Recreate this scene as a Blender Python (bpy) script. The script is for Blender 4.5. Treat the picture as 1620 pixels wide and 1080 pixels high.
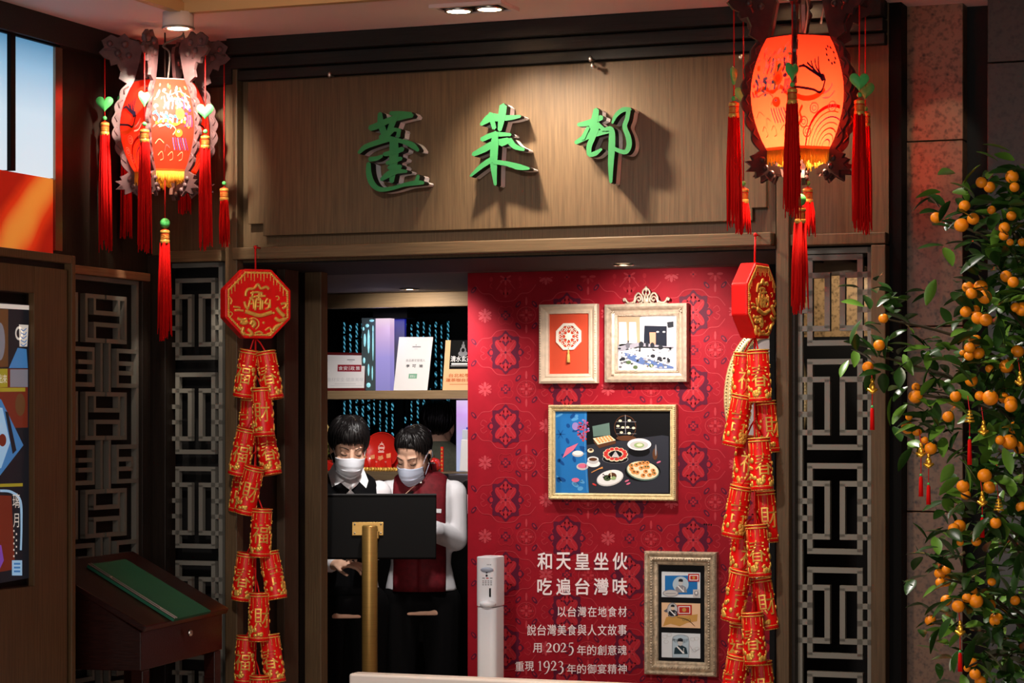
import bpy, bmesh, math, random
from mathutils import Vector, Matrix, Quaternion
PI = math.pi
random.seed(7)
for o in list(bpy.data.objects): bpy.data.objects.remove(o)
SC = bpy.context.scene
COL = SC.collection

# ------------------------------------------------------------------ camera
F = 3825.0; HZ = 670.0; EYE = 1.6; TH = math.radians(21.1); DIST = 8.5
CAM = Vector((DIST*math.sin(TH), -DIST*math.cos(TH), EYE))
FWD = Vector((-math.sin(TH), math.cos(TH), 0)); RGT = Vector((math.cos(TH), math.sin(TH), 0)); UP = Vector((0, 0, 1))
cd = bpy.data.cameras.new('camera'); cam = bpy.data.objects.new('camera', cd); COL.objects.link(cam)
cam.location = CAM; cam.rotation_euler = (PI/2, 0, TH)
cd.sensor_width = 36; cd.lens = 36*F/1620; cd.shift_y = (HZ-540)/1620; cd.clip_start = .05
SC.camera = cam

# ------------------------------------------------------------------ exposure, world, lamps
SC.view_settings.view_transform = 'Standard'; SC.view_settings.look = 'None'
SC.view_settings.gamma = 1; SC.view_settings.use_curve_mapping = False; SC.view_settings.exposure = 0.0
W = bpy.data.worlds.new('dim_hall'); SC.world = W; W.use_nodes = True
W.node_tree.nodes['Background'].inputs[0].default_value = (.62, .56, .52, 1)
W.node_tree.nodes['Background'].inputs[1].default_value = .035

def ray(px, py): return (FWD + RGT*((px-810)/F) + UP*((HZ-py)/F))
def onY(px, py, Y): d = ray(px, py); return CAM + d*((Y-CAM.y)/d.y)
def onX(px, py, X): d = ray(px, py); return CAM + d*((X-CAM.x)/d.x)
def onZ(px, py, Z): d = ray(px, py); return CAM + d*((Z-CAM.z)/d.z)
def atD(px, py, z): return CAM + ray(px, py)*z
def depth(p): return (Vector(p)-CAM).dot(FWD)

def spot(name, loc, target, power, color, angle, blend=.6, size=.03):
    l = bpy.data.lights.new(name, 'SPOT'); l.energy = power; l.color = color; l.spot_size = math.radians(angle); l.spot_blend = blend; l.shadow_soft_size = size
    o = bpy.data.objects.new(name, l); COL.objects.link(o); o.location = loc
    o.rotation_euler = (Vector(target)-Vector(loc)).to_track_quat('-Z', 'Y').to_euler(); return o
def point(name, loc, power, color, size=.03):
    l = bpy.data.lights.new(name, 'POINT'); l.energy = power; l.color = color; l.shadow_soft_size = size
    o = bpy.data.objects.new(name, l); COL.objects.link(o); o.location = loc; return o
def area(name, loc, target, power, color, sx, sy):
    l = bpy.data.lights.new(name, 'AREA'); l.energy = power; l.color = color; l.shape = 'RECTANGLE'; l.size = sx; l.size_y = sy
    o = bpy.data.objects.new(name, l); COL.objects.link(o); o.location = loc
    o.rotation_euler = (Vector(target)-Vector(loc)).to_track_quat('-Z', 'Y').to_euler(); return o
CEIL = 3.0
XL = -1.45            # plane of the left wall
YR = 1.0              # plane of the red feature wall
SOF = 2.19            # underside of the lintel
WARM = (1, .83, .64); NEUT = (1, .93, .85)
area('front_fill_light', (2.4, -10.5, 1.5), (0.1, 0, 1.3), 170, (1, .92, .86), 4.5, 2.0)  # added fill behind the camera, brightens everything facing front
pS = onZ(750, 10, CEIL)
spot('sign_spot', (pS.x-.04, pS.y, CEIL-.06), (pS.x+.25, 0.0, 2.05), 95, WARM, 100, 1)
spot('sign_spot', (pS.x+.06, pS.y, CEIL-.06), (pS.x+.8, 0.0, 2.0), 60, WARM, 96, 1)
pL = onZ(282, 46, 2.945)
spot('lantern_downlight', (pL.x, pL.y, 2.94), (atD(266, 205, 8.66)), 120, (1, .88, .72), 64, .7, .02)
pR = onZ(1255, -6, CEIL)
spot('lantern_downlight', (pR.x, pR.y, CEIL-.03), (pR.x, pR.y+.05, 0), 26, (1, .86, .74), 90, .6, .02)
pW = onY(985, 500, .45)
spot('portal_spot', (pW.x, .46, SOF-.03), (pW.x, YR, 1.72), 44, (1, .88, .80), 104, 1, .02)
spot('portal_spot', (onY(900, 500, .5).x, .46, SOF-.03), (onY(900, 500, .5).x, YR, 1.45), 7, (1, .88, .80), 110, 1, .02)
pI = onY(620, 500, .62)
spot('staff_downlight', (pI.x+.02, .70, 2.18), (pI.x-.05, 1.3, 1.3), 52, (1, .95, .9), 110, .8, .04)
pC = onY(648, 456, 1.98)
spot('cabinet_downlight', (pC.x, 1.93, 2.17), (pC.x, 2.12, 2.0), 5, WARM, 130, .8, .02)
spot('cabinet_downlight', (pC.x-.1, 1.75, 2.17), (pC.x-.05, 2.35, 1.55), 15, (1, .94, .88), 120, .8, .02)
# unseen fill spots added to brighten the tree, the floor bounce and the front
spot('hall_fill_spot', (1.0, -4.4, 2.95), (1.95, -3.0, 1.4), 135, (1, .86, .68), 50, .8, .08)
spot('hall_fill_spot', (1.3, -2.6, 2.95), (1.3, -2.8, 0), 190, (1, .9, .84), 96, .8, .1)
pG = onY(1488, 228, .12); spot('granite_spot', (pG.x+.25, -.75, 2.95), pG, 16, WARM, 17, .25, .02)
spot('hall_fill_spot', (.5, -3.3, 2.95), (.05, 0, 1.4), 270, (1, .9, .82), 52, .8, .1)

# ------------------------------------------------------------------ materials
def S(r, g, b):
    f = lambda c: (c/255/12.92) if c/255 <= .04045 else ((c/255+.055)/1.055)**2.4
    return (f(r), f(g), f(b), 1)
MATS = {}
def M(name, rgb=(128, 128, 128), rough=.5, metal=0, emit=0, noise=0, scale=40, bump=0, emit_rgb=None, coat=0, trans=0, aniso=None, spec=.28):
    if name in MATS: return MATS[name]
    m = bpy.data.materials.new(name); m.use_nodes = True; nt = m.node_tree; b = nt.nodes['Principled BSDF']
    c = S(*rgb); b.inputs['Base Color'].default_value = c; b.inputs['Roughness'].default_value = rough; b.inputs['Metallic'].default_value = metal
    b.inputs['Coat Weight'].default_value = coat; b.inputs['Specular IOR Level'].default_value = spec
    if emit:
        b.inputs['Emission Color'].default_value = S(*(emit_rgb or rgb)); b.inputs['Emission Strength'].default_value = emit
    if noise or bump:
        tc = nt.nodes.new('ShaderNodeTexCoord'); mp = nt.nodes.new('ShaderNodeMapping'); nz = nt.nodes.new('ShaderNodeTexNoise')
        if aniso: mp.inputs['Scale'].default_value = aniso
        nz.inputs['Scale'].default_value = scale; nz.inputs['Detail'].default_value = 4
        nt.links.new(tc.outputs['Object'], mp.inputs[0]); nt.links.new(mp.outputs[0], nz.inputs['Vector'])
        if noise:
            cr = nt.nodes.new('ShaderNodeValToRGB'); e = cr.color_ramp.elements
            e[0].position = .3; e[1].position = .7
            e[0].color = tuple(v*(1-noise) for v in c[:3])+(1,); e[1].color = tuple(min(1, v*(1+noise)) for v in c[:3])+(1,)
            nt.links.new(nz.outputs[0], cr.inputs[0]); nt.links.new(cr.outputs[0], b.inputs['Base Color'])
        if bump:
            bp = nt.nodes.new('ShaderNodeBump'); bp.inputs['Strength'].default_value = bump; bp.inputs['Distance'].default_value = .004
            nt.links.new(nz.outputs[0], bp.inputs['Height']); nt.links.new(bp.outputs[0], b.inputs['Normal'])
    MATS[name] = m; return m
def wood(name, rgb, rough=.45, amt=.28, grain='Z'):
    an = {'Z': (60, 60, 2.2), 'X': (2.2, 60, 60), 'Y': (60, 2.2, 60)}[grain]
    return M(name, rgb, rough, noise=amt, scale=1.0*3, bump=.15, aniso=an, spec=.22)
def silk(name, rgb):
    m = bpy.data.materials.new(name); m.use_nodes = True; nt = m.node_tree; n = nt.nodes; b = n['Principled BSDF']
    b.inputs['Base Color'].default_value = S(*rgb); b.inputs['Roughness'].default_value = .55
    t = n.new('ShaderNodeBsdfTranslucent'); t.inputs[0].default_value = S(*rgb)
    mx = n.new('ShaderNodeMixShader'); mx.inputs[0].default_value = .5
    b.inputs['Specular IOR Level'].default_value = .3
    nt.links.new(b.outputs[0], mx.inputs[1]); nt.links.new(t.outputs[0], mx.inputs[2]); nt.links.new(mx.outputs[0], n['Material Output'].inputs[0])
    MATS[name] = m; return m
def granite(name, rgb):
    m = bpy.data.materials.new(name); m.use_nodes = True; nt = m.node_tree; n = nt.nodes; b = n['Principled BSDF']
    tc = n.new('ShaderNodeTexCoord'); v = n.new('ShaderNodeTexVoronoi'); v.inputs['Scale'].default_value = 90
    z = n.new('ShaderNodeTexNoise'); z.inputs['Scale'].default_value = 45; z.inputs['Detail'].default_value = 5
    cr = n.new('ShaderNodeValToRGB'); c = S(*rgb); e = cr.color_ramp.elements
    e[0].position = .35; e[0].color = tuple(k*.12 for k in c[:3])+(1,); e[1].position = .66; e[1].color = tuple(min(1, k*1.5) for k in c[:3])+(1,)
    ad = n.new('ShaderNodeMath'); ad.operation = 'ADD'; ml = n.new('ShaderNodeMath'); ml.operation = 'MULTIPLY'; ml.inputs[1].default_value = .25
    nt.links.new(tc.outputs['Object'], v.inputs['Vector']); nt.links.new(tc.outputs['Object'], z.inputs['Vector'])
    nt.links.new(v.outputs['Distance'], ml.inputs[0]); nt.links.new(ml.outputs[0], ad.inputs[0]); nt.links.new(z.outputs[0], ad.inputs[1])
    nt.links.new(ad.outputs[0], cr.inputs[0]); nt.links.new(cr.outputs[0], b.inputs['Base Color']); b.inputs['Roughness'].default_value = .3
    MATS[name] = m; return m
def gradlight(name, stops, z0, z1, strength):
    """a lit LED panel: colour runs with height over the lit diffuser"""
    m = bpy.data.materials.new(name); m.use_nodes = True; nt = m.node_tree; n = nt.nodes; b = n['Principled BSDF']
    g = n.new('ShaderNodeNewGeometry'); sp = n.new('ShaderNodeSeparateXYZ'); mr = n.new('ShaderNodeMapRange'); cr = n.new('ShaderNodeValToRGB')
    mr.inputs[1].default_value = z0; mr.inputs[2].default_value = z1
    e = cr.color_ramp.elements
    while len(e) < len(stops): e.new(.5)
    for k, (p, c) in enumerate(stops): e[k].position = p; e[k].color = S(*c)
    nt.links.new(g.outputs['Position'], sp.inputs[0]); nt.links.new(sp.outputs[2], mr.inputs[0]); nt.links.new(mr.outputs[0], cr.inputs[0])
    nt.links.new(cr.outputs[0], b.inputs['Emission Color']); b.inputs['Emission Strength'].default_value = strength
    b.inputs['Base Color'].default_value = (.05, .05, .05, 1)
    MATS[name] = m; return m

# ------------------------------------------------------------------ mesh builder
def spline(pts, n=6):
    P = [Vector(p) for p in pts]
    if len(P) < 3: return [P[0].lerp(P[-1], i/n) for i in range(n+1)] if len(P) == 2 else P
    out = []
    for i in range(len(P)-1):
        p0 = P[max(i-1, 0)]; p1 = P[i]; p2 = P[i+1]; p3 = P[min(i+2, len(P)-1)]
        for k in range(n):
            t = k/n
            out.append(.5*((2*p1)+(p2-p0)*t+(2*p0-5*p1+4*p2-p3)*t*t+(3*p1-p0-3*p2+p3)*t**3))
    out.append(P[-1]); return out
def outline(pts, n=5):
    """closed outline of a brush stroke given (x, y, width) points"""
    s = spline([Vector((p[0], p[1], p[2])) for p in pts], n)
    L, R = [], []
    for i, p in enumerate(s):
        a = s[max(i-1, 0)]; b = s[min(i+1, len(s)-1)]; d = Vector((b.x-a.x, b.y-a.y))
        d = d.normalized() if d.length > 1e-9 else Vector((1, 0)); nn = Vector((-d.y, d.x)); w = p.z/2
        L.append((p.x+nn.x*w, p.y+nn.y*w)); R.append((p.x-nn.x*w, p.y-nn.y*w))
    def cap(p, q, d, w): return [(p[0]*.5+q[0]*.5+d[0]*w*.35, p[1]*.5+q[1]*.5+d[1]*w*.35)]
    d1 = (s[-1]-s[-2]); d1 = Vector((d1.x, d1.y)).normalized() if Vector((d1.x, d1.y)).length > 1e-9 else Vector((1, 0))
    d0 = (s[0]-s[1]); d0 = Vector((d0.x, d0.y)).normalized() if Vector((d0.x, d0.y)).length > 1e-9 else Vector((-1, 0))
    return L+cap(L[-1], R[-1], d1, s[-1].z)+R[::-1]+cap(L[0], R[0], d0, s[0].z)
class MB:
    def __init__(s): s.v = []; s.f = []; s.m = []; s.mi = 0
    def add(s, vs, fs):
        o = len(s.v); s.v += [tuple(v) for v in vs]
        for f in fs: s.f.append([i+o for i in f]); s.m.append(s.mi)
        return s
    def box(s, lo, hi):
        x0, y0, z0 = lo; x1, y1, z1 = hi
        return s.add([(x0, y0, z0), (x1, y0, z0), (x1, y1, z0), (x0, y1, z0), (x0, y0, z1), (x1, y0, z1), (x1, y1, z1), (x0, y1, z1)],
                     [(3, 2, 1, 0), (4, 5, 6, 7), (0, 1, 5, 4), (1, 2, 6, 5), (2, 3, 7, 6), (3, 0, 4, 7)])
    def obox(s, c, size, R=None):
        R = R or Matrix.Identity(3); c = Vector(c); h = Vector(size)/2
        vs = [c+R@Vector((sx*h.x, sy*h.y, sz*h.z)) for sz in (-1, 1) for sx, sy in ((-1, -1), (1, -1), (1, 1), (-1, 1))]
        return s.add(vs, [(3, 2, 1, 0), (4, 5, 6, 7), (0, 1, 5, 4), (1, 2, 6, 5), (2, 3, 7, 6), (3, 0, 4, 7)])
    def tube(s, pts, rad, n=8, flat=1.0):
        P = [Vector(p) for p in pts]; k = len(P)
        rr = rad if isinstance(rad, (list, tuple)) else [rad]*k
        t0 = (P[1]-P[0]).normalized(); ref = Vector((0, 0, 1)) if abs(t0.z) < .9 else Vector((1, 0, 0))
        u = t0.cross(ref).normalized(); vs = []; fs = []
        for i, p in enumerate(P):
            t = (P[min(i+1, k-1)]-P[max(i-1, 0)])
            t = t.normalized() if t.length > 1e-9 else t0
            u = (u-t*u.dot(t)).normalized(); w = t.cross(u)
            for a in range(n): an = 2*PI*a/n; vs.append(p+(u*math.cos(an)+w*math.sin(an)*flat)*rr[i])
        for i in range(k-1):
            for a in range(n): b = (a+1) % n; fs.append((i*n+a, i*n+b, (i+1)*n+b, (i+1)*n+a))
        fs.append(tuple(range(n))[::-1]); fs.append(tuple((k-1)*n+a for a in range(n)))
        return s.add(vs, fs)
    def cap(s, a, b, ra, rb, n=12):
        a = Vector(a); b = Vector(b); d = (b-a); d = d.normalized() if d.length > 1e-6 else Vector((0, 0, 1)); P = []; R = []
        for k in range(4): an = PI/2*(1-k/4); P.append(a-d*ra*math.sin(an)); R.append(max(ra*math.cos(an), 1e-4))
        P.append(a); R.append(ra); P.append(b); R.append(rb)
        for k in range(1, 5): an = PI/2*k/4; P.append(b+d*rb*math.sin(an)); R.append(max(rb*math.cos(an), 1e-4))
        return s.tube(P, R, n)
    def ell(s, c, r, R=None, nu=14, nv=9):
        R = R or Matrix.Identity(3); c = Vector(c); r = (r, r, r) if not isinstance(r, (tuple, list, Vector)) else r; vs = []; fs = []
        vs.append(c+R@Vector((0, 0, r[2])))
        for j in range(1, nv):
            ph = PI*j/nv
            for i in range(nu): a = 2*PI*i/nu; vs.append(c+R@Vector((r[0]*math.sin(ph)*math.cos(a), r[1]*math.sin(ph)*math.sin(a), r[2]*math.cos(ph))))
        vs.append(c-R@Vector((0, 0, r[2])))
        for i in range(nu):
            b = (i+1) % nu; fs.append((0, 1+i, 1+b)); L = 1+(nv-2)*nu; fs.append((len(vs)-1, L+b, L+i))
            for j in range(nv-2): q = 1+j*nu; fs.append((q+i, q+nu+i, q+nu+b, q+b))
        return s.add(vs, fs)
    def lathe(s, prof, c=(0, 0, 0), n=20, R=None, closed=False):
        R = R or Matrix.Identity(3); c = Vector(c); vs = []; fs = []; k = len(prof)
        for r, z in prof:
            for a in range(n): an = 2*PI*a/n; vs.append(c+R@Vector((r*math.cos(an), r*math.sin(an), z)))
        for i in range(k-1 if not closed else k):
            j = (i+1) % k
            for a in range(n): b = (a+1) % n; fs.append((i*n+a, i*n+b, j*n+b, j*n+a))
        if not closed:
            if prof[0][0] > 1e-5: fs.append(tuple(range(n))[::-1])
            if prof[-1][0] > 1e-5: fs.append(tuple((k-1)*n+a for a in range(n)))
        return s.add(vs, fs)
    def prism(s, poly, fn0, fn1):
        """poly in 2-D, lifted by fn0 (front) and fn1 (back)"""
        n = len(poly); vs = [fn0(*p) for p in poly]+[fn1(*p) for p in poly]
        return s.add(vs, [tuple(range(n)), tuple(range(n, 2*n))[::-1]]+[(i, i+n, (i+1) % n+n, (i+1) % n) for i in range(n)])
    def grid(s, fn, nu, nv, wrap=False):
        vs = [fn(i/nu, j/nv) for j in range(nv+1) for i in range(nu+(0 if wrap else 1))]; w = nu+(0 if wrap else 1); fs = []
        for j in range(nv):
            for i in range(nu): k = (i+1) % w; fs.append((j*w+i, j*w+k, (j+1)*w+k, (j+1)*w+i))
        return s.add(vs, fs)
    def mesh(s, name, mats, off=None, smooth=False):
        me = bpy.data.meshes.new(name); vs = s.v if off is None else [(v[0]-off[0], v[1]-off[1], v[2]-off[2]) for v in s.v]
        me.from_pydata(vs, [], s.f)
        for m in (mats if isinstance(mats, (list, tuple)) else [mats]): me.materials.append(m)
        me.polygons.foreach_set('material_index', s.m)
        if smooth: me.polygons.foreach_set('use_smooth', [True]*len(me.polygons))
        me.update(); return me
    def build(s, name, mats, parent=None, smooth=False, local=False, bevel=0, auto=False, solid=0):
        off = None
        if parent is not None and not local: off = wloc(parent)
        me = s.mesh(name, mats, off, smooth); o = bpy.data.objects.new(name, me); COL.objects.link(o)
        if parent is not None: o.parent = parent
        if solid: md = o.modifiers.new('thickness', 'SOLIDIFY'); md.thickness = solid; md.offset = 0
        if bevel: md = o.modifiers.new('edge', 'BEVEL'); md.width = bevel; md.segments = 2; md.limit_method = 'ANGLE'
        if auto:
            bm = bmesh.new(); bm.from_mesh(me)
            for e in bm.edges:
                if len(e.link_faces) == 2 and e.calc_face_angle(0) > .7: e.smooth = False
            for f in bm.faces: f.smooth = True
            bm.to_mesh(me); bm.free()
        return o
def wloc(o):
    p = Vector(o.location)
    while o.parent is not None: o = o.parent; p += Vector(o.location)
    return p
def tag(o, label=None, cat=None, group=None, kind=None):
    if label: o['label'] = label
    if cat: o['category'] = cat
    if group: o['group'] = group
    if kind: o['kind'] = kind
    return o
def thing(name, label, cat, loc=(0, 0, 0), rz=0, group=None):
    o = bpy.data.objects.new(name, None); COL.objects.link(o); o.location = loc; o.rotation_euler = (0, 0, rz); o.empty_display_size = .05
    return tag(o, label, cat, group)
def struct(name, mb, mats, bevel=0, smooth=False):
    return tag(mb.build(name, mats, None, smooth, bevel=bevel), kind='structure')
def fuse(mb, name, mat, parent, voxel=.006, it=4, local=True):
    """join overlapping closed shapes into one continuous skin"""
    me = mb.mesh(name+'_raw', mat); o = bpy.data.objects.new('raw', me); COL.objects.link(o)
    r = o.modifiers.new('r', 'REMESH'); r.mode = 'VOXEL'; r.voxel_size = voxel
    k = o.modifiers.new('s', 'SMOOTH'); k.iterations = it; k.factor = .5
    dg = bpy.context.evaluated_depsgraph_get(); me2 = bpy.data.meshes.new_from_object(o.evaluated_get(dg)); me2.name = name
    bpy.data.objects.remove(o); bpy.data.meshes.remove(me)
    me2.materials.clear(); me2.materials.append(mat); me2.polygons.foreach_set('use_smooth', [True]*len(me2.polygons))
    ob = bpy.data.objects.new(name, me2); COL.objects.link(ob); ob.parent = parent; return ob
GLY = {}
def glyphs(text, bold=0.0, res=3):
    """(vertices, faces) of writing, laid out in the unit box of its own bounds"""
    k = (text, bold)
    if k in GLY: return GLY[k]
    cu = bpy.data.curves.new('t', 'FONT'); cu.body = text; cu.size = 1; cu.resolution_u = res; cu.fill_mode = 'FRONT'
    o = bpy.data.objects.new('t', cu); COL.objects.link(o)
    dg = bpy.context.evaluated_depsgraph_get(); me = bpy.data.meshes.new_from_object(o.evaluated_get(dg))
    vs = [(v.co.x, v.co.y, 0.0) for v in me.vertices]; fs = [tuple(p.vertices) for p in me.polygons]
    if bold:            # embolden: a thin ribbon along every outer edge
        cnt = {}
        for f in fs:
            for i in range(len(f)): e = (min(f[i], f[i-1]), max(f[i], f[i-1])); cnt[e] = cnt.get(e, 0)+1
        for q, (i, j) in enumerate([e for e, c in cnt.items() if c == 1]):
            a, b = Vector(vs[i][:2]), Vector(vs[j][:2]); d = b-a
            if d.length < 1e-6: continue
            d = d.normalized()*bold; nn = Vector((-d.y, d.x)); k0 = len(vs); h = .08+.03*(q % 9)
            vs += [(p.x, p.y, h) for p in (a-d*.5-nn, b+d*.5-nn, b+d*.5+nn, a-d*.5+nn)]; fs.append((k0, k0+1, k0+2, k0+3))
    bpy.data.objects.remove(o); bpy.data.curves.remove(cu); bpy.data.meshes.remove(me)
    if vs:
        x0 = min(v[0] for v in vs); x1 = max(v[0] for v in vs); y0 = min(v[1] for v in vs); y1 = max(v[1] for v in vs)
        vs = [((v[0]-x0)/max(x1-x0, 1e-6), (v[1]-y0)/max(y1-y0, 1e-6), v[2]) for v in vs]
    GLY[k] = (vs, fs); return GLY[k]
class Paint(MB):
    """flat print on a real surface: map(u, v, layer) -> point"""
    def __init__(s, fn): super().__init__(); s.fn = fn; s.pal = []
    def use(s, m):
        if m not in s.pal: s.pal.append(m)
        s.mi = s.pal.index(m)
    def poly(s, pts, m, l=0): s.use(m); s.add([s.fn(x, y, l) for x, y in pts], [tuple(range(len(pts)))])
    def rect(s, x0, y0, x1, y1, m, l=0): s.poly([(x0, y0), (x1, y0), (x1, y1), (x0, y1)], m, l)
    def ell(s, cx, cy, rx, ry, m, l=0, n=20, rot=0):
        c, q = math.cos(rot), math.sin(rot)
        s.poly([(cx+rx*math.cos(2*PI*i/n)*c-ry*math.sin(2*PI*i/n)*q, cy+rx*math.cos(2*PI*i/n)*q+ry*math.sin(2*PI*i/n)*c) for i in range(n)], m, l)
    def ring(s, cx, cy, rx, ry, w, m, l=0, n=24):
        s.use(m); vs = []
        for k in (1, 1-w):
            vs += [s.fn(cx+rx*k*math.cos(2*PI*i/n), cy+ry*k*math.sin(2*PI*i/n), l) for i in range(n)]
        s.add(vs, [(i, (i+1) % n, n+(i+1) % n, n+i) for i in range(n)])
    def stroke(s, pts, m, l=0, n=5, w=None):
        if w: pts = [(p[0], p[1], w) for p in pts]
        sp = spline([Vector(p) for p in pts], n); s.use(m); vs = []
        for i, p in enumerate(sp):
            a = sp[max(i-1, 0)]; b = sp[min(i+1, len(sp)-1)]; d = Vector((b.x-a.x, b.y-a.y)); d = d.normalized() if d.length > 1e-9 else Vector((1, 0))
            h = p.z/2; vs += [s.fn(p.x-d.y*h, p.y+d.x*h, l), s.fn(p.x+d.y*h, p.y-d.x*h, l)]
        s.add(vs, [(2*i, 2*i+1, 2*i+3, 2*i+2) for i in range(len(sp)-1)])
    def text(s, t, x0, y0, x1, y1, m, l=0, bold=0.0):
        """y1 is the foot of the writing"""
        vs, fs = glyphs(t, bold); s.use(m); s.add([s.fn(x0+(x1-x0)*v[0], y1+(y0-y1)*v[1], l+v[2]) for v in vs], fs)
    def done(s, name, parent=None, local=False): return s.build(name, s.pal, parent, local=local)
def wallmap(Y, step=.0004): return lambda px, py, l: onY(px, py, Y-step*(l+1))
# ------------------------------------------------------------------ shared materials
WOOD = wood('walnut_veneer', (84, 66, 46), .5, .22, 'Z')
WOODX = wood('walnut_veneer_rail', (90, 72, 51), .5, .2, 'X')
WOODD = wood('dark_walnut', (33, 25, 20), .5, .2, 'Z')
WOODDX = wood('dark_walnut_rail', (34, 31, 28), .5, .2, 'X')
WOODY = wood('walnut_veneer_side', (96, 71, 45), .5, .22, 'Z')
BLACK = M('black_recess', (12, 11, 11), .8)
BLK = M('black_lacquer', (6, 5, 5), .6, spec=.08)
CEILM = M('ceiling_paint', (222, 196, 190), .9)
GREYL = M('lattice_grey', (116, 113, 105), .45, noise=.12, scale=60)
GOLD = M('gold_leaf', (226, 176, 84), .38, .4, noise=.12, scale=90)
RED = M('lucky_red', (214, 14, 12), .42, noise=.06, scale=30)
CHROME = M('brushed_metal', (190, 186, 178), .3, 1)
WHITE = M('white_paint', (236, 234, 232), .4)
LAMP = M('lamp_glow', (255, 240, 220), .5, emit=14, emit_rgb=(255, 238, 214))
X = lambda px, Y=0.0: onY(px, 540, Y).x
Z = lambda px, py, Y=0.0: onY(px, py, Y).z

# ------------------------------------------------------------------ floor and ceiling
b = MB(); b.box((-4, -10, -.1), (6, 5, 0)); struct('floor', b, M('floor_stone', (176, 156, 146), .35, noise=.2, scale=6))
T = onZ(285, 22, CEIL); hx1, hy0 = T.x+1.75, T.y-1.5
b = MB(); cx0, cx1, cy0, cy1 = -1.7, 2.0, -3.6, .7
b.box((cx0, cy0, CEIL), (T.x, cy1, CEIL+.3)); b.box((hx1, cy0, CEIL), (cx1, cy1, CEIL+.3))
b.box((T.x, T.y, CEIL), (hx1, cy1, CEIL+.3)); b.box((T.x, cy0, CEIL), (hx1, hy0, CEIL+.3))
b.box((T.x, hy0, CEIL+.25), (hx1, T.y, CEIL+.3))
struct('ceiling', b, CEILM)
b = MB()
for lo, hi in (((T.x, T.y-.035, CEIL-.004), (hx1, T.y, CEIL+.03)), ((T.x, hy0, CEIL-.004), (T.x+.035, T.y-.035, CEIL+.03))): b.box(lo, hi)
for lo, hi in (((T.x, T.y-.02, CEIL+.03), (hx1, T.y, CEIL+.25)), ((T.x, hy0, CEIL+.03), (T.x+.02, T.y-.02, CEIL+.25))): b.box(lo, hi)
struct('trim_1', b, M('tray_wood', (190, 150, 105), .5))
point('tray_lamp', (T.x+.5, T.y-.55, CEIL+.12), 2.2, (1, .72, .42), .05)

# ------------------------------------------------------------------ left wall
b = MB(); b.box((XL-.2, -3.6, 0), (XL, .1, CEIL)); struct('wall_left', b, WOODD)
zb = onX(0, 44, XL+.05).z
b = MB(); b.box((XL, -3.6, zb), (XL+.05, 0, CEIL)); struct('trim_2', b, WOODDX)
YL = lambda px: onX(px, 540, XL).y
lz0, lz1 = onX(40, 274, XL+.02).z, onX(40, 62, XL+.02).z
lb = thing('light_box', 'tall pale blue backlit glass panel high on the side wall', 'light panel', (XL, YL(40), lz0))
glowb = gradlight('sky_glow', [(0, (214, 226, 234)), (.45, (200, 222, 236)), (.8, (142, 186, 216)), (1, (84, 140, 178))], lz0, lz1, 1.0)
b = MB(); b.box((XL+.004, YL(11), lz0), (XL+.02, YL(76), lz1)); b.build('glass_pane', glowb, lb)
b = MB(); b.box((XL+.004, YL(-75), lz0), (XL+.02, YL(3), lz1)); b.build('glass_pane', glowb, lb)
b = MB(); b.box((XL, YL(3), lz0), (XL+.034, YL(11), lz1)); b.build('mullion', BLK, lb)
b = MB(); b.box((XL, YL(-80), lz1), (XL+.034, YL(82), lz1+.03)); b.build('top_rail', BLK, lb)
b = MB(); b.box((XL, YL(76), lz0-.25), (XL+.03, YL(87), lz1)); b.build('metal_edge', M('satin_edge', (150, 120, 100), .25, .9), lb)
mural = M('mural_glow', (226, 82, 22), .5, noise=0)
nt = mural.node_tree; n = nt.nodes; pb = n['Principled BSDF']
tc = n.new('ShaderNodeTexCoord'); mp = n.new('ShaderNodeMapping'); mp.inputs['Rotation'].default_value = (.5, 0, 0); wv = n.new('ShaderNodeTexWave'); wv.inputs['Scale'].default_value = 1.15; wv.inputs['Distortion'].default_value = 9; wv.inputs['Detail Scale'].default_value = .7; wv.inputs['Detail'].default_value = 3; wv.bands_direction = 'Y'
cr = n.new('ShaderNodeValToRGB'); e = cr.color_ramp.elements; e[0].color = S(170, 26, 12); e[1].color = S(238, 150, 60); e[0].position = .15; q = e.new(.6); q.color = S(224, 58, 20)
nt.links.new(tc.outputs['Object'], mp.inputs[0]); nt.links.new(mp.outputs[0], wv.inputs[0]); nt.links.new(wv.outputs[0], cr.inputs[0]); nt.links.new(cr.outputs[0], pb.inputs['Base Color']); nt.links.new(cr.outputs[0], pb.inputs['Emission Color']); pb.inputs['Emission Strength'].default_value = .5
mz0 = onX(60, 420, XL+.03).z
b = MB(); b.box((XL, YL(-80), mz0), (XL+.025, YL(74), lz0-.004)); 
mu = b.build('mural_panel', mural); tag(mu, 'glowing orange and red swirled panel below the pale blue light panel', 'panel')

# ------------------------------------------------------------------ front wall
XA, XB = X(379), X(1227); XE = X(1404)
b = MB(); b.box((XA, 0, SOF), (XB, .68, CEIL)); b.box((XL, .02, Z(300, 405)), (XA, .12, CEIL)); b.box((XB, .02, Z(1320, 380)), (XE, .12, CEIL))
struct('wall_front', b, WOOD)
zc = [Z(800, 108), Z(800, 90), Z(800, 69), CEIL]
for k, (y, m) in enumerate(((-.045, WOODDX), (-.07, WOODDX), (-.10, WOODDX))):
    b = MB(); b.box((X(378), y, zc[k]+.004), (XE, -.001, zc[k+1])); o = struct('trim_%d' % (3+k), b, m, bevel=.003)
b = MB(); b.box((XL+.05, -.06, CEIL-.16), (X(378), -.001, CEIL)); struct('trim_6', b, WOODDX)
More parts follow.
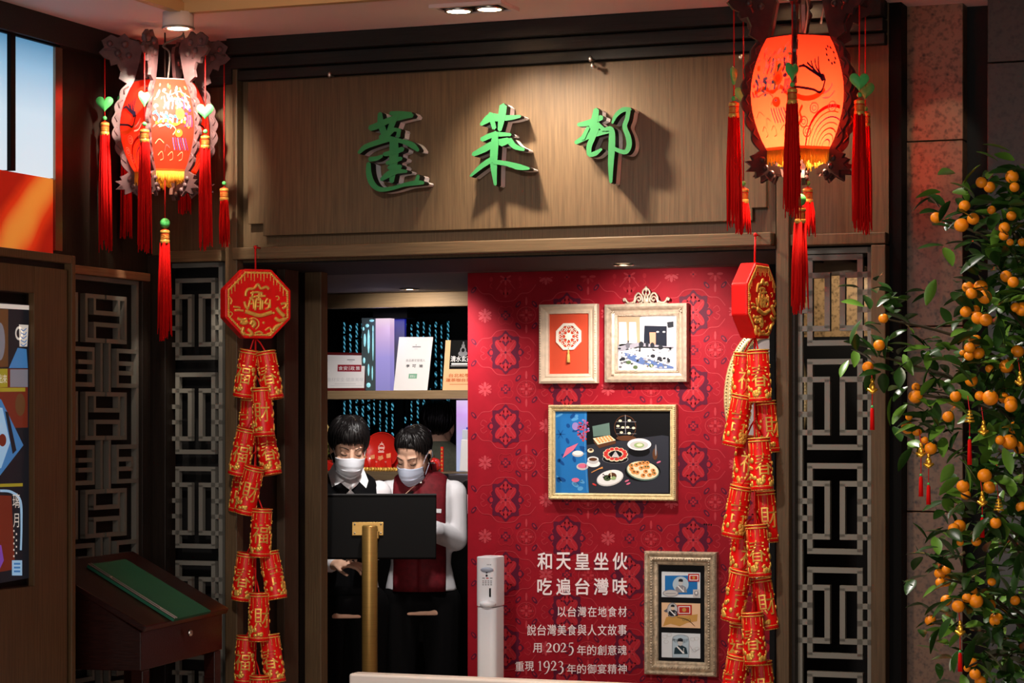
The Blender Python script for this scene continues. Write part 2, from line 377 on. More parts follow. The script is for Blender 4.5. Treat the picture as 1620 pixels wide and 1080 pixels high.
# sign board with stepped lower corners
zt, zbm, zs = Z(800, 107, -.03), Z(800, 361, -.03), Z(1200, 328.5, -.03)
xs = lambda p: X(p, -.03)
poly = [(xs(392), zt), (xs(1212), zt), (xs(1212), zs), (xs(1190), zs), (xs(1190), zbm), (xs(416), zbm), (xs(416), Z(408, 354, -.03)), (xs(392), Z(408, 354, -.03))]
b = MB(); b.prism(poly, lambda x, z: (x, -.03, z), lambda x, z: (x, -.001, z))
sb = b.build('sign_board', WOOD, bevel=.002); tag(sb, 'wide brown wood veneer sign board with stepped corners above the entrance', 'sign board')
# bright metal clips on the upper edge of the board
for px, py, lb_ in ((521, 118, 'tiny shiny clip on the cornice above the left end of the green letters'), (934, 93, 'upper of the two shiny clips on the cornice above the last green letter'), (937, 104, 'lower of the two shiny clips on the cornice above the last green letter'), (1172, 90, 'shiny clip on the cornice beside the glowing right lantern')):
    p = onY(px, py, -.075); r = thing('ceiling_clip', lb_, 'clip', p, group='shiny clips along the cornice')
    b = MB(); b.ell(p, (.008, .006, .011), nu=8, nv=6); b.build('clip_body', CHROME, r, True)
    b = MB(); b.box((p.x-.004, p.y, p.z-.004), (p.x+.004, p.y+.035, p.z+.004)); b.build('clip_arm', CHROME, r)
b = MB(); b.box((XA, -.06, Z(800, 399, -.06)), (XB, -.001, Z(800, 379, -.06))); struct('trim_7', b, WOODX, bevel=.004)
# posts beside the opening
b = MB(); b.box((X(356, -.05), -.05, 0), (X(375, -.05), .0, Z(366, 96, -.05))); struct('trim_8', b, WOOD, bevel=.003)
b = MB(); b.box((X(1228, -.05), -.05, 0), (X(1248, -.05), .0, Z(1238, 60, -.05))); struct('trim_9', b, WOOD, bevel=.003)
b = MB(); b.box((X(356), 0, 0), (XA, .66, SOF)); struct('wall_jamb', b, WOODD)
b = MB(); b.box((XA, .30, 0), (XA+.035, .42, SOF-.001)); struct('trim_10', b, wood('jamb_strip', (66, 52, 40), .5, .2, 'Z'), bevel=.003)
b = MB(); b.box((X(482, .5), .5, 0), (X(508, .5), .56, SOF-.001)); struct('trim_11', b, WOOD, bevel=.003)
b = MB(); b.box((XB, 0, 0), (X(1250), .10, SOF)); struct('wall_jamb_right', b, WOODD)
b = MB(); b.box((XA+.001, .001, SOF-.006), (XB-.001, .68, SOF-.0005)); struct('trim_21', b, BLACK)  # black sheet added to put the shade under the lintel into colour
# inside: dark room behind the opening
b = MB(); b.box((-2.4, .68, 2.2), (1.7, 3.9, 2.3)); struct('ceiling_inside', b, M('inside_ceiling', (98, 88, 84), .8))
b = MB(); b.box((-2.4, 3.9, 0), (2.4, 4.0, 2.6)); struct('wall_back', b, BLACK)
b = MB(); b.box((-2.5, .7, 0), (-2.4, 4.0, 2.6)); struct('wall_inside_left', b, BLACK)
# lattice bays
def bay(pa, pb_, ptop, pbar, names):
    x0, x1 = X(pa), X(pb_)
    b = MB(); b.box((x0-.02, .125, 0), (x1+.02, .16, Z((pa+pb_)/2, ptop)+.02)); return b
# left bay (front wall)
zl2 = Z(310, 412)
b = MB(); b.box((X(264), -.03, Z(310, 414, -.03)), (X(356), 0.02, Z(310, 396, -.03))); struct('trim_12', b, WOODX, bevel=.003)
b = MB(); b.box((XL+.001, -.02, 0), (X(266), .06, Z(255, 404))); struct('trim_13', b, WOODD, bevel=.003)
# right bay
b = MB(); b.box((X(1248), -.03, Z(1320, 387, -.03)), (XE, 0.02, Z(1320, 369, -.03))); struct('trim_14', b, WOOD, bevel=.003)
b = MB(); b.box((X(1381), -.03, 0), (XE, .05, Z(1392, 388))); struct('trim_15', b, WOOD, bevel=.003)
b = MB(); b.box((X(1249), -.012, 0), (X(1259), .05, Z(1254, 388))); struct('trim_16', b, WOODD, bevel=.002)

UNIT = MB().box((-.5, -.5, -.5), (.5, .5, .5)).mesh('lattice_bar', GREYL)
def bar(root, x0, x1, z0, z1, d):
    o = bpy.data.objects.new('lattice_bar', UNIT); COL.objects.link(o); o.parent = root
    o.location = ((x0+x1)/2, d/2, (z0+z1)/2); o.scale = (abs(x1-x0), d, abs(z1-z0)); return o
def pattern(u0, w, t):
    """bars of one repeat in unit coordinates (u right, v up)"""
    H = lambda ua, ub, v: ('h', ua, ub, v); V = lambda u, va, vb: ('v', u, va, vb)
    return [V(.17, .09, .91), V(.83, .09, .91), H(.17, .83, .91), H(.17, .83, .09),
            H(0, .40, .74), H(0, .40, .23), V(.40, .23, .74), H(1, .60, .74), H(1, .60, .23), V(.60, .23, .74),
            H(0, .17, .57), H(0, .17, .405), H(1, .83, .57), H(1, .83, .405)]
def lattice(root, w, H, per, vtop, t=.017, d=.022, kind='a'):
    bar(root, 0, t, 0, H, d); bar(root, w-t, w, 0, H, d); bar(root, 0, w, H-t, H, d); bar(root, 0, w, 0, t, d)
    zt_ = vtop; k = 0
    while zt_ > .1:
        zb_ = zt_-per; pat = pattern(0, w, t)
        if kind == 'b':
            h, v = (lambda ua, ub, q: ('h', ua, ub, q)), (lambda u, va, vb: ('v', u, va, vb))
            if k % 2 == 0: pat = [v(.22, .05, .95), v(.80, .05, .95), h(.22, .47, .95), h(.53, .80, .95), h(.22, .47, .05), h(.53, .8, .05),
                                  v(.34, .62, .95), v(.7, .62, .95), h(.34, .7, .62), v(.34, .05, .38), v(.7, .05, .38), h(.34, .7, .38), v(.08, .05, .95), h(0, .08, .95), h(0, .08, .05)]
            else: pat = [v(.44, 0, 1), v(.56, 0, 1), h(0, .32, .86), h(0, .32, .14), v(.32, .14, .86), h(.12, .32, .6), h(.12, .32, .4), h(.68, 1, .86), h(.68, 1, .14), v(.68, .14, .86), h(.68, .9, .6), h(.68, .9, .4), v(.9, .4, .6)]
        for q in pat:
            if q[0] == 'h': x0, x1 = sorted((q[1]*w, q[2]*w)); zz = zb_+q[3]*per; a, c = zz-t/2, zz+t/2; x0 -= t/2; x1 += t/2
            else: x0, x1 = q[1]*w-t/2, q[1]*w+t/2; a, c = zb_+q[2]*per, zb_+q[3]*per
            x0 = max(x0, 0); x1 = min(x1, w); a = max(a, 0); c = min(c, H)
            if c-a > .004 and c > 0: bar(root, x0, x1, a, c, d)
        zt_ = zb_; k += 1
# right screen
x0, x1 = X(1261, .03), X(1381, .03); Hh = Z(1320, 392, .03)
r = thing('lattice_screen', 'grey fretwork lattice screen in the wooden bay nearest the orange tree', 'lattice screen', (x0, .03, 0), 0)
lattice(r, x1-x0, Hh, (Z(1320, 562, .03)-Z(1320, 727, .03)), Z(1320, 392, .03), t=.0185)
x0, x1 = X(266, .03), X(352, .03); Hh = Z(310, 416, .03)
r = thing('lattice_screen', 'grey fretwork lattice screen behind the left red firecracker string', 'lattice screen', (x0, .03, 0), 0)
lattice(r, x1-x0, Hh, (Z(310, 580, .03)-Z(310, 729, .03)), Z(310, 430, .03), t=.0165)
# dark recess behind the left screen
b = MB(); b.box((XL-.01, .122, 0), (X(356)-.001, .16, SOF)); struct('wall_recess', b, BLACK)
# side-wall screen, in a recess of the left wall
ya, yb_ = onX(104, 540, XL+.012).y, onX(211, 540, XL+.012).y; Hh = onX(165, 440, XL+.012).z
r = thing('lattice_screen', 'grey fretwork lattice screen on the side wall above the dark desk', 'lattice screen', (XL+.034, ya, 0), PI/2)
lattice(r, yb_-ya, Hh, (onX(170, 472, XL).z-onX(170, 548, XL).z), onX(170, 468, XL).z, t=.0155, d=.022, kind='b')
b = MB(); b.box((XL, ya-.03, 0), (XL+.010, yb_+.002, Hh)); struct('trim_17', b, BLACK)
b = MB(); b.box((XL, ya-.03, Hh+.001), (XL+.05, yb_+.06, onX(165, 424, XL+.05).z)); struct('trim_18', b, wood('side_rail', (120, 84, 60), .5, .2, 'Y'), bevel=.003)
b = MB(); b.box((XL, yb_+.002, 0), (XL+.05, yb_+.06, Hh)); struct('trim_19', b, WOODD, bevel=.003)

# granite at the right
def slabs(name, x0, x1, y, zs, mat, back=.4):
    r = bpy.data.objects.new(name, None); COL.objects.link(r); r.location = (x0, y, 0); tag(r, kind='structure')
    for k in range(len(zs)-1):
        b = MB(); b.box((x0, y+.003*(k % 2), zs[k]+.002), (x1, y+back, zs[k+1]-.002)); b.build('granite_slab', mat, r, bevel=.002)
    return r
G1 = granite('brown_granite', (96, 70, 52)); G2 = granite('dark_granite', (36, 30, 25)); G3 = granite('tan_granite', (150, 122, 86))
zj = Z(1470, 516, .12)
slabs('wall_right', X(1424, .12), X(1523, .12), .12, [0, zj-.62, zj, zj+.62, zj+1.3], G1)
z5 = onY(1590, 98, -.15).z
slabs('wall_far_right', X(1562, -.15), X(1800, -.15), -.15, [0, z5-1.3, z5-.65, z5, z5+.62], G2)
b = MB(); b.box((XE, .2, 0), (X(1800), .75, 3.3)); struct('wall_gap', b, BLACK)
b = MB(); b.box((XE, .03, 0), (X(1423), .2, 3.2)); struct('trim_20', b, BLK)
slabs('wall_side_room', X(1254, 1.7), X(1440, 1.2), 1.7, [1.95, 2.25], G3, .1)
b = MB(); b.box((X(1246, 1.7), 1.68, 0), (X(1440, 1.2), 1.76, 1.95)); struct('shade_board_low', b, BLACK)  # black board standing in for shadow on the lower granite
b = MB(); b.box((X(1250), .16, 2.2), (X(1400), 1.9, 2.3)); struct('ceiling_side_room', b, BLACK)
spot('side_room_lamp', (X(1330, 1.2), 1.35, 2.18), (X(1310, 1.7), 1.7, 1.98), 5, WARM, 78, .2, .02)

# ------------------------------------------------------------------ ceiling lamps
def can(name, label, p, r=.045, group=None):
    t = thing(name, label, 'ceiling lamp', p, group=group)
    b = MB(); b.lathe([(r, -.006), (r*1.25, -.006), (r*1.25, 0), (r, 0)], p, 28, closed=True); b.build('trim_ring', CHROME, t, True)
    b = MB(); b.lathe([(r*.0, -.003), (r*.8, -.003)], p, 24); b.build('lamp_face', LAMP, t)
    return t
t = can('ceiling_downlight', 'round lit downlight in the ceiling over the left lantern', (pL.x, pL.y, 2.95), .045)
b = MB(); b.lathe([(.050, 0), (.053, .004), (.053, CEIL-2.951), (.03, CEIL-2.951)], (pL.x, pL.y, 2.951), 28); b.build('added_lamp_body', M('lamp_housing', (214, 190, 182), .6), t, True)  # housing added to hang the lamp lower, so its light meets the lantern front
can('ceiling_downlight', 'round lit downlight in the ceiling over the right lantern', (pR.x, pR.y, CEIL), .05)
t = thing('twin_downlight', 'black rectangular ceiling fitting with two bright round lamps', 'ceiling lamp', (pS.x, pS.y, CEIL))
b = MB(); hw, hd = .13, .085
for lo, hi in (((-hw, -hd, -.012), (hw, -hd+.018, 0)), ((-hw, hd-.018, -.012), (hw, hd, 0)), ((-hw, -hd+.018, -.012), (-hw+.018, hd-.018, 0)), ((hw-.018, -hd+.018, -.012), (hw, hd-.018, 0))):
    b.box([pS[k]*(k < 2)+lo[k]+(CEIL if k == 2 else 0) for k in range(3)], [pS[k]*(k < 2)+hi[k]+(CEIL if k == 2 else 0) for k in range(3)])
b.build('frame', CEILM, t)
b = MB(); b.box((pS.x-hw+.018, pS.y-hd+.018, CEIL-.006), (pS.x+hw-.018, pS.y+hd-.018, CEIL-.001)); b.build('black_tray', BLK, t)
for sx in (-1, 1):
    b = MB(); b.lathe([(.040, -.016), (.048, -.016), (.048, -.005), (.040, -.005)], (pS.x+sx*.056, pS.y, CEIL), 24, closed=True); l = b.build('lamp', CHROME, t, True)
    b = MB(); b.lathe([(0, -.014), (.041, -.014)], (pS.x+sx*.056, pS.y, CEIL), 24); b.build('lamp_face', LAMP, l)
for px, Yc in ((648, 1.93), ):
    can('ceiling_downlight', 'small lit downlight above the shelf header inside', (X(px, Yc), Yc, 2.2), .035)
can('ceiling_downlight', 'small downlight in the lintel soffit over the red wall', (pW.x, .46, SOF-.007), .03)

# ------------------------------------------------------------------ display cabinet at far left
XC = XL+.45
yr = onX(120, 540, XC).y; yl = -2.7; zt = onX(60, 397.5, XC).z
cb = thing('display_cabinet', 'tall brown wooden cabinet with a lit poster screen at far left', 'cabinet', (XL+.2, -1.7, 0))
ys, zs1, zs0 = onX(58, 540, XC).y, onX(30, 461, XC).z, onX(30, 930, XC).z
y2 = onX(110, 540, XC).y; y3 = onX(114, 540, XC).y; zt2 = onX(60, 411, XC).z; zt3 = onX(60, 421, XC).z
b = MB(); b.box((XL+.035, yl, 0), (XC-.03, yr-.004, zt-.004)); b.build('carcass', WOODD, cb)
b = MB(); b.box((XC-.03, y3, 0), (XC, yr, zt)); b.build('frame_stile', WOODY, cb, bevel=.003)
b = MB(); b.box((XC-.03, yl, zt2), (XC, y3, zt)); b.build('frame_rail', WOODY, cb, bevel=.003)
b = MB(); b.box((XC-.03, ys, 0), (XC-.008, y2, zt3)); b.build('face_panel', WOODY, cb, bevel=.002)
b = MB(); b.box((XC-.03, yl, zs1), (XC-.008, ys, zt3)); b.build('face_panel', WOODY, cb, bevel=.002)
b = MB(); b.box((XC-.03, yl, 0), (XC-.008, ys, zs0)); b.build('face_panel', WOODY, cb, bevel=.002)
XS = XC-.0285
sc = tag(MB().box((XS-.001, yl+.02, zs0+.004), (XS, ys-.012, zs1-.004)).build('poster_screen', BLK, cb))
P = Paint(lambda px, py, l: onX(px, py, XS+.0006*(l+1)))
em = lambda n, c, k=.55: M(n, c, .4, emit=k)
cE = dict(w=em('screen_white', (214, 206, 196)), br=em('screen_brown', (92, 62, 36)), bl=em('screen_blue', (62, 120, 176)), pb=em('screen_pale', (150, 190, 222)), dk=em('screen_dark', (24, 26, 32)), ye=em('screen_yellow', (150, 138, 40)), pu=em('screen_purple', (120, 70, 170)), rd=em('screen_rust', (104, 40, 26)), gr=em('screen_grey', (120, 120, 130)))
P.poly([(0, 478), (46, 482), (46, 914), (0, 922)], cE['dk'], 0)
P.poly([(-30, 478), (46, 483), (46, 490), (-30, 486)], cE['w'], 1)
P.poly([(-30, 488), (13, 489), (13, 580), (-30, 582)], cE['br'], 1)
P.ell(0, 540, 8, 30, cE['gr'], 2)
P.poly([(30, 513), (45, 514), (43, 548), (31, 548)], cE['w'], 2)
P.ring(30, 527, 6, 11, .35, cE['w'], 2)
for k in range(5): P.stroke([(33, 520+k*6, 1.2), (37+k % 2*2, 523+k*6, 1.5), (42, 519+k*6, 1.2)], cE['bl'], 3)
P.poly([(28, 550), (42, 552), (44, 582), (14, 582)], cE['bl'], 1)
P.poly([(-30, 583), (44, 583), (44, 676), (-30, 678)], cE['rd'], 1)
P.poly([(-30, 583), (12, 583), (12, 612), (-30, 614)], cE['ye'], 2); P.text('出來', -2, 592, 11, 606, cE['w'], 3)
P.poly([(-30, 613), (40, 613), (40, 619), (-30, 620)], cE['ye'], 2)
P.poly([(16, 584), (44, 584), (44, 612), (16, 612)], cE['gr'], 2); P.ell(32, 640, 8, 18, cE['br'], 2)
P.poly([(-30, 612), (2, 632), (37, 704), (0, 752), (-30, 770)], cE['bl'], 3)
P.poly([(-30, 640), (4, 645), (16, 700), (2, 740), (-30, 752)], cE['pb'], 4); P.ell(4, 696, 6, 10, cE['rd'], 5)
P.poly([(8, 650), (13, 652), (26, 712), (20, 718)], cE['dk'], 5)
P.poly([(-30, 766), (36, 764), (36, 769), (-30, 771)], cE['ye'], 2)
P.stroke([(0, 776, 4), (18, 778, 4), (32, 792, 4), (34, 830, 3), (33, 870, 3)], cE['pb'], 3); P.poly([(-30, 782), (18, 784), (24, 900), (-30, 910)], cE['rd'], 2)
P.text('璃', 20, 780, 31, 803, cE['w'], 4); P.text('月', 21, 812, 30, 834, cE['w'], 4)
P.poly([(-30, 860), (2, 862), (6, 886), (-4, 908), (-30, 912)], cE['pu'], 3)
P.rect(19, 886, 35, 910, cE['pb'], 3)
for k in range(3): P.rect(22, 890+k*6, 32, 893+k*6, cE['bl'], 4)
for k in range(9): P.rect(21+k % 2*4, 838+k*5, 23+k % 2*4, 841+k*5, cE['w'], 4)
P.done('poster_print', sc)

# ------------------------------------------------------------------ slanted dark desk with the green board
MAH = wood('dark_mahogany', (44, 17, 12), .3, .3, 'X')
D = atD(231, 991, 7.78); vdir = RGT*((1690-810)/F)+FWD; vdir.z = 0
zD = D.z; dC = ray(363, 962); C = CAM+dC*((zD-CAM.z)/dC.z)
a = (C-D).normalized(); sh = Vector((-a.y, a.x, 0))      # horizontal up-slope direction
# solve C + sh*L + up*h on the pixel (209, 871)
best = None
for L in [k*.005 for k in range(20, 140)]:
    q = C+sh*L; px = 810+F*(q-CAM).dot(RGT)/depth(q)
    if best is None or abs(px-209) < best[0]: best = (abs(px-209), L)
L = best[1]; q = C+sh*L; hB = EYE+(670-871)/F*depth(q)-zD
Bp = C+sh*L+UP*hB; A = D+sh*L+UP*hB
dk = thing('slanted_desk', 'dark mahogany slant-topped desk holding a green board in the left corner', 'desk', ((D.x+Bp.x)/2, (D.y+Bp.y)/2, 0))
up = (Bp-C).normalized(); nn = a.cross(up).normalized(); nn = nn if nn.z > 0 else -nn
th = .022
def quad_slab(mb, p, t): mb.add([v for v in p]+[v-nn*t for v in p], [(0, 1, 2, 3), (7, 6, 5, 4), (0, 4, 5, 1), (1, 5, 6, 2), (2, 6, 7, 3), (3, 7, 4, 0)])
b = MB(); quad_slab(b, [D, C, Bp, A], th); b.build('lid', MAH, dk, bevel=.004)
b = MB(); q = [p-nn*th for p in (D+sh*.012+a*.012, C+sh*.012-a*.012, Bp-sh*.012-a*.012, A-sh*.012+a*.012)]; zb0 = zD-.145
lo = [Vector((p.x, p.y, zb0)) for p in q]
b.add(q+lo, [(0, 1, 2, 3), (7, 6, 5, 4), (0, 4, 5, 1), (1, 5, 6, 2), (2, 6, 7, 3), (3, 7, 4, 0)]); b.build('box', MAH, dk, bevel=.003)
for p in lo:
    cc = sum(lo, Vector())/4; e_ = p.lerp(cc, .12); b = MB(); b.box((e_.x-.022, e_.y-.022, 0), (e_.x+.022, e_.y+.022, zb0)); b.build('leg', MAH, dk, bevel=.003)
kp = D.lerp(C, .52)-UP*.055-sh*.004+sh*.012; b = MB(); b.lathe([(0, .012), (.009, .01), (.012, .004), (.012, 0)], kp, 14, (-sh).to_track_quat('Z', 'Y').to_matrix()); b.build('lock', CHROME, dk, True)
# green board: its four corners in the plane of the lid
def onlid(px, py, t=0): d = ray(px, py); return CAM+d*((D+nn*t-CAM).dot(nn)/d.dot(nn))
gp = [onlid(139, 893, .012), onlid(276, 979, .012), onlid(334, 966, .012), onlid(199, 884, .012)]
gb = thing('green_board', 'dark green cloth board with silver edge strips lying on the slanted desk', 'board', tuple(gp[1]))
b = MB(); quad_slab(b, gp, .010); b.build('cloth_panel', M('green_baize', (30, 92, 66), .8, noise=.1, scale=200), gb)
b = MB()
for o_ in (0, .020):
    e1, e2 = gp[0]+(gp[3]-gp[0]).normalized()*o_+nn*.003, gp[1]+(gp[2]-gp[1]).normalized()*o_+nn*.003; b.tube([e1, e2], .003, 6)
b.build('edge_strip', CHROME, gb)
b = MB()
for k in (.25, .82): b.ell(gp[0].lerp(gp[1], k)+(gp[3]-gp[0]).normalized()*.011+nn*.003, .005, nu=8, nv=5)
b.build('rivet', CHROME, gb, True)
# ------------------------------------------------------------------ sign lettering
GREEN = M('green_letter', (40, 106, 60), .6, spec=.2); GSIDE = M('black_letter_side', (10, 12, 10), .5); GWHITE = M('white_letter_rim', (226, 222, 224), .5)
def letter(ox, oy, k, strokes, label):
    Y0, Y1, Y2 = -.112, -.076, -.034
    pts = [(ox+x/k, oy+y/k) for s in strokes for x, y, w in s]
    cpx = sum(p[0] for p in pts)/len(pts); cpy = sum(p[1] for p in pts)/len(pts)
    r = thing('sign_letter', label, 'sign letter', onY(cpx, cpy, Y2), group='letters on the sign board')
    def flat(Y, grow, Yb, name, mats):
        b = MB()
        for si, s in enumerate(strokes):
            Y_ = Y-.0006*si; pl = [onY(ox+x/k, oy+y/k, Y0) for x, y in outline([(x, y, w+grow) for x, y, w in s], 5)]
            pl = [(p.x, p.z) for p in pl]; n_ = len(pl)
            b.mi = 0; b.add([(x, Y_, z) for x, z in pl], [tuple(range(n_))])
            b.mi = 1; b.add([(x, Y_, z) for x, z in pl]+[(x, Yb, z) for x, z in pl], [tuple(range(n_, 2*n_))[::-1]]+[(i, i+n_, (i+1) % n_+n_, (i+1) % n_) for i in range(n_)])
        b.build(name, mats, r)
    flat(Y0, 4, Y1, 'green_face', [GREEN, GSIDE]); flat(Y1+.0005, 2, Y2, 'white_backing', [GWHITE, GWHITE])
letter(550, 150, 6.353, [
    [(325, 185, 40), (335, 290, 64), (370, 400, 60)], [(225, 335, 55), (300, 310, 60), (420, 255, 55), (560, 215, 60), (650, 205, 40)],
    [(430, 185, 36), (540, 190, 50), (640, 195, 40)], [(490, 190, 50), (450, 290, 55), (410, 400, 52)], [(330, 430, 40), (420, 380, 50), (470, 350, 36), (530, 360, 34)], [(520, 355, 34), (510, 420, 38)],
    [(115, 585, 28), (180, 525, 46), (300, 480, 48), (430, 440, 50)], [(400, 440, 60), (540, 465, 40), (650, 505, 56), (712, 560, 30)],
    [(470, 450, 80), (470, 600, 90), (460, 740, 70), (448, 875, 40)], [(370, 600, 34), (460, 580, 50), (560, 545, 44)], [(400, 690, 34), (480, 660, 44), (545, 640, 36)], [(345, 855, 30), (420, 800, 60), (500, 770, 50), (600, 770, 24)], [(420, 735, 36), (540, 725, 44)],
    [(230, 650, 44), (300, 640, 40), (355, 615, 26)], [(220, 690, 40), (222, 790, 52), (255, 890, 56), (330, 950, 44), (450, 942, 34), (580, 905, 34), (700, 885, 46), (770, 885, 30)], [(700, 880, 40), (720, 815, 30)]],
    'green brush-style sign letter with a long sweeping foot, first on the board')
letter(730, 150, 6.353, [
    [(195, 300, 26), (290, 230, 78), (400, 232, 60), (500, 228, 44), (590, 215, 24)], [(290, 190, 50), (330, 335, 40)], [(420, 110, 70), (408, 210, 70), (385, 355, 36)],
    [(205, 450, 44), (330, 400, 50), (495, 400, 26)], [(120, 600, 40), (230, 545, 62), (330, 490, 60), (470, 455, 50)], [(480, 455, 60), (540, 520, 50), (632, 550, 26)], [(480, 460, 50), (400, 500, 40)],
    [(345, 380, 50), (335, 520, 74), (328, 700, 66), (345, 905, 24)], [(95, 818, 18), (210, 715, 46), (310, 650, 50)], [(330, 675, 40), (450, 690, 44), (580, 725, 56), (685, 742, 20)]],
    'green brush-style sign letter with spreading legs, middle of the board')
letter(900, 150, 6.353, [
    [(92, 300, 30), (200, 280, 56), (330, 225, 46)], [(275, 148, 50), (255, 260, 66), (190, 430, 44)], [(68, 482, 34), (180, 420, 56), (300, 385, 50), (440, 355, 40)],
    [(300, 290, 40), (245, 420, 50), (205, 520, 50), (205, 605, 40)], [(205, 605, 36), (265, 590, 44), (330, 545, 20)], [(195, 330, 30), (140, 440, 40)], [(290, 290, 30), (350, 350, 40)],
    [(360, 350, 26), (430, 350, 50), (435, 500, 64), (425, 700, 52), (425, 880, 26)], [(440, 285, 18), (480, 205, 36), (550, 150, 44), (620, 150, 40)],
    [(605, 150, 40), (590, 240, 40), (565, 320, 44), (600, 420, 50), (610, 510, 50), (575, 575, 44), (500, 560, 36), (445, 530, 30)]],
    'green brush-style sign letter with a round loop on its right side, last on the board')

# ------------------------------------------------------------------ tassels
TRED = M('tassel_red', (206, 14, 12), .8, spec=.1, noise=.35, scale=1, aniso=(900, 900, 3)); JADE = M('jade_green', (84, 190, 100), .4); CORD = M('red_cord', (190, 16, 14), .6)
def heart(c, s, rz):
    b = MB(); R = Matrix.Rotation(rz, 3, 'Z'); pl = []
    for i in range(28):
        t = 2*PI*i/28; pl.append((16*math.sin(t)**3/16*s, (13*math.cos(t)-5*math.cos(2*t)-2*math.cos(3*t)-math.cos(4*t))/16*s))
    c = Vector(c); n_ = len(pl)
    rings = [(1, .0), (.82, .35), (.4, .5)]
    vs = []
    for sg in (1, -1):
        for k, d in rings: vs += [c+R@Vector((x*k, -sg*d*s*.5, z*k)) for x, z in pl]
    fs = []
    for q in range(2):
        o = q*3*n_
        for k in range(2): fs += [(o+k*n_+i, o+k*n_+(i+1) % n_, o+(k+1)*n_+(i+1) % n_, o+(k+1)*n_+i) for i in range(n_)]
        fs.append(tuple(o+2*n_+i for i in range(n_)))
    b.add(vs, fs); return b
def tassel(root, top, zh, zb_, zc_, zend, rz=0, s=1.0, hs=.031, beadr=.008, lean=0, seed=1):
    """hangs from top; zh heart centre, zb_ bead, zc_ cap top, zend lower ends"""
    rnd = random.Random(seed); x, y, z = top
    t = bpy.data.objects.new('tassel', None); COL.objects.link(t); t.parent = root; t.location = Vector(top)-wloc(root)
    b = MB(); b.tube([(x, y, z), (x, y, zc_-.005)], .0022*s, 6); b.build('cord', CORD, t, True)
    if zh: heart((x, y-.002, zh), hs, rz).build('heart_bead', JADE, t, True)
    b = MB(); b.ell((x, y, zb_), beadr, nu=12, nv=8); b.build('round_bead', JADE, t, True)
    ch = .052*s; rr = .0155*s
    b = MB(); b.lathe([(.004, 0), (rr*.9, -.004), (rr, -.014*s), (rr, -ch), (0, -ch)], (x, y, zc_), 14); c_ = b.build('cap', M('cap_red', (196, 60, 20), .5), t, True)
    b = MB()
    for z0, z1 in ((.006, .016), (.038, .052)): b.lathe([(rr*1.0, -z0*s), (rr*1.08, -z0*s-.001), (rr*1.08, -z1*s+.001), (rr*1.0, -z1*s)], (x, y, zc_), 14)
    for q in range(4): b.lathe([(rr*1.0, -(.021+q*.004)*s), (rr*1.05, -(.022+q*.004)*s), (rr*1.0, -(.023+q*.004)*s)], (x, y, zc_), 14)
    b.build('gold_band', GOLD, t, True)
    b = MB(); z0 = zc_-ch+.004
    for k in range(40):
        a = rnd.uniform(0, 2*PI); q = math.sqrt(rnd.random()); r0 = rr*.95*q; r1 = rr*1.65*q; e = zend+rnd.uniform(-.0, .05)*(1 if q > .4 else .4)
        dx = lean*(z0-e)+rnd.uniform(-.003, .003)
        b.tube([(x+r0*math.cos(a), y+r0*math.sin(a), z0), (x+r1*.85*math.cos(a)+dx*.3, y+r1*.85*math.sin(a), (z0*.5+e*.5)), (x+r1*math.cos(a)+dx, y+r1*math.sin(a), e)], [.0042*s, .0045*s, .0016*s], 5)
    f = b.build('strands', TRED, t, True); f['kind'] = 'stuff'
    return t

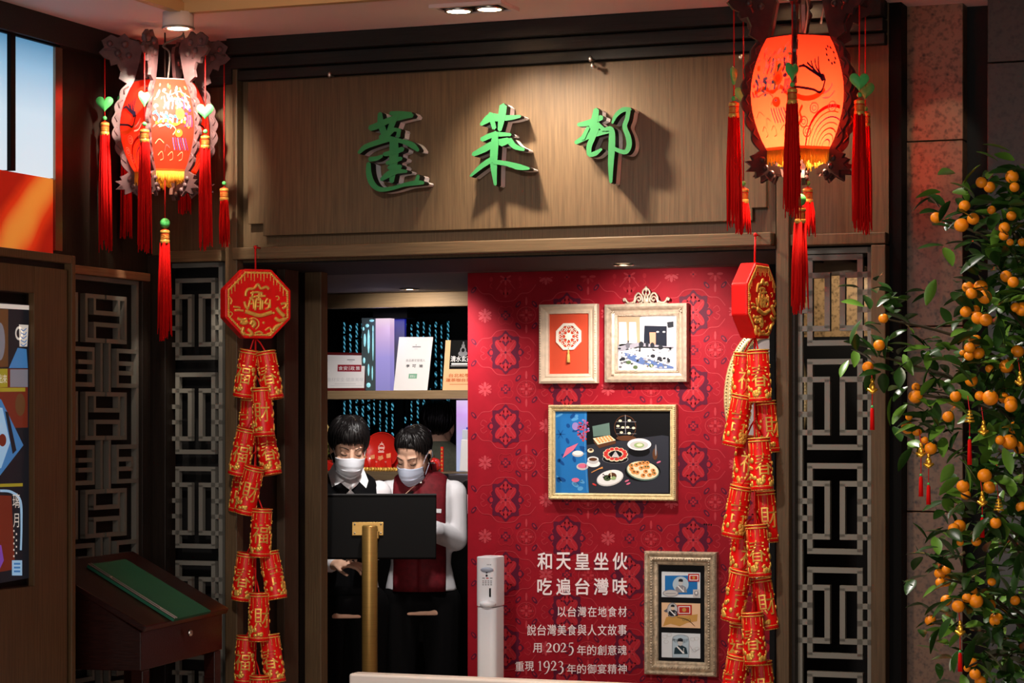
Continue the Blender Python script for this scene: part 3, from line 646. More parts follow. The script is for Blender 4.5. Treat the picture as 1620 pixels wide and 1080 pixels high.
# ------------------------------------------------------------------ lanterns
SILK = silk('lantern_silk', (224, 52, 30)); RIB = M('carved_lacquer', (58, 36, 36), .35, noise=.2, scale=50); YEL = silk('yellow_fringe', (240, 180, 56))
emb = {k: silk('thread_'+k, c) for k, c in dict(white=(246, 226, 206), cream=(244, 200, 150), blue=(60, 130, 196), purple=(84, 56, 132), orange=(232, 128, 44), gold=(226, 160, 60), red=(176, 20, 18), pink=(240, 110, 110), navy=(44, 30, 60), green=(60, 140, 90)).items()}
def lantern(label, axis, zc_, h, k, phi0, tass, centre, lamp, par=0, silkm=SILK, ribm=None, hearts=(0,)*6):
    """axis = world x, y; zc_ = centre height; k = size; phi0 = turn of the six ribs about the camera heading"""
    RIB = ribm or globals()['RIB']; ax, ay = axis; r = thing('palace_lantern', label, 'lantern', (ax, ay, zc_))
    def rad(v): return k*(.113+.055*max(0, math.sin(PI*min(1, max(0, v*.98+.02))))**.9-.004*(1-v))   # v: 0 bottom, 1 top
    zb0 = zc_-h/2
    ang = [TH+math.radians(phi0+60*i) for i in range(6)]
    def face(i):
        a0, a1 = ang[i], ang[(i+1) % 6]
        def fn(u, v, off=0):
            q = rad(v)+off; p0 = Vector((math.cos(a0), math.sin(a0), 0))*q; p1 = Vector((math.cos(a1), math.sin(a1), 0))*q
            p = p0.lerp(p1, u); m_ = (p0+p1)/2; p = p+m_.normalized()*(q*.05*(1-(2*u-1)**2)); return Vector((ax, ay, zb0+h*v))+p
        return fn
    for i in range(6):
        fn = face(i); b = MB(); b.grid(lambda u, v: fn(u, v), 6, 14); pn = b.build('silk_panel', silkm, r, True)
        P = Paint(lambda x, y, l: fn(x, y, .0014+.0006*l)); rnd = random.Random(i+5)
        par_ = (i+par) % 2; flip = (lambda x: 1-x) if par_ else (lambda x: x)
        def ST(pts, c, w, l=1): P.stroke([(flip(a), q, w) for a, q in pts], emb[c], l, 6)
        if par_ == 0:   # winged beast and rolling cloud
            ST([(.95, .80), (.7, .86), (.45, .82), (.25, .86)], 'cream', .012); ST([(.9, .74), (.6, .78), (.35, .72)], 'white', .02)
            for q in range(34): P.ell(flip(rnd.uniform(.08, .92)), rnd.uniform(.64, .93), rnd.uniform(.02, .055), rnd.uniform(.012, .026), emb[['white', 'cream', 'white', 'pink', 'gold', 'blue', 'cream', 'green'][q % 8]], 0 if q % 2 else 2, 9, rnd.uniform(-1, 1))
            for q in range(16): P.ell(flip(rnd.uniform(.08, .5)), rnd.uniform(.47, .62), rnd.uniform(.03, .06), rnd.uniform(.010, .02), emb[['white', 'blue', 'white', 'pink'][q % 4]], 1, 9, rnd.uniform(-1, 1))
            for q in range(9): P.ell(flip(rnd.uniform(.76, .95)), rnd.uniform(.45, .74), rnd.uniform(.02, .04), rnd.uniform(.01, .024), emb[['pink', 'purple', 'white'][q % 3]], 1, 8, rnd.uniform(-1, 1))
            for q in range(7): ST([(.30+.09*q, .80), (.33+.09*q, .72), (.30+.09*q, .66)], ['white', 'pink', 'blue', 'gold', 'cream', 'purple', 'white'][q], .028, 1)
            for q in range(6): ST([(.12+.10*q, .62-.01*q), (.2+.1*q, .57), (.18+.1*q, .51)], 'white' if q % 2 else 'blue', .03, 2)
            ST([(.12, .50), (.35, .53), (.55, .49), (.72, .53), (.86, .46)], 'orange', .035, 2); ST([(.2, .46), (.42, .49), (.56, .44), (.5, .38)], 'cream', .015, 2)
            P.ell(flip(.66), .61, .10, .065, emb['gold'], 3); P.ell(flip(.66), .61, .06, .035, emb['orange'], 4)
            P.ell(flip(.63), .40, .085, .045, emb['orange'], 3); P.ell(flip(.62), .415, .03, .014, emb['white'], 4); P.ell(flip(.62), .415, .012, .008, emb['navy'], 5)
            for q in range(6): ST([(.50+.055*q, .35), (.52+.06*q, .29), (.56+.065*q, .22)], 'purple' if q % 2 else 'blue', .018, 3)
            for q in range(5): ST([(.75+.04*q, .47), (.80+.03*q, .52), (.82+.02*q, .6)], 'pink' if q % 2 else 'purple', .016, 3)
            for q in range(3): ST([(.15+.25*q, .16), (.25+.25*q, .20), (.28+.25*q, .13), (.20+.25*q, .11)], 'cream', .010, 1)
            ST([(.1, .28), (.2, .33), (.3, .29)], 'cream', .010); ST([(.32, .2), (.36, .27), (.44, .24)], 'pink', .010)
        else:            # feathered tail over a rainbow of waves
            for q in range(6): ST([(.45, .60), (.52+.05*q, .68+.02*(q % 2)), (.50+.085*q, .80-.02*q)], 'navy', .022, 2)
            P.ell(flip(.46), .61, .05, .035, emb['navy'], 3)
            ST([(.40, .60), (.50, .48), (.66, .50), (.98, .52)], 'navy', .022, 2); ST([(.42, .50), (.60, .44), (.8, .42), (.95, .44)], 'orange', .045, 1)
            ST([(.26, .56), (.34, .50), (.44, .47)], 'white', .02, 2); ST([(.22, .50), (.32, .44), (.46, .43)], 'white', .016, 2)
            for q in range(7):
                arc = [(.20+(.10+.075*q)*math.cos(t), .02+(.06+.048*q)*math.sin(t)) for t in [PI*j/14 for j in range(15)]]
                ST([p for p in arc if .02 < p[0] < .98], ['purple', 'cream', 'red', 'cream', 'purple', 'gold', 'red'][q], .012 if q < 6 else .03, 1)
            for x, y in ((.25, .36), (.62, .34), (.82, .22), (.74, .14)): P.ring(flip(x), y, .09, .05, .22, emb['cream'], 2); P.ring(flip(x), y, .045, .025, .3, emb['white'], 2)
            for q in range(9): a = q*.7; P.ell(flip(.20+.14*math.cos(a)*.7), .82+.08*math.sin(a), .022, .014, emb['navy'], 2)
            ST([(.85, .36), (.9, .30), (.86, .24), (.93, .2)], 'orange', .03, 1)
        P.done('embroidery', pn)
    # rims
    for v, nm in ((0, 'bottom_rim'), (1, 'top_rim')):
        b = MB(); q = rad(v); hexa = [(ax+q*math.cos(a), ay+q*math.sin(a)) for a in ang]; z = zb0+h*v
        hin = [(ax+q*.80*math.cos(a), ay+q*.80*math.sin(a)) for a in ang]
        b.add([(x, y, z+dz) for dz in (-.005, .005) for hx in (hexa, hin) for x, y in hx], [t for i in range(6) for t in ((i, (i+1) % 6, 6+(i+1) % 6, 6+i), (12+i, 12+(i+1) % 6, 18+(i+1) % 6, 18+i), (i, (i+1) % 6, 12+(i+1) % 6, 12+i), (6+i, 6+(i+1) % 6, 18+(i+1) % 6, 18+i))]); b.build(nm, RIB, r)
    # carved ribs: dragon-headed arm above, leaf scrolls below
    prof_in = [(rad(v)+.0025, v) for v in [j/12 for j in range(13)]]
    for i, a in enumerate(ang):
        R = lambda q, z: Vector((ax+q*math.cos(a), ay+q*math.sin(a), z)); tn = Vector((-math.sin(a), math.cos(a), 0))*.006
        top = [(rad(1)-.0, 1.0), (.10*k, 1.16), (.085*k, 1.36), (.10*k, 1.44), (.13*k, 1.46), (.15*k, 1.52), (.175*k, 1.47), (.20*k, 1.50), (.235*k, 1.43), (.225*k, 1.36), (.245*k, 1.30), (.225*k, 1.24), (.205*k, 1.22), (.200*k, 1.16), (.178*k, 1.18), (.165*k, 1.10), (.172*k, 1.02)]
        outer = []
        for j in range(41):
            v = .97-j/40*.97; outer.append((rad(v)+k*(.022+.011*abs(math.sin(j/40*PI*6))), v))
        low = [(.150*k, -.03), (.168*k, -.05), (.16*k, -.09), (.185*k, -.10), (.165*k, -.14), (.182*k, -.19), (.150*k, -.19), (.150*k, -.25), (.120*k, -.21), (.098*k, -.27), (.086*k, -.20), (.065*k, -.21), (.072*k, -.14), (.094*k, -.12), (.085*k, -.05), (rad(0), 0)]
        pl = prof_in[1:]+top[1:]+outer+low
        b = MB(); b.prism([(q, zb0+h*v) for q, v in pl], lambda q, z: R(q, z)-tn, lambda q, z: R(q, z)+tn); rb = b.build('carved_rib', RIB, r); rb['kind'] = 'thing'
        b = MB()
        for sg in (-1, 1):
            for q, v, s_ in ((.205, 1.40, .012), (.150, 1.40, .014), (.175, 1.30, .014), (.135, 1.28, .012)): b.ell(R(q*k, zb0+h*v)+tn*sg, (s_*k,)*3, nu=8, nv=6)
            b.tube([R(.225*k, zb0+h*1.33)+tn*sg, R(.185*k, zb0+h*1.35)+tn*sg, R(.16*k, zb0+h*1.22)+tn*sg], .005*k, 6)
            for j in range(6): v = .1+j*.15; b.tube([R(rad(v)+.012*k, zb0+h*v)+tn*sg, R(rad(v+.05)+.022*k, zb0+h*(v+.05))+tn*sg, R(rad(v+.09)+.010*k, zb0+h*(v+.09))+tn*sg], .0035*k, 5)
            for v, q in ((-.08, .13), (-.15, .12), (-.2, .1)): b.ell(R(q*k, zb0+h*v)+tn*sg, (.010*k,)*3, nu=8, nv=6)
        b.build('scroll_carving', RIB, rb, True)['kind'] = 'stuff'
    # fringe
    b = MB(); rnd = random.Random(3)
    for i in range(6):
        fn = face(i)
        for j in range(22):
            p = fn((j+.5)/22, 0, .001); l_ = rnd.uniform(.034, .052)*k; b.tube([p, p-UP*l_*.5+Vector((rnd.uniform(-.001, .001), rnd.uniform(-.001, .001), 0)), p-UP*l_], [.0030, .0030, .0022], 4)
    f = b.build('yellow_fringe', YEL, r, True); f['kind'] = 'stuff'
    b = MB()
    for i in range(6):
        fn = face(i); b.grid(lambda u, v: fn(u, -.012+v*.034, .003), 6, 1)
    b.build('gold_hem', silk('gold_hem', (226, 156, 66)), r)
    # hanging cord and electric cable
    ztop = CEIL; b = MB(); b.tube([(ax, ay, zb0+h), (ax, ay, min(zb0+h*1.5, ztop-.02)), (ax, ay, ztop)], .003, 6); b.build('hanging_chain', M('dark_chain', (52, 40, 36), .4, .6), r, True)
    b = MB(); b.tube(spline([(ax+.01, ay, zb0+h), (ax+.03, ay-.02, zb0+h+.1), (ax+.01, ay-.03, ztop-.05), (ax+.07, ay-.01, ztop-.02), (ax+.075, ay, ztop-.005)], 6), .0035, 6)
    b.tube(spline([(ax+.075, ay, ztop-.012), (ax+.08, ay+.01, ztop-.07), (ax+.06, ay+.02, zb0+h+.05)], 6), .0035, 6); b.build('lamp_cable', M('grey_cable', (96, 86, 80), .5), r, True)
    b = MB(); b.ell((ax, ay, zc_-.02), (.03, .03, .045)); b.build('bulb', M('warm_bulb', (255, 200, 140), .5, emit=lamp[1], emit_rgb=(255, 190, 120)), r, True)
    point('lantern_bulb', (ax, ay, zc_-.11*k), lamp[0], (1, .74, .44), .05)
    # tassels from the arm tips
    for i, (hy, by, cy, ey) in enumerate(tass):
        a = ang[i]; tip = Vector((ax+.222*k*math.cos(a), ay+.222*k*math.sin(a), zb0+h*1.24)); d = depth(tip); zz = lambda py: EYE+(670-py)/F*d
        tassel(r, tip, zz(hy) if hy else None, zz(by), zz(cy), zz(ey), rz=TH+hearts[i], s=k, lean=.012 if i == 0 else 0, seed=i+1)
    hy, by, cy, ey = centre; p0 = Vector((ax, ay, zb0)); d = depth(p0); zz = lambda py: EYE+(670-py)/F*d
    tassel(r, p0, None, zz(by), zz(cy), zz(ey), s=k*1.05, beadr=.019*k, seed=17)
    return r
z_ = 8.66; pa = atD(261, 203, z_)
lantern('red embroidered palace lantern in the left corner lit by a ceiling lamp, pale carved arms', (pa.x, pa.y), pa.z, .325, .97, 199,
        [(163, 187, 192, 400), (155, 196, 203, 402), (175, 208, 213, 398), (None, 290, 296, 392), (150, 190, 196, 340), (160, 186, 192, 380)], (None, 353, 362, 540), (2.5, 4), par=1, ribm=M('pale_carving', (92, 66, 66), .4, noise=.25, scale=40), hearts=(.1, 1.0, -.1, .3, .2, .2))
z_ = 7.45; pb2 = atD(1266, 152, z_)
lantern('glowing red palace lantern beside the granite pillar, dark carved arms and long tassels', (pb2.x, pb2.y), pb2.z, .345, .99, 197,
        [(118, 156, 160, 366), (112, 134, 138, 348), (128, 150, 156, 368), (142, 172, 176, 372), (150, 290, 296, 376), (150, 290, 296, 374)], (None, 316, 326, 498), (28, 30), hearts=(1.25, .75, .1, .2, .2, .2))

# ------------------------------------------------------------------ firecracker strings
FL, FR_ = .174, .0375
b = MB(); b.lathe([(0, 0), (FR_*.86, 0), (FR_*.93, -.004), (FR_*.93, -.012), (FR_*.95, -.016), (FR_, -FL+.014), (FR_*1.02, -FL+.01), (FR_*1.02, -FL), (FR_*.8, -FL), (FR_*.78, -FL+.02), (0, -FL+.02)], n=20)
ME_BODY = b.mesh('firecracker', RED, smooth=True)
b = MB()
for z in (-.002, -.012, -FL+.013, -FL+.001): b.tube([(FR_*.97*math.cos(t*PI/12), FR_*.97*math.sin(t*PI/12), z) for t in range(25)], .0022, 5)
ME_RIM = b.mesh('gold_rim', GOLD, smooth=True)
def wrapglyph(b, ch, z0, z1, w, a0, r, bump):
    vs, fs = glyphs(ch)
    top = []; side = []
    def at(v, q): a = a0+(v[0]-.5)*w/r; return (q*math.sin(a), -q*math.cos(a), z0+(z1-z0)*v[1])
    b.add([at(v, r+bump) for v in vs], fs)
    cnt = {}
    for f in fs:
        for i in range(len(f)): e = (f[i], f[(i+1) % len(f)]); k = (min(e), max(e)); cnt[k] = cnt.get(k, 0)+1
    ed = [e for e, c in cnt.items() if c == 1]
    for i, j in ed: b.add([at(vs[i], r+bump), at(vs[j], r+bump), at(vs[j], r-.001), at(vs[i], r-.001)], [(0, 1, 2, 3)])
ME_EMB = []
for ch, sd in (('福', 1), ('春', 2), ('吉', 3), ('財', 4)):
    rnd = random.Random(sd); b = MB()
    wrapglyph(b, ch, -.124, -.052, .058, .15, FR_*.985, .0026); wrapglyph(b, ch, -.124, -.052, .052, PI, FR_*.985, .0024)
    Rr = lambda a, q: Matrix.Rotation(a, 3, 'Z')
    def blob(a, z, s, l=1.0): b.ell((FR_*.985*math.sin(a), -FR_*.985*math.cos(a), z), (s, .0035, s*l), Matrix.Rotation(a, 3, 'Z'), 8, 5)
    for q in range(34): blob(rnd.uniform(-PI, PI), rnd.uniform(-.157, -.130), rnd.uniform(.005, .0095), rnd.uniform(.6, 1.4))
    for q in range(16): a = rnd.choice([-1, 1])*rnd.uniform(1.0, 2.2); blob(a, rnd.uniform(-.13, -.06), rnd.uniform(.005, .010))
    for q in range(14):
        a = q*2*PI/14+.1; l_ = rnd.uniform(.018, .045); b.tube([(FR_*.945*math.sin(a), -FR_*.945*math.cos(a), -.015), (FR_*.96*math.sin(a), -FR_*.96*math.cos(a), -.015-l_)], .0011, 4); blob(a, -.016-l_, .0022, 1.3)
    ME_EMB.append(b.mesh('gold_emboss', GOLD, smooth=True))
def link(name, me, parent, mat):
    o = bpy.data.objects.new(name, me); COL.objects.link(o); o.parent = parent; o.matrix_local = mat; return o
def octagon(root, c, rz):
    R8 = .125/math.cos(PI/8); t = .058
    pl = [(R8*math.cos(PI/8+i*PI/4), R8*math.sin(PI/8+i*PI/4)) for i in range(8)]
    e = bpy.data.objects.new('octagon_charm', MB().prism(pl, lambda x, z: (x, -t/2, z), lambda x, z: (x, t/2, z)).mesh('octagon_charm', RED))
    COL.objects.link(e); e.parent = root; e.location = Vector(c)-wloc(root); e.rotation_euler = (0, 0, rz)
    md = e.modifiers.new('edge', 'BEVEL'); md.width = .005; md.segments = 2; md.limit_method = 'ANGLE'
    for sg in (1, -1):
        yf = -sg*t/2; fl = sg
        G = lambda x, y: Vector(((x-490)/378*.125*fl, yf, -(y-512)/378*.125))
        b = MB(); pr = [Vector((x*.895*1.0, yf, z*.895)) for x, z in pl]
        for i in range(8):
            p, q = pr[i], pr[(i+1) % 8]; n_ = 13
            for j in range(n_): b.ell(p.lerp(q, j/n_), (.0052, .003, .0042), nu=7, nv=5)
        b.build('rope_border', GOLD, e, True, local=True)
        def T(pts, r_): b.tube([G(*p) for p in spline([(a, c_, 0) for a, c_ in pts], 5) for p in [(p.x, p.y)]], r_*.125/378, 6)
        b = MB()
        for j in range(19):
            x = 150+j*37; f = abs(j-9); y0 = 160 if f < 4 else 160+(f-4)*38; y1 = y0+[60, 90, 100][j % 3]
            T([(x, y0), (x, y1)], 5)
            for q in range(3): b.ell(G(x, y0+(y1-y0)*(.4+.3*q)), (.0024, .002, .003), nu=6, nv=4)
        b.build('gold_drops', GOLD, e, True, local=True)
        b = MB()   # the joined wish character
        for pts, w in (([(345, 432), (350, 385), (380, 352), (440, 345), (485, 300), (520, 345), (580, 325), (612, 350)], 17), ([(400, 400), (470, 385), (540, 400)], 15), ([(430, 375), (420, 440)], 14), ([(520, 380), (530, 440)], 14),
                       ([(390, 455), (470, 430), (575, 425)], 14), ([(500, 395), (490, 480)], 14), ([(330, 490), (345, 545), (375, 575)], 16), ([(395, 470), (375, 560)], 15), ([(395, 470), (430, 468), (440, 570)], 14), ([(390, 515), (435, 510)], 11),
                       ([(465, 460), (455, 585)], 15), ([(465, 460), (515, 462), (510, 580)], 14), ([(465, 500), (510, 500)], 11), ([(465, 540), (510, 540)], 11), ([(540, 470), (535, 575)], 14), ([(530, 510), (575, 495)], 11), ([(600, 450), (570, 500), (615, 515), (600, 560), (570, 565)], 14), ([(625, 460), (625, 555)], 13),
                       ([(340, 598), (420, 620), (500, 640), (570, 625), (645, 600)], 24)): T(pts, w)
        b.build('wish_character', GOLD, e, True, local=True)
        b = MB()
        for pts, w in (([(205, 550), (250, 552), (285, 560)], 12), ([(215, 590), (265, 585), (320, 592)], 14), ([(250, 675), (300, 690), (360, 680)], 20), ([(285, 710), (330, 725), (365, 705)], 26), ([(320, 770), (305, 820), (330, 850)], 22), ([(385, 680), (440, 668), (490, 700), (495, 750), (460, 790)], 9), ([(400, 740), (420, 700), (450, 730), (420, 770)], 22), ([(370, 790), (420, 840), (380, 860)], 20),
                       ([(680, 660), (730, 690), (800, 670)], 22), ([(700, 550), (740, 600), (790, 640)], 24), ([(750, 510), (800, 500), (810, 530), (770, 560)], 16), ([(690, 430), (720, 425), (730, 455), (705, 465)], 8), ([(740, 735), (690, 760), (660, 800)], 20), ([(450, 835), (500, 815), (540, 835)], 13), ([(570, 800), (620, 770), (640, 820), (590, 840)], 12), ([(165, 450), (185, 480), (175, 525)], 10), ([(150, 625), (175, 605), (195, 630), (170, 655), (150, 625)], 7)): T(pts, w)
        b.ell(G(552, 718), (.005, .003, .005), nu=8, nv=5); b.ell(G(668, 608), (.005, .003, .005), nu=8, nv=5)
        b.build('gold_figures', GOLD, e, True, local=True)
    return e
def string(label, hook, oct_px, oct_rz, items, Y, axis_x):
    hp = onY(hook[0], hook[1], Y); r = thing('firecracker_string', label, 'firecracker string', hp)
    cx_, cy_ = oct_px; oc = onY(cx_, cy_, Y); oc.x = hp.x+(oc.x-hp.x)*.6
    octagon(r, oc, oct_rz)
    b = MB(); b.tube([hp, oc+UP*.12], .0035, 6); b.ell(hp, .007, nu=8, nv=6); b.tube([hp, hp+Vector((.0, -Y-.061 if Y < -.062 else .0, 0))], .003, 6)
    zlast = min(onY(0, it[3], Y).z for it in items)
    b.tube([oc-UP*.12, Vector((oc.x, Y, zlast))], .0035, 6); b.build('cord', CORD, r, True)
    b = MB(); b.ell(hp+Vector((0, .012, .004)), (.005, .008, .005), nu=8, nv=5); b.build('hook', CHROME, r, True)
    tb = MB()
    for k, (x0, y0, x1, y1, dy) in enumerate(items):
        p0 = onY(x0, y0, Y+dy); p1 = onY(x1, y1, Y+dy); zax = (p0-p1).normalized(); dd = zax.dot(FWD)
        yax = (FWD-zax*FWD.dot(zax)).normalized(); xax = yax.cross(zax); m_ = Matrix((xax, yax, zax)).transposed()
        rnd = random.Random(k*3+int(x0)); sp_ = Matrix.Rotation(rnd.uniform(-.5, .5), 3, 'Z')
        o = link('firecracker', ME_BODY, r, Matrix.Translation(p0-wloc(r)) @ (m_@sp_).to_4x4())
        link('gold_rim', ME_RIM, o, Matrix.Identity(4)); link('gold_emboss', ME_EMB[k % 4], o, Matrix.Identity(4))
        tb.tube([p0, p0.lerp(Vector((oc.x, Y, p0.z+.05)), .5)+UP*.006, Vector((oc.x, Y, p0.z+.05))], .003, 5)
    tb.build('tie_cord', CORD, r, True)['kind'] = 'stuff'
    return r
string('red firecracker string with gold-trimmed octagon hanging left of the opening, octagon facing front', (404, 391), (404.5, 481), TH+math.radians(6.2+19), [
    (396, 553, 384, 632, -.03), (420, 556, 433, 632, -.02), (397, 628, 393, 690, .06), (414, 613, 418, 692, -.05), (391, 677, 376, 753, -.03), (417, 676, 430, 752, .035), (388, 735, 378, 805, .06),
    (403, 738, 386, 813, -.05), (415, 804, 411, 880, -.04), (391, 874, 382, 950, .0), (425, 872, 438, 947, .0), (410, 937, 410, 1011, -.04), (390, 1005, 386, 1081, .0), (426, 1003, 436, 1079, .0), (411, 1068, 411, 1145, -.05)], -.10, 0)
string('red firecracker string with gold-trimmed octagon hanging at the right post, octagon turned edge-on', (1195, 371), (1193, 476), TH+math.radians(-5.9+66), [
    (1178, 557, 1174, 636, .03), (1199, 553, 1203, 638, -.045), (1175, 624, 1160, 706, -.02), (1210, 634, 1216, 708, .05), (1182, 688, 1176, 770, .05), (1201, 692, 1206, 776, -.045), (1173, 768, 1159, 848, -.02), (1209, 776, 1214, 848, .05), (1176, 838, 1171, 910, .06),
    (1197, 829, 1203, 915, -.045), (1173, 901, 1157, 983, -.02), (1203, 914, 1213, 984, .035), (1172, 985, 1168, 1050, .05), (1190, 968, 1196, 1056, -.045), (1168, 1036, 1154, 1116, -.02), (1204, 1045, 1210, 1120, .03)], -.10, 0)
# ------------------------------------------------------------------ red feature wall
WR = M('red_wallpaper', (142, 18, 32), .6, spec=.12, noise=.1, scale=14)
xw0, xw1 = onY(740, 600, YR).x, onY(1250, 600, YR).x
b = MB(); b.box((xw0, YR, 0), (xw1, YR+.09, 2.2)); rw = struct('wall_red', b, WR)
b = MB(); b.box((xw1, YR-.3, 0), (xw1+.02, YR+.1, 2.2)); struct('wall_side', b, BLACK)
wp = dict(dk=M('print_plum', (84, 20, 42), .55, spec=.12), md=M('print_crimson', (160, 32, 42), .55, spec=.12), lt=M('print_rose', (172, 52, 60), .55, spec=.12), hi=M('print_pale_rose', (178, 62, 70), .55, spec=.12))
c0 = onY(800, 557.5, YR); PW = abs(onY(897, 557, YR).x-c0.x); PH = c0.z-onY(800, 674, YR).z
KX, KZ = PW/97, PH/117
class Motif(Paint): pass
P = Paint(lambda x, z, l: Vector((x, YR-.0005-.00025*l, z)))
def inside(pts): return all(xw0+.002 < x < xw1-.002 and .02 < z < 2.19 for x, z in pts)
class Tile:
    def __init__(s, cx, cz): s.cx, s.cz = cx, cz
    def T(s, p): return (s.cx+p[0]*KX, s.cz-p[1]*KZ)
    def poly(s, pts, m, l):
        q = [s.T(p) for p in pts]
        if inside(q): P.poly(q, wp[m], l)
    def ell(s, cx, cy, rx, ry, m, l, n=12, rot=0):
        c, k = math.cos(rot), math.sin(rot)
        s.poly([(cx+rx*math.cos(2*PI*i/n)*c-ry*math.sin(2*PI*i/n)*k, cy+rx*math.cos(2*PI*i/n)*k+ry*math.sin(2*PI*i/n)*c) for i in range(n)], m, l)
    def stroke(s, pts, m, l, w, n=4):
        q = [s.T(p) for p in pts]
        if inside(q): P.stroke([(x, z, w*KX) for x, z in q], wp[m], l, n)
def medallion(t):
    n = 56
    t.poly([((26+2.6*math.cos(8*a)+1.2*math.cos(16*a))*math.cos(a), (31+3*math.cos(8*a)+1*math.cos(16*a))*math.sin(a)) for a in [2*PI*i/n for i in range(n)]], 'dk', 1)
    t.poly([((15+7*math.cos(4*a+PI))*math.cos(a)*1.02, (17+8*math.cos(4*a+PI))*math.sin(a)*1.06) for a in [2*PI*i/n for i in range(n)]], 'md', 2)
    for sg in (-1, 1):
        t.ell(0, sg*23, 4, 7, 'md', 2); t.ell(-6, sg*21, 2.4, 5.5, 'md', 2, rot=-.7*sg); t.ell(6, sg*21, 2.4, 5.5, 'md', 2, rot=.7*sg)
        t.stroke([(0, sg*13), (0, sg*29)], 'lt', 3, .8); t.ell(sg*23, 0, 2.8, 4, 'md', 2)
        for q in (-1, 1): t.stroke([(sg*4, q*3), (sg*9, q*9), (sg*15, q*17)], 'lt', 3, .9); t.stroke([(sg*22, q*6), (sg*25, q*11), (sg*21, q*15)], 'md', 2, 1.2)
    for i in range(6): a = i*PI/3+PI/6; t.ell(6*math.cos(a), 6*math.sin(a), 4.4, 1.6, 'lt', 3, 8, a)
    t.ell(0, 0, 2, 2, 'dk', 4, 8)
def tile(cx, cz):
    t = Tile(cx, cz); medallion(t)
    # plain cross between medallions
    for w, m, l in ((7.5, 'dk', 1), (4.6, 'md', 2)):
        t.poly([(-w, 58-w*.36), (-w*.36, 58-w*.36), (-w*.36, 58-w), (w*.36, 58-w), (w*.36, 58-w*.36), (w, 58-w*.36), (w, 58+w*.36), (w*.36, 58+w*.36), (w*.36, 58+w), (-w*.36, 58+w), (-w*.36, 58+w*.36), (-w, 58+w*.36)], m, l)
    t.ell(0, 58, 1.4, 1.4, 'dk', 3, 6)
    # snowflake blossom
    for i in range(6):
        a = i*PI/3+PI/2; t.ell(-33+6.2*math.cos(a), 58+6.2*math.sin(a), 5.6, 2.5, 'hi', 1, 8, a)
        t.ell(-33+9*math.cos(a+PI/6), 58+9*math.sin(a+PI/6), 2.2, 1, 'lt', 1, 6, a+PI/6)
    t.ell(-33, 58, 1.8, 1.8, 'md', 2, 8)
    # rosette with four dark leaves
    for sx in (-1, 1):
        for sy in (-1, 1): t.ell(33+sx*13, 58+sy*17, 6.5, 3.2, 'dk', 1, 8, sx*sy*-.9); t.ell(33+sx*12.5, 58+sy*17.5, 3.6, 1.3, 'md', 2, 6, sx*sy*-.9)
    for sy in (-1, 1): t.ell(33, 58+sy*22, 1.8, 7, 'lt', 1, 8)
    for i in range(8): a = i*PI/4; t.ell(33+7*math.cos(a), 58+7*math.sin(a), 5, 2, 'md' if i % 2 else 'lt', 1, 8, a)
    t.stroke([(33+15*math.cos(2*PI*i/16), 58+13*math.sin(2*PI*i/16)) for i in range(17)], 'lt', 1, .7, 2)
    t.stroke([(33+10*math.cos(2*PI*i/12), 58+10*math.sin(2*PI*i/12)) for i in range(13)], 'md', 1, .9, 2)
    # trellis lines
    for sx in (-1, 1):
        t.stroke([(0, -36), (sx*14, -34), (sx*24, -24), (sx*38, -22), (sx*48, -10)], 'lt', 1, .9); t.stroke([(0, 36), (sx*14, 34), (sx*24, 24), (sx*38, 22), (sx*48, 10)], 'lt', 1, .9)
        t.stroke([(sx*30, -6), (sx*36, -10), (sx*40, -3), (sx*34, 1), (sx*40, 5), (sx*36, 11), (sx*30, 7)], 'lt', 1, .7)
        t.stroke([(0, 46), (sx*8, 44), (sx*12, 52), (sx*8, 58), (sx*12, 64), (sx*8, 72), (0, 70)], 'md', 1, .9)
for i in range(-2, 7):
    for j in range(-6, 9):
        x = c0.x+i*PW; z = c0.z-j*PH-(PH*.5 if i % 2 else 0)
        if xw0-PW < x < xw1+PW and -.2 < z < 2.4: tile(x, z)
pr = P.done('wallpaper_print', rw); pr['kind'] = 'stuff'
# writing on the wall
TXT = M('white_lettering', (240, 226, 226), .6)
P = Paint(lambda px, py, l: onY(px, py, YR-.003-.0004*l))
def row(t, x0, x1, y0, y1, bold=0.0, gap=.12):
    n_ = len(t); cw = (x1-x0)/(n_-(gap if n_ > 1 else 0))
    for k, ch in enumerate(t): P.text(ch, x0+k*cw, y0, x0+k*cw+cw*(1-gap), y1, TXT, 0, bold)
row('和天皇坐伙', 850, 992.5, 873.5, 901, .016, .22); row('吃遍台灣味', 850, 992.5, 914, 941, .016, .22)
row('以台灣在地食材', 882, 991.5, 959, 975.5, .006, .14); row('說台灣美食與人文故事', 834, 991.5, 987.5, 1005, .006, .12)
row('用', 843, 857, 1017, 1032, .006, 0); row('年的創意魂', 913, 991.5, 1020, 1036, .006, .12)
row('重現', 815, 844.5, 1046, 1061, .006, .1); row('年的御宴精神', 897, 991.5, 1050, 1065.5, .006, .12)
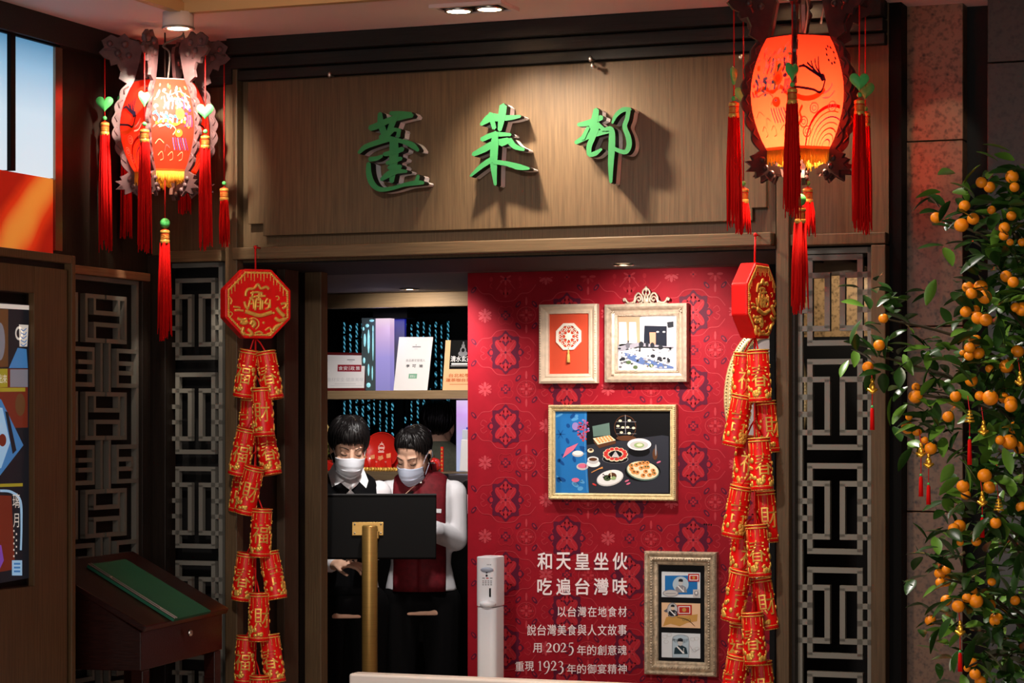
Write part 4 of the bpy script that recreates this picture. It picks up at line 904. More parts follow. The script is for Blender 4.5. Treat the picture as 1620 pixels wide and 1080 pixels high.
def digit(ch, x, y, w, h):
    """old-style numerals drawn with a broad pen; y is the base line"""
    D_ = {'2': [[(.08, .72, .10), (.22, .95, .10), (.52, .97, .16), (.72, .75, .24), (.55, .45, .18), (.06, .06, .06)], [(.04, .06, .12), (.45, .08, .16), (.92, .10, .12)], [(.12, .74, .2), (.14, .72, .2)]],
          '0': [[(.5, .98, .08), (.16, .80, .2), (.08, .5, .26), (.16, .2, .2), (.5, .02, .08), (.84, .2, .2), (.92, .5, .26), (.84, .8, .2), (.5, .98, .08)]],
          '5': [[(.25, 1.0, .12), (.85, 1.02, .16)], [(.28, 1.0, .08), (.22, .58, .10)], [(.22, .58, .08), (.6, .6, .18), (.82, .25, .26), (.6, -.18, .18), (.15, -.34, .08)]],
          '1': [[(.5, 1.0, .26), (.5, .0, .26)], [(.1, .86, .08), (.5, .98, .12)], [(.15, .02, .08), (.85, .02, .08)]],
          '9': [[(.86, .62, .22), (.7, .95, .14), (.4, .98, .12), (.12, .72, .24), (.2, .42, .16), (.5, .34, .10), (.84, .5, .12)], [(.88, .66, .24), (.8, .2, .22), (.5, -.2, .14), (.16, -.36, .06)]],
          '3': [[(.12, .84, .12), (.4, .99, .12), (.72, .80, .22), (.6, .5, .12), (.35, .42, .08)], [(.35, .42, .08), (.75, .32, .22), (.78, -.02, .24), (.5, -.3, .14), (.12, -.32, .10)]]}
    for s in D_[ch]: P.stroke([(x+w*a, y-h*c_, w*q*1.0) for a, c_, q in s], TXT, 0, 6)
for k, ch in enumerate('2025'): digit(ch, 864+k*11.4, 1031.5, 10, 14.5)
for k, ch in enumerate('1923'): digit(ch, 851+[0, 8.8, 20.4, 31.4][k], 1060.5, [7, 10.2, 10, 10][k], 15)
P.done('wall_lettering', rw)

# ------------------------------------------------------------------ picture frames
def rectpx(x0, y0, x1, y1, Y):
    a, c = onY((x0+x1)/2, y0, Y), onY((x0+x1)/2, y1, Y); return onY(x0, (y0+y1)/2, Y).x, onY(x1, (y0+y1)/2, Y).x, c.z, a.z
def moulding(mb, x0, x1, z0, z1, prof):
    """prof: (inset from the outer edge, distance off the wall)"""
    rings = []
    for ins, d in prof: rings.append([(x0+ins, YR-d, z0+ins), (x1-ins, YR-d, z0+ins), (x1-ins, YR-d, z1-ins), (x0+ins, YR-d, z1-ins)])
    vs = [p for r_ in rings for p in r_]; fs = []
    for k in range(len(rings)-1):
        for i in range(4): j = (i+1) % 4; fs.append((k*4+i, k*4+j, (k+1)*4+j, (k+1)*4+i))
    mb.add(vs, fs)
def beads(mb, x0, x1, z0, z1, ins, d, step, s, sy=.003):
    for (ax, az), (bx, bz) in (((x0+ins, z0+ins), (x1-ins, z0+ins)), ((x1-ins, z0+ins), (x1-ins, z1-ins)), ((x1-ins, z1-ins), (x0+ins, z1-ins)), ((x0+ins, z1-ins), (x0+ins, z0+ins))):
        n_ = max(2, int(math.hypot(bx-ax, bz-az)/step))
        for k in range(n_): t = (k+.5)/n_; mb.ell((ax+(bx-ax)*t, YR-d, az+(bz-az)*t), (s, sy, s), nu=6, nv=4)
CREAM = M('cream_frame', (216, 196, 172), .45, noise=.08, scale=50); SILV = M('silver_frame', (178, 160, 140), .42, .3, noise=.2, scale=60); GLDF = M('pale_gold_frame', (216, 196, 148), .45, .15, noise=.15, scale=80); BRZ = M('antique_silver', (188, 170, 144), .42, .35, noise=.35, scale=70)
IVO = M('ivory', (246, 236, 220), .45)
# 1 cream frame with octagonal jade ornament
x0, x1, z0, z1 = rectpx(852.5, 481, 944, 606, YR-.03); r = thing('framed_picture', 'cream picture frame holding a white openwork octagon with a tassel on orange', 'picture', ((x0+x1)/2, YR, z0))
b = MB(); moulding(b, x0, x1, z0, z1, [(0, 0), (0, .028), (.009, .034), (.020, .024), (.024, .022), (.026, .026), (.036, .022), (.038, .008)]); b.build('frame', CREAM, r)
b = MB()
for sx in (x0+.0055, x1-.0055):
    for k in range(26): b.ell((sx, YR-.033, z0+.03+(z1-z0-.06)*k/25), (.003, .003, .0045), nu=6, nv=4)
b.build('carved_band', CREAM, r, True)
b = MB(); b.box((x0+.036, YR-.010, z0+.036), (x1-.036, YR-.006, z1-.036)); b.build('orange_backing', M('orange_card', (206, 74, 44), .7), r)
cxx, czz = onY(899, 532, YR-.02).x, onY(899, 532, YR-.02).z; Ro = .052
pl = [(Ro*math.cos(PI/8+i*PI/4)/math.cos(PI/8), Ro*math.sin(PI/8+i*PI/4)/math.cos(PI/8)) for i in range(8)]
b = MB(); vs = []
for y in (YR-.011, YR-.018):
    for k in (1, .80): vs += [(cxx+x*k, y, czz+z*k) for x, z in pl]
fs = []
for i in range(8): j = (i+1) % 8; fs += [(16+i, 16+j, 24+j, 24+i), (i, j, 16+j, 16+i), (8+i, 24+i, 24+j, 8+j)]
b.add(vs, fs)
b.lathe([(0, .008), (.0135, .006), (.0145, 0)], (cxx, YR-.012, czz), 18, Matrix.Rotation(PI/2, 3, 'X'))
for q in range(8):
    a = q*PI/4; cs, sn = math.cos(a), math.sin(a); Q = lambda u, v: (cxx+cs*u-sn*v, YR-.0145, czz+sn*u+cs*v)
    for sg in (-1, 1): b.tube([Q(*p[:2]) for p in [(s_.x, s_.y) for s_ in spline([(.013, sg*.003, 0), (.020, sg*.009, 0), (.028, sg*.011, 0), (.030, sg*.004, 0), (.024, sg*.004, 0)], 4)]], .0017, 5); b.tube([Q(.026, sg*.011), Q(.034, sg*.010), Q(.043, sg*.004)], .0017, 5)
    b.ell(Q(.037, 0), (.003, .002, .003), nu=6, nv=4)
b.build('openwork_octagon', IVO, r)
b = MB(); tz = czz-Ro; b.lathe([(.001, 0), (.004, -.004), (.0045, -.010), (.003, -.014), (.0055, -.02), (.008, -.05), (0, -.05)], (cxx, YR-.018, tz), 12); b.tube([(cxx, YR-.018, tz+.008), (cxx, YR-.018, tz)], .001, 5); b.build('tassel', M('straw_tassel', (232, 186, 104), .6), r, True)
b = MB(); b.ell((cxx, YR-.0185, czz-Ro*.9), (.002, .001, .002), nu=8, nv=5); b.build('peg', BLK, r)
# 2 silver crested frame with banquet photograph
x0, x1, z0, z1 = rectpx(957.5, 480.5, 1087, 604, YR-.03); r = thing('framed_picture', 'silvery frame with scrolled crest around a photo of a banquet hall', 'picture', ((x0+x1)/2, YR, z0))
b = MB(); moulding(b, x0, x1, z0, z1, [(0, 0), (0, .038), (.010, .042), (.016, .036), (.024, .022), (.034, .018), (.038, .024), (.046, .022), (.048, .010)]); b.build('frame', SILV, r)
b = MB(); beads(b, x0, x1, z0, z1, .042, .024, .006, .0026)
rnd = random.Random(4)
for cx_, cz_ in ((x0+.022, z0+.022), (x1-.022, z0+.022), (x0+.022, z1-.022), (x1-.022, z1-.022)):
    for q in range(12): b.ell((cx_+rnd.uniform(-.012, .012), YR-.028, cz_+rnd.uniform(-.012, .012)), (.0035, .004, .0035), nu=6, nv=4)
b.build('carved_corners', SILV, r, True)['kind'] = 'stuff'
b = MB(); xm = (x0+x1)/2
def TB(pts, r_): b.tube([(xm+p.x*sg, YR-.026, z1+p.y) for p in spline([(q[0], q[1], 0) for q in pts], 6)], r_, 6)
for sg in (-1, 1):
    TB([(.088, .012), (.092, .018), (.086, .022), (.080, .012), (.068, .004), (.050, .010), (.044, .030), (.032, .042), (.018, .030), (.014, .008)], .0042)
    TB([(.048, .004), (.040, .022), (.028, .028), (.022, .018), (.030, .012), (.034, .018)], .0036); TB([(.014, .012), (.022, .004), (.030, .004)], .0034)
    TB([(.0, .062), (.012, .052), (.014, .040), (.006, .030), (.008, .016)], .0042)
b.ell((xm, YR-.026, z1+.057), (.006, .005, .012), nu=10, nv=6); b.ell((xm, YR-.026, z1+.012), (.012, .005, .012), nu=10, nv=6); b.ell((xm, YR-.028, z1+.036), (.004, .004, .010), nu=8, nv=6)
b.box((xm-.085, YR-.030, z1-.004), (xm+.085, YR-.012, z1+.004)); b.build('crest', SILV, r, True)
b = MB(); b.box((x0+.046, YR-.012, z0+.046), (x1-.046, YR-.008, z1-.046)); ph = b.build('photo', M('photo_paper', (206, 206, 210), .4), r)
K = lambda n, c: M('ink_'+n, c, .6, spec=.1)
ik = dict(w=K('white', (236, 234, 232)), pg=K('pale_grey', (196, 194, 192)), gy=K('grey', (140, 140, 146)), dk=K('charcoal', (36, 38, 44)), bl=K('slate_blue', (78, 98, 142)), br=K('tan', (182, 134, 108)), wm=K('warm', (222, 198, 172)), gn=K('green', (74, 92, 60)), nb=K('night', (24, 28, 40)), mid=K('middle', (92, 92, 100)))
P = Paint(wallmap(YR-.0122)); ox, oy, k = 945, 450, 6.55
A_ = lambda *q: [(ox+q[i]/k, oy+q[i+1]/k) for i in range(0, len(q), 2)]
ik.update(hz=K('haze', (138, 136, 146)), tn=K('tan_wall', (170, 138, 110)), cl=K('cloth_white', (214, 212, 216)))
P.poly(A_(215, 335, 790, 335, 790, 870, 215, 870), ik['cl'], 0)
P.poly(A_(215, 335, 450, 335, 450, 600, 215, 640), ik['tn'], 1); P.poly(A_(225, 390, 300, 390, 310, 620, 225, 640), ik['w'], 2); P.poly(A_(330, 390, 400, 390, 410, 600, 330, 620), ik['w'], 2)
P.poly(A_(440, 345, 490, 345, 480, 590, 445, 600), ik['w'], 2); P.poly(A_(485, 425, 720, 430, 720, 640, 480, 640), ik['nb'], 1); P.poly(A_(540, 495, 605, 495, 605, 620, 545, 620), ik['br'], 2)
P.poly(A_(720, 390, 790, 380, 790, 440, 730, 450), ik['dk'], 2); P.poly(A_(725, 450, 790, 450, 790, 620, 725, 630), ik['w'], 2)
for x, y in ((625, 490), (690, 490)): P.ell(ox+x/k, oy+y/k, 2.4, 1.3, ik['pg'], 3, 8)
P.ell(ox+315/k, oy+630/k, 3.4, 5, ik['mid'], 3, 10); P.ell(ox+320/k, oy+590/k, 1.2, 1.8, ik['dk'], 3, 8)
for x, y, w, h in ((455, 620, 4, 5), (515, 620, 2.5, 4.5), (570, 630, 3.4, 5), (655, 650, 4, 4)): P.ell(ox+x/k, oy+y/k, w, h, ik['dk'], 3, 9)
P.poly(A_(215, 700, 260, 690, 430, 640, 790, 650, 790, 840, 600, 790, 420, 730), ik['cl'], 2)
P.poly(A_(215, 620, 440, 600, 720, 640, 790, 640, 790, 665, 430, 655, 260, 690, 215, 700), ik['hz'], 2); P.poly(A_(250, 695, 420, 740, 790, 850, 790, 870, 640, 870, 430, 820, 300, 760), ik['bl'], 4)
P.poly(A_(215, 760, 330, 780, 520, 850, 520, 870, 215, 870), ik['pg'], 4)
rnd = random.Random(8)
for q in range(120): x, y = rnd.uniform(220, 780), rnd.uniform(660, 860); P.ell(ox+x/k, oy+y/k, rnd.uniform(1, 3.2), rnd.uniform(.8, 2), ik[rnd.choice(['w', 'gy', 'dk', 'w', 'mid', 'pg'])], 5, 7)
for x, y in ((575, 740), (645, 765), (265, 770), (325, 805), (395, 855), (560, 840)): P.ell(ox+x/k, oy+y/k, 4, 3, ik['dk' if y < 800 else 'gn'], 6, 8)
for q in range(9): P.ell(ox+(530+rnd.uniform(-40, 40))/k, oy+(845+rnd.uniform(-15, 15))/k, 1.2, 1.1, ik['wm'], 7, 6)
P.done('photo_print', ph)
# 3 wide gold frame with the food photograph
x0, x1, z0, z1 = rectpx(867, 640, 1069, 791, YR-.03); r = thing('framed_picture', 'wide pale gold frame around a photo of dishes on a black table', 'picture', ((x0+x1)/2, YR, z0))
b = MB(); moulding(b, x0, x1, z0, z1, [(0, 0), (0, .026), (.004, .032), (.012, .030), (.016, .024), (.020, .026), (.025, .022), (.026, .010)]); b.build('frame', GLDF, r)
b = MB(); beads(b, x0, x1, z0, z1, .0055, .032, .0075, .0034, .004); beads(b, x0, x1, z0, z1, .019, .026, .006, .0022); b.build('beading', GLDF, r, True)['kind'] = 'stuff'
b = MB(); b.box((x0+.024, YR-.012, z0+.024), (x1-.024, YR-.008, z1-.024)); ph = b.build('photo', K('black', (16, 16, 18)), r)
ik.update(blue=K('sea_blue', (36, 112, 180)), blue2=K('deep_blue', (22, 74, 138)), blue3=K('sky', (86, 156, 208)), rose=K('rose', (196, 72, 110)), lil=K('lilac', (150, 130, 190)), tab=K('table_grey', (46, 48, 56)), bk=K('black', (16, 16, 18)), org=K('orange', (220, 150, 84)), crm=K('cream', (238, 222, 186)), lg=K('light_green', (150, 176, 120)), red=K('bright_red', (206, 60, 56)), sg=K('sage', (96, 122, 112)), brn=K('brown', (92, 58, 38)), pk=K('pink', (214, 110, 140)))
P = Paint(wallmap(YR-.0122)); ox, oy, k = 860, 630, 6.355
def E(x, y, rx, ry, m, l, n=18, rot=0): P.ell(ox+x/k, oy+y/k, rx/k, ry/k, ik[m], l, n, rot)
P.poly(A_(112, 128, 1258, 122, 1258, 950, 112, 950), ik['bk'], 0); P.poly(A_(420, 470, 1190, 370, 1258, 380, 1258, 950, 440, 950), ik['tab'], 1)
P.poly(A_(112, 128, 436, 126, 430, 420, 440, 700, 456, 950, 112, 950), ik['blue'], 2)
rnd = random.Random(3)
for q in range(26): E(rnd.uniform(140, 400), rnd.uniform(160, 920), rnd.uniform(14, 46), rnd.uniform(8, 22), ['blue2', 'blue3', 'blue2'][q % 3], 3, 10, rnd.uniform(-1, 1.4))
for q in range(6): a = q*PI/3; P.stroke([(ox+170/k, oy+360/k, 1.5), (ox+(170+math.cos(a)*50)/k, oy+(360+math.sin(a)*50)/k, .6)], ik['blue2'], 4)
for q in range(60): a, d_ = rnd.uniform(0, 2*PI), math.sqrt(rnd.random()); E(398+56*d_*math.cos(a), 320+112*d_*math.sin(a), 12, 10, ['rose', 'red', 'rose', 'lil'][q % 4], 4, 7)
E(320, 280, 34, 40, 'lil', 4); P.poly(A_(190, 600, 230, 500, 350, 448, 300, 520), ik['pk'], 4); E(320, 820, 40, 22, 'pk', 4, 10)
P.stroke([(ox+420/k, oy+130/k, .8), (ox+416/k, oy+500/k, .8), (ox+440/k, oy+940/k, .8)], ik['blue3'], 5)
P.poly(A_(490, 280, 660, 245, 670, 370, 500, 385), ik['sg'], 4); P.poly(A_(495, 400, 665, 370, 725, 420, 545, 465), ik['crm'], 4); P.poly(A_(500, 410, 545, 465, 725, 425, 722, 455, 560, 500, 505, 440), ik['brn'], 3)
for i in range(3):
    for j in range(5): E(535+j*31+i*14, 405-j*6+i*17, 13, 10, 'org', 5, 9)
P.ring(ox+820/k, oy+290/k, 110/k, 120/k, .05, ik['brn'], 3, 30); E(830, 400, 100, 26, 'brn', 3)
for y in (235, 300, 355): P.stroke([(ox+730/k, oy+y/k, .6), (ox+930/k, oy+y/k, .6)], ik['gy'], 4)
for x, y in ((770, 225), (862, 222), (748, 278), (797, 292), (845, 290), (905, 297), (782, 342), (860, 350)): E(x, y, 17, 12, 'crm', 5, 10)
P.stroke([(ox+822/k, oy+165/k, .9), (ox+824/k, oy+360/k, .9)], ik['gy'], 4)
E(960, 530, 110, 55, 'bk', 3); E(962, 462, 120, 60, 'w', 4, 26); E(960, 468, 92, 42, 'pg', 5, 24); E(960, 470, 52, 26, 'lg', 6); E(965, 468, 30, 14, 'crm', 7)
E(1120, 560, 26, 60, 'brn', 3, 12); E(1128, 520, 8, 60, 'gy', 4, 10)
E(720, 610, 132, 44, 'bk', 3, 24); P.ring(ox+720/k, oy+610/k, 132/k, 44/k, .05, ik['gy'], 4)
for q in range(13): a = q*2*PI/13; E(722+98*math.cos(a), 562+52*math.sin(a), 30, 22, 'crm', 5, 12); E(722+98*math.cos(a), 558+52*math.sin(a), 22, 15, 'red', 6, 10)
E(722, 560, 56, 36, 'bk', 7)
for q in range(6): P.stroke([(ox+722/k, oy+530/k, .5), (ox+(690+q*13)/k, oy+590/k, 2)], ik['pg'], 8)
E(344, 556, 58, 32, 'pg', 4); E(344, 548, 50, 22, 'w', 5); E(472, 524, 32, 22, 'crm', 4); E(475, 516, 18, 12, 'brn', 5)
E(500, 655, 68, 36, 'w', 4, 22); E(497, 620, 58, 38, 'pg', 5, 20); E(497, 608, 55, 24, 'w', 6); E(497, 612, 42, 17, 'brn', 7); E(390, 685, 60, 36, 'pg', 4); E(390, 678, 46, 24, 'pk', 5)
P.stroke([(ox+480/k, oy+745/k, 1), (ox+550/k, oy+710/k, 1.4), (ox+595/k, oy+695/k, 3)], ik['org'], 5)
E(668, 800, 138, 78, 'pg', 4, 26, -.25); E(668, 794, 130, 70, 'w', 5, 26, -.25); E(640, 800, 40, 30, 'gn', 6, 12); E(690, 780, 44, 36, 'brn', 6, 12); E(700, 800, 30, 20, 'lg', 7, 10)
for q in range(9): E(660+rnd.uniform(-70, 70), 790+rnd.uniform(-40, 40), 9, 6, 'bk', 8, 7)
P.stroke([(ox+675/k, oy+720/k, 1), (ox+680/k, oy+800/k, 2)], ik['crm'], 8)
E(995, 735, 180, 100, 'bk', 3, 26); E(998, 728, 166, 96, 'sg', 4, 28, .15); E(998, 722, 158, 88, 'crm', 5, 28, .15)
for q in range(16): x, y = [(880, 675), (930, 668), (1000, 650), (1045, 690), (1100, 725), (885, 710), (980, 700), (1025, 735), (940, 745), (1065, 770), (1000, 775), (965, 655), (1110, 755), (1040, 650), (905, 740), (1020, 690)][q]; E(x, y, 25, 21, 'org', 6, 10); E(x+4, y-5, 10, 8, 'brn' if q % 3 else 'gn', 7, 7)
for x, y, m in ((510, 865, 'red'), (838, 828, 'pk'), (852, 856, 'pk'), (1157, 640, 'pk')): E(x, y, 24, 9, m, 5, 8, .5 if x < 600 else -.4)
P.done('photo_print', ph)
# 4 antique frame with three stamp cards
x0, x1, z0, z1 = rectpx(1019, 872.5, 1133.5, 1068.5, YR-.03); r = thing('framed_picture', 'tall antique silver frame with three portrait stamp cards on black', 'picture', ((x0+x1)/2, YR, z0))
b = MB(); moulding(b, x0, x1, z0, z1, [(0, 0), (0, .028), (.005, .036), (.014, .034), (.018, .028), (.026, .034), (.034, .032), (.040, .022), (.050, .020), (.054, .010)]); b.build('frame', BRZ, r)
b = MB(); beads(b, x0, x1, z0, z1, .0085, .036, .0065, .0026); beads(b, x0, x1, z0, z1, .030, .035, .0105, .0050, .004); beads(b, x0, x1, z0, z1, .045, .0215, .006, .0024); b.build('beading', BRZ, r, True)['kind'] = 'stuff'
b = MB(); b.box((x0+.052, YR-.012, z0+.052), (x1-.052, YR-.008, z1-.052)); b.build('black_mat', K('black', (16, 16, 18)), r)
ox, oy, k = 1010, 860, 4.908
ik.update(paper=K('paper', (216, 222, 226)), peach=K('peach', (230, 190, 150)), och=K('ochre', (196, 148, 78)), dred=K('stamp_red', (178, 42, 36)), ddk=K('dark_teal', (36, 56, 66)), ltb=K('light_blue', (176, 196, 208)))
for idx, (yt, yb2) in enumerate(((215, 420), (455, 655), (688, 890))):
    q0 = onY(ox+181/k, oy+yt/k, YR-.013); q1 = onY(ox+481/k, oy+yb2/k, YR-.013)
    b = MB(); b.box((q0.x, YR-.0145, q1.z), (q1.x, YR-.0122, q0.z)); cdm = b.build('stamp_card', ik[['paper', 'peach', 'paper'][idx]], r)
    P = Paint(wallmap(YR-.0147, .0003))
    R4 = lambda a, c_, d_, e_, m, l: P.rect(ox+a/k, oy+c_/k, ox+d_/k, oy+e_/k, ik[m], l)
    def bust(x, y, s, l, coat='gy', face='pg'):
        P.poly(A_(x-34*s, y+62*s, x-30*s, y+30*s, x-10*s, y+16*s, x+10*s, y+16*s, x+32*s, y+28*s, x+40*s, y+62*s), ik[coat], l); E(x, y, 14*s, 19*s, face, l+1, 12); P.poly(A_(x-14*s, y-6*s, x-12*s, y-20*s, x+2*s, y-24*s, x+14*s, y-18*s, x+14*s, y-4*s), ik['dk'], l+2)
        P.poly(A_(x-22*s, y+22*s, x-14*s, y+20*s, x+24*s, y+58*s, x+14*s, y+60*s), ik['w'], l+1)
        for q in range(3): E(x+18*s, y+(34+q*8)*s, 3*s, 3*s, 'w', l+2, 6)
    if idx == 0:
        R4(206, 246, 458, 392, 'blue', 0); E(328, 315, 62, 62, 'ltb', 1, 26); bust(328, 300, 1.25, 2); R4(386, 232, 472, 292, 'dred', 4); R4(396, 242, 464, 284, 'w', 5); R4(402, 248, 458, 278, 'dred', 6); E(430, 263, 11, 11, 'och', 7, 10)
        E(250, 382, 62, 26, 'pg', 3); P.ring(ox+250/k, oy+382/k, 62/k, 26/k, .1, ik['gy'], 4); P.stroke([(ox+210/k, oy+385/k, .8), (ox+290/k, oy+385/k, .8)], ik['gy'], 5); R4(424, 354, 474, 414, 'pg', 3); E(449, 384, 17, 21, 'gy', 4, 12); E(449, 380, 8, 10, 'w', 5, 10)
    elif idx == 1:
        P.poly(A_(190, 640, 215, 570, 280, 550, 360, 560, 460, 545, 455, 600, 380, 612, 320, 640, 250, 620), ik['och'], 0); P.stroke([(ox+300/k, oy+570/k, .8), (ox+380/k, oy+590/k, 1.4), (ox+440/k, oy+640/k, .6)], ik['brn'], 1)
        for q in range(5): P.stroke([(ox+(340+q*14)/k, oy+575/k, .4), (ox+(350+q*14)/k, oy+600/k, .9)], ik['gn'], 1)
        E(264, 512, 40, 54, 'pg', 2, 22); bust(266, 495, 1.05, 3, 'dk', 'wm'); P.ring(ox+264/k, oy+512/k, 42/k, 56/k, .1, ik['gy'], 6); R4(300, 474, 414, 552, 'dred', 2); R4(310, 484, 402, 542, 'w', 3); R4(316, 490, 396, 536, 'dred', 4); E(355, 512, 16, 16, 'och', 5, 12); P.poly(A_(196, 520, 226, 500, 240, 524, 214, 532), ik['mid'], 2)
    else:
        R4(264, 738, 390, 882, 'ltb', 0); E(327, 740, 63, 34, 'ltb', 0, 22); bust(325, 765, 1.45, 1, 'ddk', 'pg')
        P.stroke([(ox+264/k, oy+884/k, .7), (ox+264/k, oy+740/k, .7), (ox+290/k, oy+712/k, .7), (ox+328/k, oy+705/k, .7), (ox+366/k, oy+712/k, .7), (ox+391/k, oy+740/k, .7), (ox+391/k, oy+884/k, .7)], ik['gy'], 5); P.stroke([(ox+264/k, oy+883/k, .7), (ox+391/k, oy+883/k, .7)], ik['gy'], 5)
        for x, y in ((205, 720), (240, 705), (215, 760), (420, 740), (450, 735), (430, 830), (455, 815)): P.ring(ox+x/k, oy+y/k, 4, 3.0, .16, ik['pg'], 1)
        P.stroke([(ox+400/k, oy+790/k, .5), (ox+430/k, oy+835/k, .5), (ox+470/k, oy+815/k, .5)], ik['gy'], 2)
    P.done('card_print', cdm)
# 5 oval frame, cut by the post
ce = onY(1212, 630, YR-.02); rx, rz_ = .165, .272
r = thing('oval_picture', 'large oval silver and gold frame behind the right firecracker string', 'picture', (ce.x, YR, ce.z-rz_))
def oval(mb, prof, n=56):
    vs = []; fs = []
    for ins, d in prof: vs += [(ce.x+(rx-ins)*math.cos(2*PI*i/n), YR-d, ce.z+(rz_-ins)*math.sin(2*PI*i/n)) for i in range(n)]
    for q in range(len(prof)-1):
        for i in range(n): j = (i+1) % n; fs.append((q*n+i, q*n+j, (q+1)*n+j, (q+1)*n+i))
    mb.add(vs, fs)
b = MB(); oval(b, [(0, 0), (0, .026), (.006, .034), (.014, .030), (.018, .034), (.034, .030), (.038, .022), (.044, .020), (.046, .008)]); b.build('frame', M('oval_gilt', (196, 170, 120), .4, .4, noise=.15, scale=60), r, True)
b = MB()
for ins, d, s_, n_ in ((.009, .034, .003, 130), (.026, .033, .0048, 90), (.041, .021, .0024, 130)):
    for i in range(n_): a = 2*PI*i/n_; b.ell((ce.x+(rx-ins)*math.cos(a), YR-d, ce.z+(rz_-ins)*math.sin(a)), (s_, .003, s_), nu=6, nv=4)
b.build('beading', GLDF, r, True)['kind'] = 'stuff'
P = Paint(lambda x, z, l: Vector((ce.x+x, YR-.007-.0004*l, ce.z+z)))
P.ell(0, 0, rx-.044, rz_-.044, K('oval_grey', (140, 132, 130)), 0, 40); P.ell(.03, .01, .07, .06, ik['brn'], 1); P.ell(.03, .06, .035, .05, ik['w'], 2); P.ell(.03, -.10, .085, .09, ik['dred'], 1); P.ell(.03, .10, .03, .03, ik['dk'], 3)
P.done('portrait_print', r)
# 6 black-and-white picture half behind the post
x0, x1, z0, z1 = rectpx(1196, 850, 1246, 976, YR-.012); r = thing('picture_board', 'unframed black and white building photo half hidden by the right post', 'picture', ((x0+x1)/2, YR, z0))
b = MB(); b.box((x0, YR-.012, z0), (x1, YR-.0005, z1)); b.build('board', ik['w'], r)
P = Paint(lambda x, z, l: Vector((x0+(x1-x0)*x, YR-.0124-.0003*l, z0+(z1-z0)*z)))
P.rect(.06, .02, .94, .80, ik['dk'], 0); P.rect(.1, .62, .9, .80, ik['gy'], 1)
for q in range(6): P.rect(.14+q*.13, .64, .20+q*.13, .76, ik['w'], 2); P.rect(.12+q*.13, .3, .20+q*.13, .5, ik['mid'], 1)
P.rect(.06, .05, .94, .2, ik['gy'], 1)
P.done('board_print', r)

# ------------------------------------------------------------------ white dispenser tower before the red wall
Yt = .62; x0, x1 = X(752.5, Yt), X(783, Yt); zt = onY(768, 880.5, Yt).z
r = thing('dispenser_tower', 'slim white hand-sanitiser tower standing before the red wall', 'dispenser', ((x0+x1)/2, Yt, 0))
w = x1-x0
def rr(x0, x1, y0, y1, q, n=5):
    pts = []
    for cx_, cy_, a0 in ((x1-q, y1-q, 0), (x0+q, y1-q, PI/2), (x0+q, y0+q, PI), (x1-q, y0+q, 1.5*PI)):
        for i in range(n+1): a = a0+i*PI/2/n; pts.append((cx_+q*math.cos(a), cy_+q*math.sin(a)))
    return pts
WT = M('white_enamel', (246, 249, 255), .35)
zs = onY(768, 960, Yt).z
b = MB(); pl = rr(x0, x1, Yt, Yt+.11, .022); b.prism(pl, lambda x, y: (x, y, .02), lambda x, y: (x, y, zs-.002)); b.build('column', WT, r, auto=True)
b = MB(); pl2 = rr(x0-.001, x1+.001, Yt-.002, Yt+.112, .022); b.prism(pl2, lambda x, y: (x, y, zs+.001), lambda x, y: (x, y, zt)); b.build('head', WT, r, auto=True, bevel=.004)
b = MB(); b.prism(rr(x0-.03, x1+.03, Yt-.05, Yt+.16, .03), lambda x, y: (x, y, 0), lambda x, y: (x, y, .02)); b.build('foot', WT, r, bevel=.003)
xm = x0+w*.60
b = MB(); b.ell((xm+w*.05, Yt-.004, onY(768, 955, Yt).z), (w*.40, .028, .014), nu=20, nv=10); b.build('drip_tray', WT, r, True)
b = MB(); b.ell((xm, Yt-.003, onY(768, 901, Yt).z), (w*.34, .012, .010), nu=18, nv=8); b.build('nozzle_hood', M('hood_grey', (164, 172, 190), .4), r, True)
DK = M('black_plastic', (24, 24, 26), .4); b = MB()
for px, py, s in ((770.5, 905, .0042), (770.5, 910, .0045)): p = onY(px, py, Yt); b.ell((p.x, Yt-.004, p.z), (s, .003, s), nu=8, nv=6)
b.build('nozzle', DK, r)
b = MB(); p, q = onY(774.5, 930, Yt), onY(777, 944, Yt); b.box((p.x, Yt-.005, q.z), (q.x, Yt-.001, p.z)); b.build('level_window', DK, r)
P = Paint(lambda px, py, l: onY(px, py, Yt-.0032-.0003*l)); gy = ik['gy']
for q in range(3): P.ell(771+q*2.6, 893, .7, .7, DK, 0, 8)
for q in range(3): P.rect(763+q*6, 913.5, 767+q*6, 915, gy if q != 1 else ik['red'], 0)
for i in range(3):
    for j in range(4): P.rect(763+j*4.2, 918+i*3, 765.6+j*4.2, 919.4+i*3, gy, 0)
P.done('face_print', r)
# ------------------------------------------------------------------ shelving behind the counter
YC = 2.35
SHELF = wood('shelf_wood', (146, 122, 92), .5, .16, 'X')
px2 = lambda px, py, Y=YC: onY(px, py, Y)
sx0, sx1 = X(470, YC), X(800, YC)
sh = thing('wall_shelving', 'brown wooden shelving with lit columns behind the two staff', 'shelving', ((sx0+sx1)/2, YC, 0))
b = MB(); b.box((sx0, 2.2, Z(620, 486, 2.2)), (sx1, 2.24, 2.199)); b.build('header_board', SHELF, sh, bevel=.003)
b = MB(); b.box((sx0, YC, Z(620, 631)-0), (sx1, YC+.26, Z(620, 617))); bb = b
zs1, zs0 = Z(620, 617.5, YC), Z(620, 631, YC)
b = MB(); b.box((sx0, YC, zs0), (sx1, YC+.26, zs1)); b.build('shelf_board', SHELF, sh, bevel=.002)
zc1, zc0 = Z(640, 746, YC-.05), Z(640, 760, YC-.05)
b = MB(); b.box((sx0, YC-.05, zc0), (sx1, YC+.28, zc1)); b.build('counter_board', wood('counter_wood', (110, 92, 70), .5, .16, 'X'), sh, bevel=.002)
